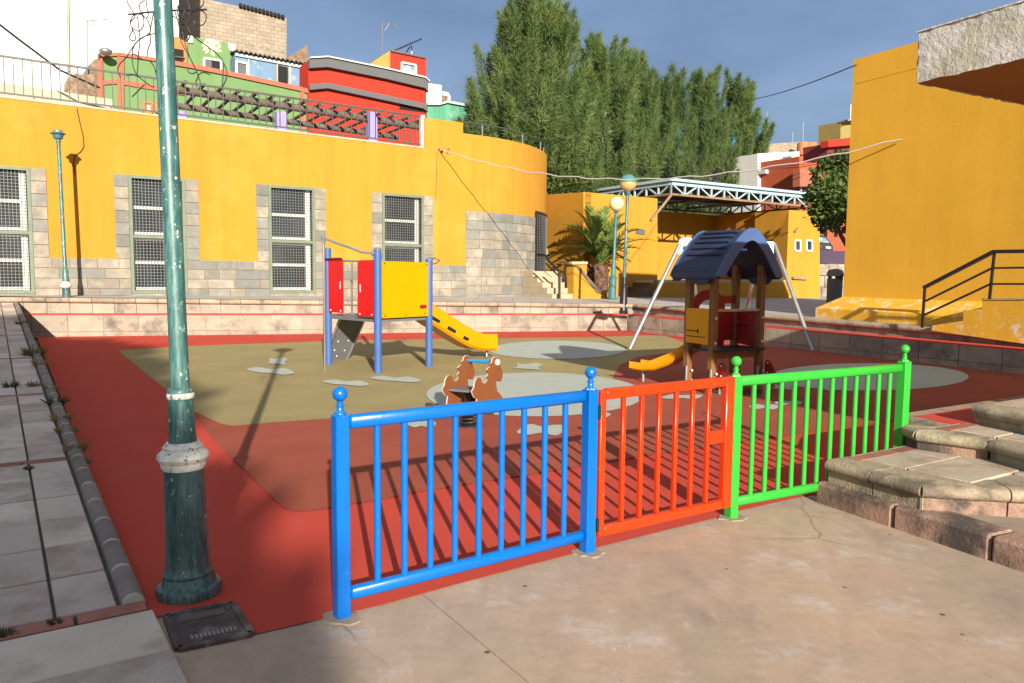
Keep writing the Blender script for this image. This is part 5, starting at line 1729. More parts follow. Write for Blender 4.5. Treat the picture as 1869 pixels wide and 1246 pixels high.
# --- white house at the far left
H1 = fplane(160, 36)
t = thing('white_house', 'tall plain white house at the upper left with a vertical seam', 'house', H1.pt(160, 250))
solid(H1, [(-160, -260), (122, -220), (122, 260), (-160, 260)], 9, 'wall', 'white', t)
solid(H1, [(123, -230), (326, -200), (326, 260), (123, 260)], 8.9, 'wall', 'white', t, -.06)
trim(H1, [(119.5, -200), (122, -200), (127, 130), (124.5, 130)], 'down_pipe', 'cream', t, .08)
t = thing('parapet_wall', 'stained cream parapet wall behind the railing at the far left', 'wall', at_d(60, 190, 27))
PW = fplane(60, 27)
solid(PW, [(-150, 130), (0, 150), (205, 181), (205, 260), (-150, 260)], .3, 'wall', 'cream', t)
t = thing('ruined_wall', 'crumbling brown rubble wall stepping down beside the green house', 'wall', at_d(150, 190, 31))
RWl = fplane(150, 31)
solid(RWl, [(118, 150), (126, 140), (140, 133), (150, 136), (160, 122), (172, 108), (186, 106), (186, 215), (118, 205)], .5, 'wall', 'rubble', t)

# --- breeze block building
H2 = fplane(450, 46)
t = thing('block_building', 'unfinished breeze block building rising behind the green house', 'building', H2.pt(450, 160))
solid(H2, [(262, -50), (375, -2), (440, 12), (523, 33), (523, 180), (262, 180)], 8, 'wall', 'blocks', t)
for x in range(436, 520, 7):
    y = 8 + (x - 430) * .27
    trim(H2, [(x, y - 3 + random.uniform(-1, 1)), (x + 4, y - 2), (x + 5, y + 4), (x, y + 4)], 'roof_tile', 'dark', t, .2)
for i, x in enumerate(range(432, 520, 13)):
    y = 72 + (x - 430) * .22
    trim(H2, [(x, y), (x + 10, y + 2), (x + 10, y + 7), (x, y + 5)], 'bare_block', 'ashlar', t, .03)

# --- green house with salmon trims
H3 = fplane(350, 33)
t = thing('green_house', 'green house with salmon pink bands, a cream flower mural and blue painted sunroom', 'house', H3.pt(350, 250))
solid(H3, [(180, 100), (217, 98), (345, 117), (420, 131), (545, 159), (563, 165), (563, 270), (180, 235)], 6, 'wall', 'green_h', t)
strip(H3, [(178, 99), (217, 96), (290, 107)], 6, 'band', 'salmon', t, .08)
strip(H3, [(290, 107), (345, 116), (420, 131), (545, 158), (562, 163)], 8, 'band', 'salmon', t, .10)
trim(H3, [(178, 106), (187, 105), (187, 205), (178, 205)], 'corner_trim', 'salmon', t, .08)
trim(H3, [(214, 103), (226, 105), (226, 210), (214, 210)], 'corner_trim', 'salmon', t, .08)
trim(H3, [(187, 147), (214, 145), (214, 153), (187, 155)], 'band', 'salmon', t, .07)
strip(H3, [(226, 146), (290, 157), (340, 166)], 9, 'band', 'salmon', t, .07)
trim(H3, [(548, 167), (555, 168), (555, 262), (548, 262)], 'corner_trim', 'salmon', t, .07)
for x in (262, 284):
    w_ = win(H3, [(x, 186), (x + 14, 188), (x + 14, 206), (x, 204)], t, 'orange_h', 'pale_glass', .12)
H3b = H3.shifted(2.2)
solid(H3b, [(343, 66), (429, 80), (429, 150), (343, 140)], 4, 'upper_wall', 'green_h', t)
trim(H3b, [(343, 65), (352, 66), (352, 79), (343, 78)], 'corner_block', 'white_trim', t, .08)
trim(H3b, [(415, 79), (429, 82), (429, 95), (418, 92)], 'corner_block', 'white_trim', t, .08)
wf = win(H3b, [(372, 106), (403, 111), (403, 131), (372, 127)], t, 'white_trim', 'dark', .10)
trim(H3b, [(373, 108), (386, 110), (386, 128), (373, 126)], 'blind', 'grey_band', wf, .05)
# mural: a cream flower
mural = MB()
fc = (386, 84)
def blob(cx, cy, rx, ry, rot):
    P = []
    for k in range(14):
        a = 2 * math.pi * k / 14
        x, y = rx * math.cos(a), ry * math.sin(a)
        P.append(H3b.pt(cx + x * math.cos(rot) - y * math.sin(rot), cy + x * math.sin(rot) + y * math.cos(rot)))
    mural.prism([p - H3b.n * .005 for p in P], H3b.n * .02)
for k, (dx, dy, rx, ry, rot) in enumerate(((-2, -9, 11, 5, .05), (9, -6, 8, 4, .5), (13, -1, 5, 3, .8), (-11, -4, 7, 4, -.5), (0, 0, 7, 5, 0), (-11, 4, 6, 3, -.7), (-8, 10, 5, 2.4, -.8), (1, 9, 2.2, 8, .05), (9, 6, 6, 4, .5), (15, 8, 4, 2.4, .7), (4, 15, 2, 4, -.2))):
    blob(fc[0] + dx, fc[1] + dy, rx, ry, rot)
kind(mural.build('flower_mural', mat('cream_mural_paint', (0.55, 0.50, 0.36), 0.8, 0.2, 9, stain=(0.30, 0.30, 0.14), stain_amt=0.8, stain_scale=6), t, recalc=False), 'stuff')
# sunroom
H3c = H3.shifted(1.2)
solid(H3c, [(429, 98), (558, 122), (558, 170), (429, 150)], 3, 'sunroom_wall', 'mural', t)
strip(H3c, [(429, 97), (500, 110), (558, 121)], 5, 'sunroom_edge', 'white_trim', t, .10)
win(H3c, [(431, 112), (451, 116), (451, 139), (431, 135)], t, 'white_trim', 'grey_band', .10)
trim(H3c, [(507, 119), (525, 123), (525, 152), (507, 149)], 'sunroom_door', 'dark', t, .05)
for x in (452, 504, 527):
    trim(H3c, [(x, 104 + (x - 430) * .18), (x + 2.5, 104.5 + (x - 430) * .18), (x + 2.5, 150 + (x - 430) * .16), (x, 150 + (x - 430) * .16)], 'sunroom_post', 'cream', t, .08)
mb = MB()
ra_, rb_ = H3c.pt(428, 93), H3c.pt(560, 118)
nr_ = 64
row0, row1 = [], []
for i in range(nr_ + 1):
    c = ra_ + (rb_ - ra_) * (i / nr_) + Vector((0, 0, .05 * math.sin(i * 2 * math.pi / 4)))
    row0.append(c + H3c.n * .25)
    row1.append(c - H3c.n * 3 + Vector((0, 0, .35)))
mb.add(row0 + row1 + [p - Vector((0, 0, .05)) for p in row0], [(i, i + 1, nr_ + 2 + i, nr_ + 1 + i) for i in range(nr_)] + [(i, i + 1, 2 * nr_ + 3 + i, 2 * nr_ + 2 + i) for i in range(nr_)])
mb.build('corrugated_roof', M['sheet_roof'], t)
solid(H3c, [(558, 118), (566, 120), (566, 175), (558, 170)], 3, 'side_pier', 'cream', t)
solid(H3c.shifted(2), [(523, 106), (561, 82), (563, 130), (523, 130)], .4, 'gable_wall', 'rubble', t)
# orange gable with shelves
t = thing('orange_shed', 'small orange gabled shed with dark shelves between the white and green houses', 'shed', H3b.pt(330, 130))
solid(H3b, [(300, 74), (322, 66), (342, 78), (342, 150), (300, 150)], 2.0, 'wall', 'orange_h', t, .05)
H3d = H3b.shifted(-.05)
trim(H3d, [(304, 86), (335, 91), (335, 104), (304, 100)], 'shelf_opening', 'dark', t, .02)
trim(H3d, [(304, 105), (335, 109), (335, 119), (304, 115)], 'shelf_opening', 'dark', t, .02)
trim(H3d, [(303, 101), (336, 104.5), (336, 107), (303, 103.5)], 'shelf', 'log', t, .12)

# --- red house
H5 = fplane(670, 37)
t = thing('red_house', 'bright red house with grey horizontal bands and a white roof edge', 'house', H5.pt(670, 280))
solid(H5, [(563, 110), (595, 108), (700, 129), (772, 146), (778, 154), (778, 290), (563, 260)], 8, 'wall', 'red_h', t)
strip(H5, [(562, 109), (595, 107), (700, 128), (772, 145), (778, 152)], 17, 'grey_band', 'grey_band', t, .25)
strip(H5, [(562, 106.5), (595, 104.5), (700, 125.5), (772, 142), (779, 149)], 2.5, 'roof_edge', 'white_trim', t, .35)
strip(H5, [(563, 156), (595, 153), (700, 175), (770, 190), (777, 196)], 9.5, 'grey_band', 'grey_band', t, .25)
trim(H5, [(729, 186), (776, 196), (773, 205), (729, 199)], 'opening', 'dark', t, .03)
H5b = H5.shifted(2.5)
solid(H5b, [(712, 92), (778, 106), (778, 190), (712, 170)], 4, 'stair_tower', 'red_h', t)
strip(H5b, [(712, 91), (776, 104)], 3, 'tower_edge', 'grey_band', t, .1)
win(H5b, [(732, 114), (758, 119), (758, 140), (732, 136)], t, 'white_trim', 'pale_glass', .16)
pp = H5b.pt(712, 92)
q0, q1 = H5b.pt(712, 92), H5b.pt(712, 175)
MB().prism([q0, q1, H5b.pt(664, 162) - H5b.n * 3.4, H5b.pt(664, 124) - H5b.n * 3.4], WP.u * .02 - H5b.n * .05).build('tower_side', M['ochre_h'], t)
t = thing('solar_panel', 'tilted dark solar panel on the roof of the red house', 'solar panel', H5b.pt(750, 95))
a_, b_ = H5b.pt(729, 90), H5b.pt(770, 72)
MB().prism([a_, b_, b_ - H5b.n * 1.2 + Vector((0, 0, .1)), a_ - H5b.n * 1.2 + Vector((0, 0, .1))], (0, 0, .09)).build('panel', M['glass'], t)
MB().bar(H5b.pt(760, 77) - H5b.n * .6, H5b.pt(761, 100) - H5b.n * .6, .05, .05, up=(0, 1, 0)).build('strut', M['galv'], t)
MB().bar(H5b.pt(757, 80) - H5b.n * .6, H5b.pt(748, 94) - H5b.n * .6, .05, .05, up=(0, 1, 0)).build('strut', M['galv'], t)

def antenna(label, plane, x, y0, y1, dirs, m='galv'):
    b, tp = plane.pt(x, y0), plane.pt(x, y1)
    t = thing('antenna', label, 'antenna', b, 'roof antennas')
    MB().tube([b, tp], .025, 6).build('mast', M[m], t)
    for (dx0, dy0, dx1, dy1) in dirs:
        MB().tube([plane.pt(x + dx0, y1 + dy0), plane.pt(x + dx1, y1 + dy1)], .018, 5).build('rod', M[m], t)
antenna('white roof antenna on a mast above the ochre side of the red house', H5b.shifted(1), 698, 125, 40, [(0, 3, 26, 8), (4, 4, 12, 16), (4, 16, 12, 2), (24, 4, 26, 13), (10, 6, 14, 12)])
antenna('thin roof antenna standing in front of the white house', H3, 159, 130, 36, [(0, 2, 38, -1), (2, 4, 10, 12), (10, 1, 14, 10)])
antenna('tall thin roof antenna above the block parapet beside the trees', fplane(1404, 58), 1400, 300, 203, [(2, 0, 12, 3), (0, 2, 6, 6)])
antenna('short pale antenna on the roof left of the terracotta tank', fplane(1446, 60), 1447, 275, 241, [(-4, 3, 4, 3), (-5, 6, 5, 6)])
antenna('antenna with an orange head behind the terracotta tank', fplane(1466, 60), 1466, 268, 222, [(-4, 18, 6, 22), (-5, 24, 6, 26), (2, 14, 5, 22)])
# street light on the green house corner
t = thing('wall_light', 'grey street light on a bracket at the salmon corner of the green house', 'street light', H3.pt(184, 110))
MB().tube([H3.pt(181, 108, .05), H3.pt(181, 98, .2), H3.pt(186, 95, .5)], .04, 8).build('bracket', M['galv'], t, smooth=60)
lc = H3.pt(193, 95, .6)
MB().lathe(lc - Vector((0, 0, .12)), (0, 0, 1), [(0, .10), (.06, .20), (.14, .24), (.20, .23), (.27, .12)], 18).build('lantern', M['galv'], t, smooth=50)

# --- white bit, teal house, blue house
H6 = fplane(800, 44)
t = thing('small_white_house', 'small white rooftop block between the red house and the teal house', 'house', H6.pt(800, 200))
solid(H6, [(778, 151), (806, 155), (806, 230), (778, 230)], 4, 'wall', 'white', t)
solid(H6, [(806, 166), (818, 168), (822, 175), (822, 230), (806, 230)], 3, 'annex_wall', 'white', t, -.3)
trim(H6, [(806, 173), (817, 175), (817, 182), (806, 185)], 'opening', 'rubble', t, .02)
H7 = fplane(850, 41)
t = thing('teal_house', 'weathered teal house with a white coping behind the rounded yellow corner', 'house', H7.pt(850, 280))
solid(H7, [(779, 190), (815, 186), (880, 198), (1010, 226), (1010, 330), (779, 300)], 7, 'wall', 'teal_h', t)
strip(H7, [(778, 188), (800, 188), (815, 184), (880, 196), (1012, 225)], 4, 'coping', 'white_trim', t, .15)
H7b = fplane(1075, 45)
t = thing('teal_annex', 'teal house with brown framed windows glimpsed between the conifers', 'house', H7b.pt(1075, 340))
solid(H7b, [(1036, 268), (1120, 276), (1120, 380), (1036, 380)], 5, 'wall', 'teal_h', t)
strip(H7b, [(1034, 264), (1122, 272)], 5, 'coping', 'white_trim', t, .2)
win(H7b, [(1036, 291), (1056, 293), (1056, 320), (1036, 319)], t, 'brick_red_h', 'pale_glass', .14)
win(H7b, [(1083, 315), (1100, 316), (1100, 332), (1083, 332)], t, 'brick_red_h', 'pale_glass', .12)
H8 = fplane(1300, 60)
t = thing('blue_house', 'bright blue house showing through gaps in the conifer row', 'house', H8.pt(1300, 360))
solid(H8, [(1195, 200), (1290, 210), (1387, 226), (1387, 400), (1195, 400)], 9, 'wall', 'blue_h', t)
win(H8, [(1364, 238), (1369, 239), (1369, 262), (1364, 262)], t, 'white_trim', 'white_trim', .1)
H9 = fplane(1150, 62)
t = thing('pale_house', 'pale house half hidden behind the middle of the conifer row', 'house', H9.pt(1150, 360))
solid(H9, [(1090, 190), (1200, 205), (1200, 400), (1090, 400)], 8, 'wall', 'white', t)
# --- houses at the right
H10 = fplane(1430, 50)
t = thing('white_terrace_house', 'white two storey house with a grey shutter above the stage roof', 'house', H10.pt(1430, 380))
solid(H10, [(1383, 280), (1440, 277), (1459, 276), (1459, 385), (1383, 385)], 6, 'wall', 'white', t)
trim(H10, [(1428, 286), (1444, 284), (1444, 315), (1428, 314)], 'shutter', 'grey_band', t, .03)
strip(H10, [(1383, 311), (1459, 317)], 7, 'balcony_edge', 'white_trim', t, .6)
strip(H10, [(1392, 326), (1454, 332)], 9, 'awning', 'frame_green', t, .3)
for x in (1394, 1404, 1414, 1424):
    trim(H10, [(x, 281), (x + 1.4, 281), (x + 1.4, 309), (x, 309)], 'wall_rib', 'white_trim', t, .05)
H11 = fplane(1420, 58)
t = thing('roof_terrace_wall', 'bare block roof parapet with a terracotta water tank beside it', 'wall', H11.pt(1420, 300))
solid(H11, [(1383, 266), (1400, 262), (1474, 258), (1474, 300), (1383, 300)], 1.0, 'wall', 'blocks', t)
t = thing('water_tank', 'terracotta coloured pair of round tanks on the roof right of the block parapet', 'tank', H11.pt(1470, 280))
for x in (1465, 1480):
    c = H11.pt(x, 283, 1.2)
    MB().lathe(c, (0, 0, 1), [(0, .42), (.85, .42), (.9, .38), (.92, .05)], 16).build('tank_body', M['terracotta'], t, smooth=40)
H12 = fplane(1480, 47)
t = thing('brick_red_house', 'brick red house with a grey barred window behind the right hand tree', 'house', H12.pt(1480, 380))
solid(H12, [(1459, 285), (1510, 279), (1560, 280), (1560, 470), (1459, 470)], 7, 'wall', 'brick_red_h', t)
solid(H12, [(1460, 308), (1500, 306), (1500, 338), (1460, 340)], .5, 'balcony_wall', 'salmon', t, .5)
win(H12, [(1461, 340), (1474, 340), (1474, 357), (1461, 357)], t, 'white_trim', 'dark', .08)
for x in (1503, 1522):
    trim(H12, [(x, 385), (x + 6, 385), (x + 6, 432), (x, 432)], 'door', 'dark', t, .04)
H13 = fplane(1530, 36)
t = thing('maroon_house', 'house with a dark red overhanging balcony below an olive roof room', 'house', H13.pt(1530, 330))
solid(H13, [(1510, 262), (1570, 253), (1570, 291), (1510, 290)], 1.3, 'balcony', 'maroon', t)
solid(H13, [(1512, 256), (1570, 248), (1570, 263), (1512, 268)], .4, 'balcony_panel', 'red_h', t, .3)
solid(H13.shifted(.6), [(1534, 222), (1570, 219), (1570, 270), (1534, 270)], 1.2, 'roof_room', 'olive_h', t)
strip(H13.shifted(.6), [(1533, 220), (1572, 216.5)], 3, 'roof_edge', 'ashlar', t, .4)
MB().tube([H13.pt(1552, 219), H13.pt(1553, 190)], .03, 6).build('mast', M['galv'], t)
# --- car, purple wall, stone retaining wall
H14 = fplane(1515, 42)
t = thing('roadside_wall', 'dark purple painted wall below the parked car', 'wall', H14.pt(1515, 470))
solid(H14, [(1470, 456), (1560, 458), (1560, 482), (1470, 480)], .3, 'wall', 'purple', t)
t = thing('stone_retaining_wall', 'sunlit beige stone wall between the stage and the grey bin', 'wall', H14.pt(1515, 520))
zc = zT(H14.p.x, H14.p.y)
solid(H14, [(1470, 481), (1560, 483), (1560, 560), (1470, 556)], .4, 'wall', 'block', t, -.05)
for r in range(3):
    for k in range(5):
        x = 1482 + k * 15 + (r % 2) * 7
        y = 482 + r * 21
        trim(H14, [(x, y + 1), (x + 14, y + 1), (x + 14, y + 20), (x, y + 20)], 'stone', 'block', t, .05 + random.uniform(0, .05))
H15 = H14.shifted(2.0)
kind(MB().prism([H15.pt(1440, 480), H15.pt(1600, 482), H15.pt(1600, 482) - H15.n * 12, H15.pt(1440, 480) - H15.n * 12], (0, 0, -.5)).build('upper_road', M['ground']), 'structure')
t = thing('parked_car', 'dark grey car parked behind the purple wall, only its tail showing', 'car', H15.pt(1505, 470))
prof_c = [(1440, 462), (1440, 440), (1470, 430), (1497, 428), (1508, 432), (1517, 444), (1521, 450), (1521, 466)]
solid(H15, prof_c, 1.7, 'body', 'car', t)
trim(H15, [(1490, 432), (1506, 434), (1513, 443), (1492, 441)], 'window', 'pale_glass', t, .02)
trim(H15, [(1493, 447), (1498, 447), (1498, 452), (1493, 452)], 'tail_light', 'p_red', t, .04)
trim(H15, [(1507, 449), (1516, 450), (1516, 454), (1507, 453)], 'number_plate', 'white_trim', t, .03)
for x in (1455, 1508):
    MB().lathe(H15.pt(x, 466), -H15.n, [(0, .30), (.2, .30)], 16).build('wheel', M['p_black'], t, smooth=40)
# ------------------------------------------------------------------ covered stage
c33 = U33
def V2(x, y):
    return Vector((x, y, 0))
k0 = at_d(1065, 545, 31.0)
KF = Plane((k0.x, k0.y), U33)              # front plane of the left wing
st = thing('stage_building', 'yellow open air stage with angled walls and a steel truss canopy roof', 'stage', Vector((k0.x, k0.y, zT(k0.x, k0.y))))
wl_, wr_ = KF.pt(1065, 545), KF.pt(1200, 545)
zk = .3
def wall_px(name, plane, px, th, m='yellow', off=0.0):
    return solid(plane, px, th, name, m, st, off)
wall_px('left_wing', KF, [(1065, 350), (1200, 362), (1200, 560), (1065, 560)], 4.0)
# its return, facing left: runs away from the corner
KR = Plane((wl_.x, wl_.y), U33 + math.pi / 2)
rz = KF.pt(1065, 350).z
lw_far = Vector((wl_.x, wl_.y, 0)) - KF.n * 4.5
MB().prism([Vector((wl_.x, wl_.y, zk)) - KF.u * .004, Vector((lw_far.x, lw_far.y, zk)) - KF.u * .004, Vector((lw_far.x, lw_far.y, at_d(1003, 358, lw_far.y).z)) - KF.u * .004, Vector((wl_.x, wl_.y, rz - .004)) - KF.u * .004], KF.u * .3).build('wing_return', M['yellow'], st)
# recess: back wall and angled side wall, front pier
bk = at_d(1305, 393, 41.0)
back_l = at_d(1195, 385, 38.6)
BW = Plane((bk.x, bk.y), U33)
MB().prism([BW.pt(1150, 560), BW.pt(1306, 560), BW.pt(1306, 393), BW.pt(1150, 381)], -BW.n * .3).build('back_wall', M['yellow'], st)
pier_l = at_d(1440, 383, 36.4)
SP = [Vector((bk.x, bk.y, zk)), Vector((pier_l.x, pier_l.y, zk)), Vector((pier_l.x, pier_l.y, pier_l.z)), Vector((bk.x, bk.y, bk.z))]
sn = (Vector((pier_l.x - bk.x, pier_l.y - bk.y, 0))).normalized()
MB().prism(SP, Vector((-sn.y, sn.x, 0)) * .3 if Vector((-sn.y, sn.x, 0)).x > 0 else Vector((sn.y, -sn.x, 0)) * .3).build('side_wall', M['yellow'], st)
PI_ = Plane((pier_l.x, pier_l.y), U33)
wall_px('pier', PI_, [(1440, 383), (1496, 387), (1496, 560), (1440, 560)], 2.0)
for x in (1450, 1471):
    w_ = win(PI_, [(x, 438), (x + 10, 439), (x + 10, 458), (x, 457)], st, 'white_trim', 'glass', .06)
dn = trim(PI_, [(1444, 505), (1470, 506), (1470, 510), (1444, 509)], 'ledge', 'ashlar', st, .15)
vent = trim(KF, [(1160, 417), (1176, 419), (1176, 428), (1160, 426)], 'vent', 'grey_band', st, .05)
trim(BW, [(1308, 470), (1318, 470), (1318, 515), (1308, 515)], 'door', 'olive_h', st, .02)
# platform front with pale coping, and two flights of steps
PF = KF.shifted(-1.0)
wall_px('platform', PF, [(1190, 516), (1440, 514), (1440, 556), (1190, 556)], 5.5)
tp0, tp1 = PF.pt(1186, 511.5), PF.pt(1442, 511)
MB().prism([tp0, tp1, PF.pt(1442, 514.5), PF.pt(1186, 516)], -PF.n * 5.6 + PF.n * .0).build('platform_coping', M['sand_step'], st)
zst = tp0.z
zg = zT(tp0.x, tp0.y)
def flight(name, origin, along, wide, n, z0, z1, run, m):
    for i in range(n):
        h0, h1 = z0 + (z1 - z0) * i / n, z0 + (z1 - z0) * (i + 1) / n
        a = origin + along * (i * run)
        L_ = along * (run * (n - i))
        P = [Vector((p.x, p.y, h0 + .004)) for p in (a, a + L_, a + L_ + wide, a + wide)]
        MB().prism(P, (0, 0, h1 - h0 - .004)).build(name, M[m], st)
sl0 = PF.pt(1158, 546)
sl1 = PF.pt(1200, 546)
flight('step', V2(sl0.x, sl0.y), PF.u * 1.0, -PF.n * 1.4, 5, zg - .02, zst, (sl1 - sl0).dot(PF.u) / 5, 'log')
# stairs with sloping flank at the far left of the stage
q0 = KF.shifted(-2.2)
f0 = q0.pt(1002, 546)
f1 = q0.pt(1088, 548)
zf = zT(f0.x, f0.y)
n = 5
wst = q0.pt(1052, 540)
runL = (f1 - wst).length / n
for i in range(n):
    zt0, zt1 = zf - .05 + (1.02 / n) * i, zf - .05 + (1.02 / n) * (i + 1)
    e = q0.pt(1088 - i * 8.4, 540)
    s_ = q0.pt(1008, 540)
    P = [Vector((p.x, p.y, zt0 + .004)) for p in (s_ - q0.n * .32 * i, e - q0.n * .32 * i, e - q0.n * 3.5, s_ - q0.n * 3.5)]
    MB().prism(P, (0, 0, zt1 - zt0 - .004)).build('step', M['sand_step'], st)
fl = q0.shifted(-.05)
wall_px('stair_flank', fl, [(1047, 488), (1053, 486), (1094, 536), (1104, 536), (1104, 552), (1047, 552)], .4)
MB().prism([fl.pt(1051, 484, .05), fl.pt(1056, 484, .05), fl.pt(1095, 530, .05), fl.pt(1117, 530, .05), fl.pt(1117, 534, .05), fl.pt(1090, 534, .05)], -fl.n * .5).build('flank_coping', M['log'], st)
wall_px('pier', fl, [(1106, 535), (1117, 535), (1117, 551), (1106, 551)], .5, off=.02)
wall_px('pier', q0.shifted(1.2), [(1046, 482), (1071, 482), (1071, 540), (1046, 540)], .6)
MB().prism([q0.shifted(1.2).pt(1044, 477, .05), q0.shifted(1.2).pt(1073, 477, .05), q0.shifted(1.2).pt(1073, 482, .05), q0.shifted(1.2).pt(1044, 482, .05)], KF.n * -.7).build('pier_cap', M['sand_step'], st)
# handrail
t = thing('stair_handrail', 'short black handrail beside the sandstone stairs left of the palm', 'handrail', q0.pt(1020, 545))
hr = q0.shifted(-.2)
MB().tube([hr.pt(996, 470), hr.pt(1020, 494), hr.pt(1029, 497)], .04, 8).build('rail', M['black_metal'], t, smooth=60)
MB().tube([hr.pt(996, 480), hr.pt(1018, 502)], .03, 8).build('rail', M['black_metal'], t, smooth=60)
MB().tube([hr.pt(1021, 494), hr.pt(1021, 546)], .045, 8).build('post', M['black_metal'], t, smooth=60)
# truss roof: front and left faces
zr_ = at_d(1225, 334, 33.0).z
rp0 = at_d(1225, 334, 33.0)
RF = Plane((rp0.x, rp0.y), U33)
RL = Plane((rp0.x, rp0.y), U33 + math.pi / 2)
hb_ = .46
sR = RF.s_of(RF.pt(1489, 365))
sB = 5.4
def tr(pl, s, z):
    return pl.at(s, z)
lside = lambda s: Vector((rp0.x, rp0.y, 0)) - RF.n * s
def truss(ptf, L_, n, name):
    mb = MB()
    top = [ptf(L_ * i / n) + Vector((0, 0, zr_)) for i in range(n + 1)]
    bot = [ptf(L_ * i / n) + Vector((0, 0, zr_ - hb_)) for i in range(n + 1)]
    MB().bar(top[0], top[-1], .12, .16).build('top_chord', M['truss'], st)
    MB().bar(bot[0], bot[-1], .09, .09).build('bottom_chord', M['truss_rust'], st)
    for i in range(n + 1):
        MB().bar(bot[i], top[i], .07, .07, up=RF.u).build('truss_post', M['truss'], st)
    for i in range(n):
        a, b = (top[i], bot[i + 1]) if i % 2 == 0 else (bot[i], top[i + 1])
        MB().bar(a, b, .06, .06).build('truss_diagonal', M['truss'], st)
truss(lambda s: Vector((rp0.x, rp0.y, 0)) + RF.u * s, sR, 12, 'front')
truss(lside, sB, 7, 'left')
# rear and right trusses, seen from beneath
truss(lambda s: lside(sB) + RF.u * s, sR, 12, 'rear')
truss(lambda s: Vector((rp0.x, rp0.y, 0)) + RF.u * sR - RF.n * s, sB, 7, 'right')
# inner purlins and hipped roof sheet
cnr = [Vector((rp0.x, rp0.y, zr_ + .08)), Vector((rp0.x, rp0.y, zr_ + .08)) + RF.u * sR, lside(sB) + RF.u * sR + Vector((0, 0, zr_ + .08)), lside(sB) + Vector((0, 0, zr_ + .08))]
cnr = [cnr[0] - RF.u * .1 + RF.n * .1, cnr[1] + RF.u * .1 + RF.n * .1, cnr[2] + RF.u * .1 - RF.n * .1, cnr[3] - RF.u * .1 - RF.n * .1]
rid0 = (cnr[0] + cnr[3]) / 2 + RF.u * 2.6 + Vector((0, 0, .50))
rid1 = (cnr[1] + cnr[2]) / 2 - RF.u * 2.6 + Vector((0, 0, .50))
MB().add(cnr + [rid0, rid1], [(0, 1, 5, 4), (1, 2, 5), (2, 3, 4, 5), (3, 0, 4)]).build('roof_sheet', M['roof_top'], st)
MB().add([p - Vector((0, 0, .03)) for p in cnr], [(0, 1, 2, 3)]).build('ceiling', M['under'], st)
MB().prism([cnr[0] + Vector((0, 0, .005)), cnr[1] + Vector((0, 0, .005)), cnr[1] + Vector((0, 0, .12)), cnr[0] + Vector((0, 0, .12))], RF.n * .05).build('fascia', M['truss'], st)
MB().prism([cnr[0] + Vector((0, 0, .005)), cnr[3] + Vector((0, 0, .005)), cnr[3] + Vector((0, 0, .12)), cnr[0] + Vector((0, 0, .12))], -RF.u * .05).build('fascia', M['truss'], st)
# raking struts
MB().bar(RF.pt(1226, 354), KF.pt(1188, 402, .05), .09, .09).build('strut', M['truss_rust'], st)
MB().bar(RF.pt(1480, 378), PI_.pt(1450, 423, .05), .09, .09).build('strut', M['truss_rust'], st)
for x in (1262, 1332, 1405):
    a = RF.pt(x, 352)
    MB().bar(Vector((a.x, a.y, zr_ - .35)), Vector((a.x, a.y, zr_ - .35)) - RF.n * sB, .08, .10).build('purlin', M['truss_rust'], st)
# columns that carry the roof at the back
for q in (lside(sB - .2) + RF.u * .3, lside(sB - .2) + RF.u * (sR - .3)):
    MB().box((q.x, q.y, zr_ / 2), (.09, 0, 0), (0, .09, 0), (0, 0, zr_ / 2 - .3)).build('column', M['truss_rust'], st)

# pushchair glimpsed by the barred door
pc_ = at_d(1006, 548, 29.8)
pc_.z = zT(pc_.x, pc_.y)
t = thing('pushchair', 'dark pushchair with a pink bundle half hidden behind the barred door', 'pushchair', pc_)
for dx, dy in ((-.2, 0), (.16, 0), (-.2, .4), (.16, .4)):
    MB().lathe(pc_ + Vector((dx, dy, .12)), (0, 1, 0), [(0, .11), (.03, .11)], 14).build('wheel', M['p_black'], t, smooth=40)
MB().tube([pc_ + Vector((-.2, .2, .15)), pc_ + Vector((.0, .2, .5)), pc_ + Vector((.10, .2, .98)), pc_ + Vector((.16, .2, 1.02))], .02, 8).build('frame', M['p_black'], t, smooth=60)
MB().tube([pc_ + Vector((.16, .0, .15)), pc_ + Vector((-.05, .05, .5)), pc_ + Vector((.24, .05, .46))], .03, 8).build('frame', M['p_black'], t, smooth=60)
MB().prism([pc_ + Vector(v) for v in ((-.25, .0, .42), (.05, .0, .38), (.02, .0, .62), (-.10, .0, .80), (-.28, .0, .85))], (0, .35, 0)).build('seat_cover', M['skin'], t)

# ------------------------------------------------------------------ right hand yellow building
kb = onT(1515, 581)
RB0 = at_d(1538, 550, kb.y + .55)
ER = DR
RWP = Plane((RB0.x, RB0.y), math.atan2(ER.y, ER.x))
t_r = thing('yellow_hall', 'tall plain yellow building with flaking plinth at the right of the playground', 'building', Vector((RB0.x, RB0.y, zT(RB0.x, RB0.y))))
ztr = at_d(1563, 109, RB0.y).z
rn = RWP.n
P = [Vector((RB0.x, RB0.y, .2)), Vector((RB0.x, RB0.y, .2)) + ER * 14, Vector((RB0.x, RB0.y, .2)) + ER * 14 - rn * 9, Vector((RB0.x, RB0.y, .2)) - rn * 9]
MB().prism(P, (0, 0, ztr - .2)).build('wall', M['yellow_hall'], t_r)
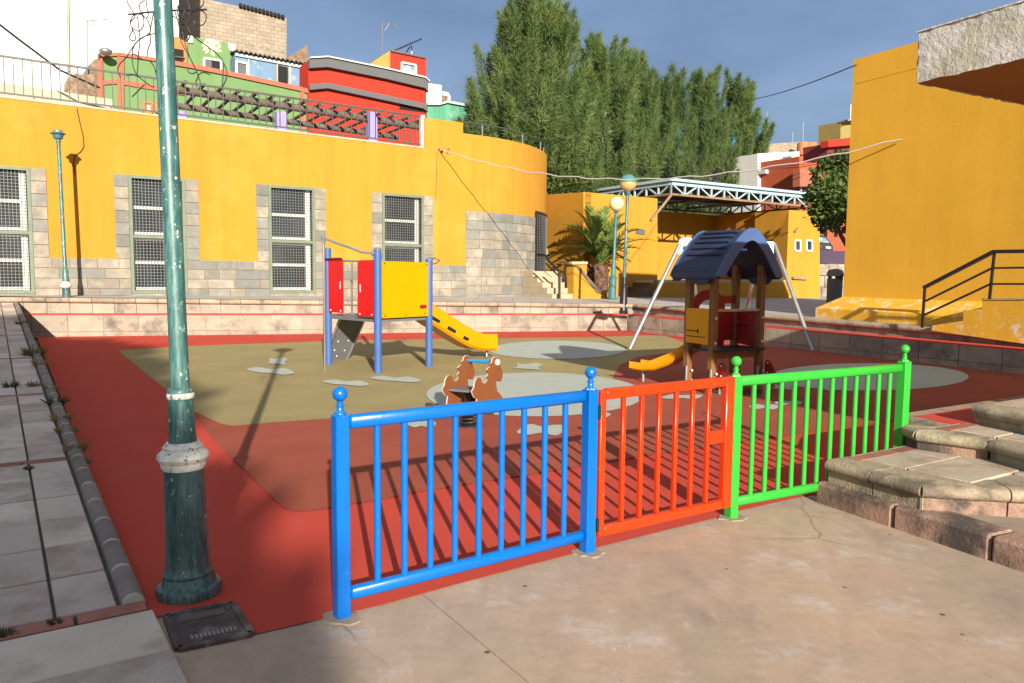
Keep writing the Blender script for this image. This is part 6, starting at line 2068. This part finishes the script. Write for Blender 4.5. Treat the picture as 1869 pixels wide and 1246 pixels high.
# crack line near the top reads as a thin projecting band
MB().bar(Vector((RB0.x, RB0.y, ztr - .55)) + rn * .0 + ER * .1, Vector((RB0.x, RB0.y, ztr - .50)) + ER * 9, .012, .02).build('crack_ridge', M['yellow_hall'], t_r)
pz0, pz1 = zT(RB0.x, RB0.y) - .1, RB0.z + .02
def plinth_pt(s, o, z):
    p = Vector((RB0.x, RB0.y, 0)) + ER * s + rn * o
    return Vector((p.x, p.y, z))
zk_ = lambda s: zT(RB0.x + ER.x * s, RB0.y + ER.y * s)
L_ = 14
MB().add([plinth_pt(-.35, .5, zk_(0) - .1), plinth_pt(L_, .5, zk_(L_) - .1), plinth_pt(L_, .5, zk_(L_) + .24), plinth_pt(-.35, .5, zk_(0) + .22),
          plinth_pt(L_, 0.003, zk_(L_) + .62), plinth_pt(0, 0.003, zk_(0) + .50), plinth_pt(-.35, -3, zk_(0) - .1), plinth_pt(-.35, -3, zk_(0) + .2), plinth_pt(0, -3, zk_(0) + .5)],
         [(0, 1, 2, 3), (3, 2, 4, 5), (0, 3, 7, 6), (3, 5, 8, 7)]).build('plinth', M['yellow_old'], t_r, recalc=False)
# side stair
SF = Plane((0, 0), 0)
sfp = at_d(1700, 600, 0)if False else onT(1692, 597)
SFL = Plane((sfp.x, sfp.y), math.atan2(ER.y, ER.x))
t = thing('side_stair', 'yellow flanked stair against the hall wall behind the black railing', 'stair', sfp)
steps_px = [(1700, 603), (1702, 594), (1758, 585), (1758, 566), (1793, 564), (1793, 547), (1900, 546), (1960, 546), (1960, 640)]
P = [SFL.pt(x, y) for x, y in steps_px]
MB().prism(P, -SFL.n * .95).build('flank', M['yellow_old'], t)
MB().prism([SFL.pt(1792, 544, .02), SFL.pt(1960, 543, .02), SFL.pt(1960, 546, .02), SFL.pt(1792, 546.5, .02)], -SFL.n * .97).build('landing_edge', M['sand_step'], t)
t = thing('stair_railing', 'black iron railing with three rails rising beside the yellow stair', 'railing', sfp)
RP = SFL.shifted(-.08)
def rl(name, pts, w=.035):
    for i in range(len(pts) - 1):
        MB().bar(RP.pt(*pts[i]), RP.pt(*pts[i + 1]), w, w).build(name, M['black_metal'], t)
rl('top_rail', [(1686, 525), (1814, 459), (1960, 457)], .065)
rl('middle_rail', [(1690, 549), (1811, 489), (1960, 487)])
rl('lower_rail', [(1688, 574), (1808, 518), (1960, 518)])
for a, b in (((1688, 526), (1683, 598)), ((1815, 460), (1806, 546)), ((1940, 458), (1934, 546))):
    MB().bar(RP.pt(*a), RP.pt(*b), .04, .04, up=SFL.u).build('post', M['black_metal'], t)

# litter bin
bb = onT(1522, 556)
t = thing('litter_bin', 'grey cylindrical litter bin with a hooded lid beside the yellow hall corner', 'bin', bb)
hgt = at_d(1525, 508, bb.y).z - bb.z
rb_ = 13.5 / 1400 * bb.y
MB().lathe(bb, (0, 0, 1), [(0, rb_ * .94), (.03, rb_ * .97), (hgt - .02, rb_), (hgt, rb_ * 1.04)], 28).build('body', M['bin'], t, smooth=40)
ht_ = at_d(1525, 491, bb.y).z - bb.z
MB().lathe(bb + Vector((0, 0, hgt + .08)), (0, 0, 1), [(0, rb_ * 1.08), (.10, rb_ * 1.08), (ht_ - hgt - .12, rb_ * .9), (ht_ - hgt - .08, rb_ * .5), (ht_ - hgt - .06, .01)], 28).build('lid', M['bin'], t, smooth=40)
MB().box(bb + Vector((rb_ * .4, -rb_ * .3, hgt + .05)), (.06, 0, 0), (0, .2, 0), (0, 0, .09)).build('lid_support', M['p_black'], t)
MB().box(bb + Vector((-rb_ * .5, rb_ * .5, hgt + .05)), (.05, 0, 0), (0, .05, 0), (0, 0, .09)).build('lid_support', M['bin'], t)

# ------------------------------------------------------------------ canopy slab at the upper right
cb = at_d(1675, 151, 6.0)
ct = at_d(1675, 60, 6.0)
CE = Vector((.47, -.883, 0)).normalized()
CI = Vector((-CE.y, CE.x, 0))
if CI.x < 0:
    CI = -CI
t = thing('canopy', 'thick concrete canopy with a weathered white edge and orange soffit at the upper right', 'canopy', Vector((cb.x, cb.y, cb.z)))
LC, WC = 8.6, 6.5
def ragged(p0, p1, z0, z1, n, dirn, th, amp):
    """edge face with an uneven plaster surface"""
    mb = MB()
    rows = 10
    vs = []
    rnd = random.Random(3)
    for i in range(n + 1):
        for j in range(rows + 1):
            q = p0 + (p1 - p0) * (i / n)
            a = amp * (rnd.random() - .5)
            dz = 0
            if j in (0, rows):
                dz = .012 * (rnd.random() - .5)
            vs.append(Vector((q.x, q.y, z0 + (z1 - z0) * j / rows + dz)) + dirn * (th + a))
    R = rows + 1
    fs = [(i * R + j, (i + 1) * R + j, (i + 1) * R + j + 1, i * R + j + 1) for i in range(n) for j in range(rows)]
    return mb.add(vs, fs)
p0 = Vector((cb.x, cb.y, 0))
ragged(p0, p0 + CE * LC, cb.z - .004, ct.z + .004, 190, -CI, .012, .012).build('edge_face', M['white_old'], t, smooth=80)
ragged(p0 + CI * WC, p0, cb.z - .004, ct.z + .004, 120, -CE, .012, .012).build('edge_face', M['white_old'], t, smooth=80)
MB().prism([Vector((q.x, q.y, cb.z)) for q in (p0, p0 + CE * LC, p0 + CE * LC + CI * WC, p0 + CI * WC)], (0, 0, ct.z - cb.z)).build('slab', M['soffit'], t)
MB().prism([Vector((q.x, q.y, ct.z + .003)) for q in (p0 - CI * .02 - CE * .02, p0 + CE * LC - CI * .02, p0 + CE * LC + CI * WC, p0 + CI * WC - CE * .02)], (0, 0, .012)).build('top_screed', M['white_old'], t)
for a, b in ((1.2, 2.6), (5.5, 2.6), (1.2, 5.6), (5.5, 5.6)):
    q = p0 + CE * a + CI * b
    MB().box((q.x, q.y, cb.z / 2), CE * .17, CI * .17, (0, 0, cb.z / 2 - .001), .02).build('column', M['yellow'], t)

# ------------------------------------------------------------------ overhead cables
span_r = RWP.pt(1646, 253, .05)
P = []
a_, b_ = anch, span_r
for i in range(41):
    f = i / 40
    P.append(a_ + (b_ - a_) * f - Vector((0, 0, 1.05 * 4 * f * (1 - f) * .9 + (.025 * math.sin(i * 1.9)))))
o = tag(MB().tube(P, .016, 6).build('festoon_cable', M['pale_cable'], None, smooth=80), 'pale festoon cable strung from the yellow building bracket across to the yellow hall', 'cable')
t = thing('cable_bracket', 'small pale cable bracket with clamps on the yellow wall above the slide tower', 'bracket', anch)
MB().bar(anch - WP.n * .10, anch + WP.n * .06, .03, .03).build('arm', M['galv'], t)
MB().sphere(anch + Vector((.10, .0, -.02)), .05, 10, 6).build('clamp', M['rubble'], t)
MB().sphere(anch + Vector((.30, .05, 0)), .045, 10, 6).build('clamp', M['rubble'], t)
e1 = RWP.pt(1563, 118, .05)
cable('overhead_cable', 'thin dark cable running from the conifers to the top corner of the yellow hall', [at_d(1330, 186, 40), e1], .014, sag=.2, seg=14)
cable('overhead_cable', 'thick black cable sagging down across the white house at the far left', [at_d(-30, 22, 24), at_d(40, 76, 25), at_d(110, 128, 26), at_d(182, 160, 27)], .035)
cable('overhead_cable', 'short pale cable crossing the sky from the small white block to the first conifer', [at_d(806, 158, 42), at_d(868, 152, 38)], .014, 'pale_cable', .1, 8)
cable('overhead_cable', 'black cable looping across the front of the white terrace house', [at_d(1383, 303, 46), at_d(1420, 306, 46), at_d(1500, 297, 44)], .02, sag=.1, seg=6)
cable('overhead_cable', 'lower black cable across the white terrace house and brick red house', [at_d(1383, 298, 45.5), at_d(1440, 301, 45.5), at_d(1510, 290, 44)], .015, sag=.1, seg=6)

# ------------------------------------------------------------------ wire ornament hung on the big lamp post
dO = B_L.y + .02
def wl_(pts, dz=0.0, sm=5):
    q = [at_d(x, y, dO + dz) for x, y in pts]
    out = []
    for i in range(len(q) - 1):
        p0_, p1_, p2_, p3_ = q[max(0, i - 1)], q[i], q[i + 1], q[min(len(q) - 1, i + 2)]
        for k in range(sm):
            u = k / sm
            out.append(.5 * ((2 * p1_) + (p2_ - p0_) * u + (2 * p0_ - 5 * p1_ + 4 * p2_ - p3_) * u * u + (3 * p1_ - p0_ - 3 * p2_ + p3_) * u ** 3))
    out.append(q[-1])
    return out
t = thing('wire_ornament', 'tangle of thin dark decoration wires looped on a cross bar round the big lamp post', 'wire ornament', at_d(306, 20, dO))
def Zm(x, y):       # from an enlarged view of the ornament
    return (220 + x / 5.664, y / 5.664)
loops = [
    [(80, 147), (160, 143), (240, 130), (340, 122)],
    [(520, 107), (640, 104), (760, 102), (890, 97)],
    [(66, 0), (90, 60), (130, 125), (150, 170), (110, 220), (105, 260), (140, 300), (190, 320), (235, 270), (240, 200), (215, 150), (150, 150), (110, 190), (100, 230)],
    [(120, 280), (120, 320), (90, 380), (110, 415), (150, 410), (150, 360), (120, 300)],
    [(175, 170), (190, 300), (200, 430), (185, 560), (175, 760)],
    [(250, 0), (205, 30), (195, 80), (215, 125), (260, 185), (285, 150), (270, 60), (265, 0)],
    [(340, 120), (330, 190), (305, 330), (310, 430), (280, 520), (275, 590)],
    [(265, 185), (300, 260), (300, 340), (180, 420), (130, 500), (120, 600), (140, 720), (180, 780)],
    [(355, 345), (290, 360), (200, 400), (130, 480), (60, 590), (0, 650), (-30, 720), (0, 800)],
    [(120, 560), (150, 560), (220, 610), (300, 630), (350, 690), (370, 780)],
    [(60, 780), (150, 770), (260, 850), (300, 880), (350, 900)],
    [(120, 1000), (200, 920), (250, 870)],
    [(520, 150), (600, 200), (670, 250), (720, 340), (800, 410), (900, 480), (1000, 560), (1060, 640), (1060, 760), (1050, 900)],
    [(690, 0), (710, 60), (720, 100), (800, 95), (850, 50), (860, 0)],
    [(600, 110), (590, 70), (620, 55), (660, 100), (640, 180), (610, 190), (590, 130), (600, 60)],
    [(720, 110), (700, 200), (690, 250), (640, 250), (610, 300), (640, 380), (690, 420), (720, 350), (700, 280), (660, 240)],
    [(760, 210), (770, 250), (820, 265), (870, 235), (885, 170), (860, 120), (800, 110), (730, 130), (700, 200), (690, 240)],
    [(640, 330), (660, 430), (720, 600), (800, 770), (830, 880)],
    [(560, 110), (600, 250), (620, 400), (640, 460), (740, 640), (800, 780), (780, 840), (790, 900)],
    [(800, 780), (840, 750), (890, 755), (930, 770)],
    [(690, 690), (700, 740), (740, 760), (790, 740)],
    [(1060, 640), (1095, 720), (1095, 800), (1060, 890)],
]
rr_ = random.Random(5)
for lp_ in loops:
    MB().tube(wl_([Zm(*p) for p in lp_], rr_.uniform(-.10, .16)), .0028 if lp_ not in loops[:2] else .0045, 5).build('wire', M['black_metal'], t, smooth=80)

# ------------------------------------------------------------------ trees
def slivers(centers, dirs, lens, wid, rng):
    n = len(centers)
    rnd = rng.normal(size=(n, 3))
    side = np.cross(dirs, rnd)
    side /= np.linalg.norm(side, axis=1, keepdims=True) + 1e-9
    w = wid[:, None] * side
    a = centers - w * .5
    b = centers + w * .5
    c = centers + dirs * lens[:, None]
    v = np.stack([a, b, c], 1).reshape(-1, 3)
    return v, np.arange(3 * n).reshape(-1, 3)
def conifer(label, px, top_y, d, wid, base_z, seed, plumes=70, m='leaf_cas', zlow=1.0, lean=0.0, group='conifers in a row behind the stage'):
    rng = np.random.default_rng(seed)
    tp = at_d(px, top_y, d)
    bx, by = tp.x - lean, tp.y
    t = thing('conifer_tree', label, 'tree', Vector((bx, by, base_z)), group)
    H = tp.z - base_z
    MB().tube([(bx, by, base_z - .3), (bx + .05, by, base_z + H * .3), (bx + lean * .5, by, base_z + H * .6), (bx + lean, by, base_z + H * .92)], [.22, .18, .10, .02], 10).build('trunk', M['bark'], t, smooth=60)
    C, D, LN, WD = [], [], [], []
    limbs = MB()
    for k in range(plumes):
        h = rng.uniform(0.02, 1.0) ** .9
        z = base_z + zlow + (H - zlow) * h * .86
        env = wid * (0.55 + .45 * math.sin(math.pi * min(1, h * 1.05 + .12))) * (1 - max(0, h - .45) ** 1.6 * 1.9)
        env = max(env, .35)
        th = rng.uniform(0, 2 * math.pi)
        rad = env * math.sqrt(rng.uniform(.12, 1.0)) * rng.uniform(.75, 1.15)
        cx, cy = bx + lean * h + rad * math.cos(th), by + rad * math.sin(th)
        out = np.array([math.cos(th), math.sin(th), 0])
        L = rng.uniform(1.3, 2.9) * (1.0 if h > .35 else .85)
        tilt = rng.uniform(.05, .42) * (1.25 if wid > 2.5 else 1)
        ax = np.array([0, 0, 1.0]) + out * tilt + rng.normal(size=3) * .06
        ax /= np.linalg.norm(ax)
        top = min(z + L, base_z + H * (1 - .34 * min(1, rad / wid) ** 1.6) * rng.uniform(.93, 1.0))
        p0 = np.array([cx, cy, z - .5])
        L = max(.8, top - z + .5)
        R = rng.uniform(.24, .46)
        n = int(520 * L / 2)
        tt = rng.uniform(0, 1, n) ** .85
        prof = np.sin(np.pi * np.clip(tt * .93 + .07, 0, 1)) ** .7 * (1 - .35 * tt)
        a = rng.uniform(0, 2 * np.pi, n)
        r = R * prof * np.sqrt(rng.uniform(.05, 1, n))
        e1_ = np.cross(ax, [1, 0, 0]); e1_ /= np.linalg.norm(e1_)
        e2_ = np.cross(ax, e1_)
        ro = np.cos(a)[:, None] * e1_ + np.sin(a)[:, None] * e2_
        P_ = p0 + ax * (tt * L)[:, None] + ro * r[:, None]
        dd = ax * rng.uniform(.25, 1.1, n)[:, None] + ro * rng.uniform(.1, .7, n)[:, None] + rng.normal(size=(n, 3)) * .25
        if h < .5:
            dd[:, 2] -= rng.uniform(0, 1.3, n) * (1 - h * 1.6)
        dd /= np.linalg.norm(dd, axis=1, keepdims=True)
        C.append(P_); D.append(dd); LN.append(rng.uniform(.20, .50, n)); WD.append(rng.uniform(.022, .048, n))
        if k % 4 == 0:
            limbs.tube([(bx + lean * h * .6, by, max(base_z + .5, z - 1.2)), ((bx + cx) / 2, (by + cy) / 2, z - .5), (cx, cy, z)], [.06, .045, .02], 6)
    v, f = slivers(np.concatenate(C), np.concatenate(D), np.concatenate(LN), np.concatenate(WD), rng)
    o = np_mesh('crown', v, f, M[m], t)
    limbs.build('limbs', M['bark'], t, smooth=60)
    return t
gz = .6
conifer('tallest and broadest dark conifer at the left end of the row', 978, -24, 38, 3.2, gz, 11, 190, 'leaf_cas', 3.4, lean=.2)
conifer('slimmer conifer with two thin spires, right of the tallest one', 1100, 52, 42, 1.9, gz, 12, 84, 'leaf_cas', 1.0)
conifer('conifer with a ragged flat top in the middle of the row', 1160, 66, 45, 2.0, gz, 13, 92, 'leaf_cas', 1.0)
conifer('conifer with sky showing beside its narrow tip, right of the middle', 1222, 104, 48, 2.05, gz, 14, 92, 'leaf_cas_dark', 1.0)
conifer('conifer with a notched crown, second from the right end of the row', 1285, 112, 51, 2.15, gz, 15, 96, 'leaf_cas', 1.0)
conifer('conifer at the right end of the row, before the bright blue house', 1350, 120, 54, 2.3, gz, 16, 108, 'leaf_cas', 1.0)
t = thing('low_shrub', 'dark low shrub between the rounded yellow corner and the stage wing', 'shrub', Vector((*at_d(1040, 350, 36).xy, gz)))
rng = np.random.default_rng(77)
n = 5000
sc_ = at_d(1040, 345, 36)
u_ = rng.normal(size=(n, 3)); u_ /= np.linalg.norm(u_, axis=1, keepdims=True)
P_ = np.array(sc_) + u_ * np.array([1.2, 1.0, 1.3]) * rng.uniform(.5, 1, n)[:, None]
dd = u_ + rng.normal(size=(n, 3)) * .6; dd /= np.linalg.norm(dd, axis=1, keepdims=True)
v, f = slivers(P_, dd, rng.uniform(.1, .25, n), rng.uniform(.05, .12, n), rng)
np_mesh('foliage', v, f, M['leaf_broad'], t)
MB().tube([(sc_.x, sc_.y, gz - .2), (sc_.x + .1, sc_.y, sc_.z - .3)], [.08, .04], 8).build('stem', M['bark'], t, smooth=60)

def leaf_cluster(rng, c, rad, n, size, flat=.75):
    u = rng.normal(size=(n, 3)); u /= np.linalg.norm(u, axis=1, keepdims=True)
    p = np.array(c) + u * np.array([rad, rad, rad * flat]) * (rng.uniform(.25, 1, n) ** .5)[:, None]
    d1 = u * .6 + rng.normal(size=(n, 3)) * .8
    d1 /= np.linalg.norm(d1, axis=1, keepdims=True)
    s = np.cross(d1, rng.normal(size=(n, 3))); s /= np.linalg.norm(s, axis=1, keepdims=True)
    l = rng.uniform(.6, 1.2, n)[:, None] * size
    a, b, c_, d_ = p, p + d1 * l * .5 + s * l * .28, p + d1 * l, p + d1 * l * .5 - s * l * .28
    v = np.stack([a, b, c_, d_], 1).reshape(-1, 3)
    k = np.arange(n)[:, None] * 4
    f = np.concatenate([k + np.array([[0, 1, 2]]), k + np.array([[0, 2, 3]])], 1).reshape(-1, 3)
    return v, f
def broadleaf(label, base, clusters, m, size, trunk, seed, n_per=420, group=None, r0=.16):
    rng = np.random.default_rng(seed)
    t = thing('leafy_tree', label, 'tree', base, group)
    MB().tube(trunk, [r0 * (1 - .75 * i / (len(trunk) - 1)) for i in range(len(trunk))], 10).build('trunk', M['bark'], t, smooth=60)
    V_, F_, o = [], [], 0
    lm = MB()
    tip = Vector(trunk[-1])
    for i, (c, r) in enumerate(clusters):
        v, f = leaf_cluster(rng, c, r, int(n_per * r * r), size)
        V_.append(v); F_.append(f + o); o += len(v)
        if i % 2 == 0:
            c_ = Vector(c)
            lm.tube([Vector(trunk[-2]) * .5 + tip * .5, (tip + c_) / 2 - Vector((0, 0, .2)), c_], [r0 * .35, r0 * .22, r0 * .08], 6)
    np_mesh('crown', np.concatenate(V_), np.concatenate(F_), M[m], t)
    lm.build('limbs', M['bark'], t, smooth=60)
    return t
# tree beside the yellow hall
dT = 30.0
rng = np.random.default_rng(5)
cl = []
for (x, y, r) in ((1508, 318, .62), (1540, 300, .7), (1548, 335, .75), (1500, 352, .6), (1528, 350, .8), (1495, 375, .55), (1518, 385, .75), (1545, 375, .8), (1535, 402, .6), (1560, 320, .7), (1565, 360, .8), (1575, 395, .6), (1490, 395, .35), (1484, 352, .3), (1515, 298, .35), (1505, 408, .4), (1555, 290, .4)):
    p = at_d(x, y, dT + rng.uniform(-.8, .8))
    cl.append(((p.x, p.y, p.z), r))
tb = onT(1556, 560)
tb = at_d(1580, 545, dT)
tb.z = zT(tb.x, tb.y)
broadleaf('bushy round crowned tree between the stage roof and the yellow hall', tb, cl, 'leaf_broad', .22, [tb, at_d(1560, 470, dT), at_d(1535, 430, dT), at_d(1522, 400, dT)], 21, 900)

# palm
pb_ = at_d(1092, 545, 30.3)
pb_.z = zT(pb_.x, pb_.y)
t = thing('palm_tree', 'short date palm with arching fronds in front of the stage wing', 'palm tree', pb_)
crown = at_d(1096, 488, pb_.y)
MB().lathe(pb_, (0, 0, 1), [(-.05, .33), (.3, .36), ((crown.z - pb_.z) * .7, .40), (crown.z - pb_.z - .02, .34), (crown.z - pb_.z + .15, .12)], 18).build('trunk', M['palm_bark'], t, smooth=40)
mb = MB()
rng = np.random.default_rng(9)
for i in range(150):
    a = rng.uniform(0, 2 * math.pi)
    z = rng.uniform(.15, crown.z - pb_.z)
    o_ = Vector((math.cos(a), math.sin(a), 0))
    s_ = Vector((-o_.y, o_.x, 0))
    b_ = pb_ + o_ * .34 + Vector((0, 0, z))
    mb.add([b_ - s_ * .06, b_ + s_ * .06, b_ + o_ * .14 + Vector((0, 0, .16)) + s_ * .025, b_ + o_ * .14 + Vector((0, 0, .16)) - s_ * .025], [(0, 1, 2, 3)])
kind(mb.build('frond_stubs', M['palm_bark'], t, recalc=False), 'stuff')
fr_dirs = []
for (x, y) in ((1028, 408), (1045, 385), (1075, 372), (1108, 374), (1140, 388), (1165, 420), (1192, 437), (1170, 455), (1140, 470), (1040, 440), (1060, 465), (1120, 455), (1090, 395), (1105, 425), (1060, 420)):
    fr_dirs.append(((x - 1096) / 1400 * 31, (488 - y) / 1400 * 31 + .0, rng.uniform(-.9, .9)))
for i in range(14):
    a = rng.uniform(0, 2 * math.pi)
    fr_dirs.append((math.cos(a) * 1.5, rng.uniform(.6, 2.0), math.sin(a) * 1.5))
for i, (dx, dz, dy) in enumerate(fr_dirs):
    tipv = np.array([dx, dy, dz])
    LEN = max(1.3, np.linalg.norm(tipv))
    base = np.array(crown) + np.array([0, 0, .05])
    ctrl = base + np.array([dx * .35, dy * .35, dz * .6 + .55])
    tip = base + tipv + np.array([0, 0, -.1])
    ts = np.linspace(0, 1, 34)
    sp = (1 - ts)[:, None] ** 2 * base + 2 * (ts * (1 - ts))[:, None] * ctrl + (ts ** 2)[:, None] * tip
    V_, F_ = [], []
    o_ = 0
    for k in range(2, 33):
        tg = sp[k + 1 if k < 33 else k] - sp[k - 1]
        tg /= np.linalg.norm(tg)
        sd = np.cross(tg, [0, 0, 1.0]); sd /= np.linalg.norm(sd) + 1e-9
        upv = np.cross(sd, tg)
        for sg in (-1, 1):
            ll = .62 * math.sin(math.pi * min(1, ts[k] * .85 + .13)) * rng.uniform(.85, 1.1)
            d_ = sd * sg * .75 + tg * .75 + upv * .25 + rng.normal(size=3) * .08
            d_ /= np.linalg.norm(d_)
            w = np.cross(d_, upv) * .04
            V_ += [sp[k] - w, sp[k] + w, sp[k] + d_ * ll + np.array([0, 0, -.05])]
            F_.append([o_, o_ + 1, o_ + 2]); o_ += 3
    fo = np_mesh('frond', np.array(V_), np.array(F_), M['leaf_palm'], t)
    MB().tube([Vector(p) for p in sp[::4]], [.03 - .003 * q for q in range(len(sp[::4]))], 5).build('frond_stem', M['leaf_palm'], fo, smooth=60)

# weeds along the pavement edge
def weed(px, py, size, m, seed, label, flat=False):
    s, w = pave_s(px, py)
    p = pv(s, w)
    rng = np.random.default_rng(seed)
    n = 90
    a = rng.uniform(0, 2 * np.pi, n)
    r = size * .55 * np.sqrt(rng.uniform(0, 1, n))
    P_ = np.stack([p.x + r * np.cos(a), p.y + r * np.sin(a), np.full(n, p.z)], 1)
    dd = np.stack([np.cos(a) * .7, np.sin(a) * .7, rng.uniform(.3, 1.4, n) * (0.5 if flat else 1)], 1) + rng.normal(size=(n, 3)) * .25
    dd[:, 2] = np.abs(dd[:, 2])
    dd /= np.linalg.norm(dd, axis=1, keepdims=True)
    v, f = slivers(P_, dd, rng.uniform(.4, 1.0, n) * size, rng.uniform(.012, .03, n) * (size / .2) ** .5, rng)
    o = np_mesh('weed', v, f, M[m], None, (0, 0, 0))
    tag(o, label, 'weed', 'weeds growing along the pavement kerb')
for i, (x, y, sz, m, l) in enumerate((
        (62, 648, .34, 'leaf_weed', 'largest green weed clump, against the kerb towards the far end of the pavement'),
        (74, 668, .22, 'leaf_dry', 'straw coloured weed just in front of the largest green clump by the kerb'),
        (40, 592, .22, 'leaf_weed', 'small green weed at the far top end of the pavement kerb'),
        (20, 706, .17, 'leaf_weed', 'flat green weed growing in a brick strip near the left frame edge'),
        (62, 705, .16, 'leaf_dry', 'dry yellow tuft on the same brick strip as the flat green weed'),
        (96, 712, .16, 'leaf_dry', 'dry tuft beside the kerb at the end of a brick strip'),
        (103, 738, .22, 'leaf_weed', 'brownish green weed beside the kerb in the middle of the pavement'),
        (112, 768, .20, 'leaf_dry', 'straw tuft rooted in the kerb joint in the middle of the pavement'),
        (122, 790, .18, 'leaf_dry', 'straw tuft rooted in the kerb joint, just nearer than the middle'),
        (138, 822, .20, 'leaf_dry', 'tall straw tuft against the kerb by the second brick strip'),
        (149, 846, .14, 'leaf_dry', 'short straw tuft against the kerb just nearer than the second brick strip'),
        (52, 857, .07, 'leaf_weed', 'tiny green sprout in the tile joint below the second brick strip'),
        (100, 1138, .06, 'leaf_weed', 'tiny green sprout in the joint at the nearest brick strip'),
        (8, 1160, .08, 'leaf_weed', 'small green sprout at the nearest brick strip by the frame edge'))):
    weed(x, y, sz * .62, m, 100 + i, l)

# ------------------------------------------------------------------ trees and hall behind the viewpoint that shade the left side
def q_r(q, r):
    d = Vector((math.sin(SUN_AZ), -math.cos(SUN_AZ), 0))
    p = Vector((d.y * -1, d.x, 0))
    return p * q + d * r
rng = np.random.default_rng(31)
def big_tree(label, q0, q1, R, top, seed, n, zmin=6.6):
    """wide crown whose upper outline follows top(q)"""
    b = q_r((q0 + q1) / 2, R)
    dsun = q_r(0, 1.0)
    r_ = np.random.default_rng(seed)
    cl = []
    while len(cl) < n:
        r = r_.uniform(.6, 1.05)
        q = r_.uniform(q0 + r, q1 - r)
        z = r_.uniform(zmin, 16)
        if z + r * .8 > min(top(q - r * .7), top(q), top(q + r * .7)):
            continue
        p = q_r(q, R) + dsun * r_.uniform(-1.6, 1.6)
        cl.append(((p.x, p.y, z), r))
    broadleaf(label, b, cl, 'leaf_broad', .50, [b + Vector((0, 0, -.05)), b + Vector((.1, 0, 3)), b + Vector((0, .1, 6)), b + Vector((0, 0, 9))], seed, 640, 'large shade trees behind the viewpoint', .3)
prof_q = [(-30, 16), (-5, 15.6), (-4.3, 15.2), (-2.6, 14.0), (-1.75, 12.9), (-1.45, 11.4), (-.62, 10.8), (.15, 10.4), (.3, 6)]
topf = lambda q: float(np.interp(q, [a for a, b in prof_q], [b for a, b in prof_q]))
big_tree('large leafy shade tree on the plaza behind the viewpoint, the right one of two', -8, .35, 25, topf, 41, 120)
big_tree('large leafy shade tree on the plaza behind the viewpoint, the left one of two', -17, -6.5, 26, topf, 42, 150)
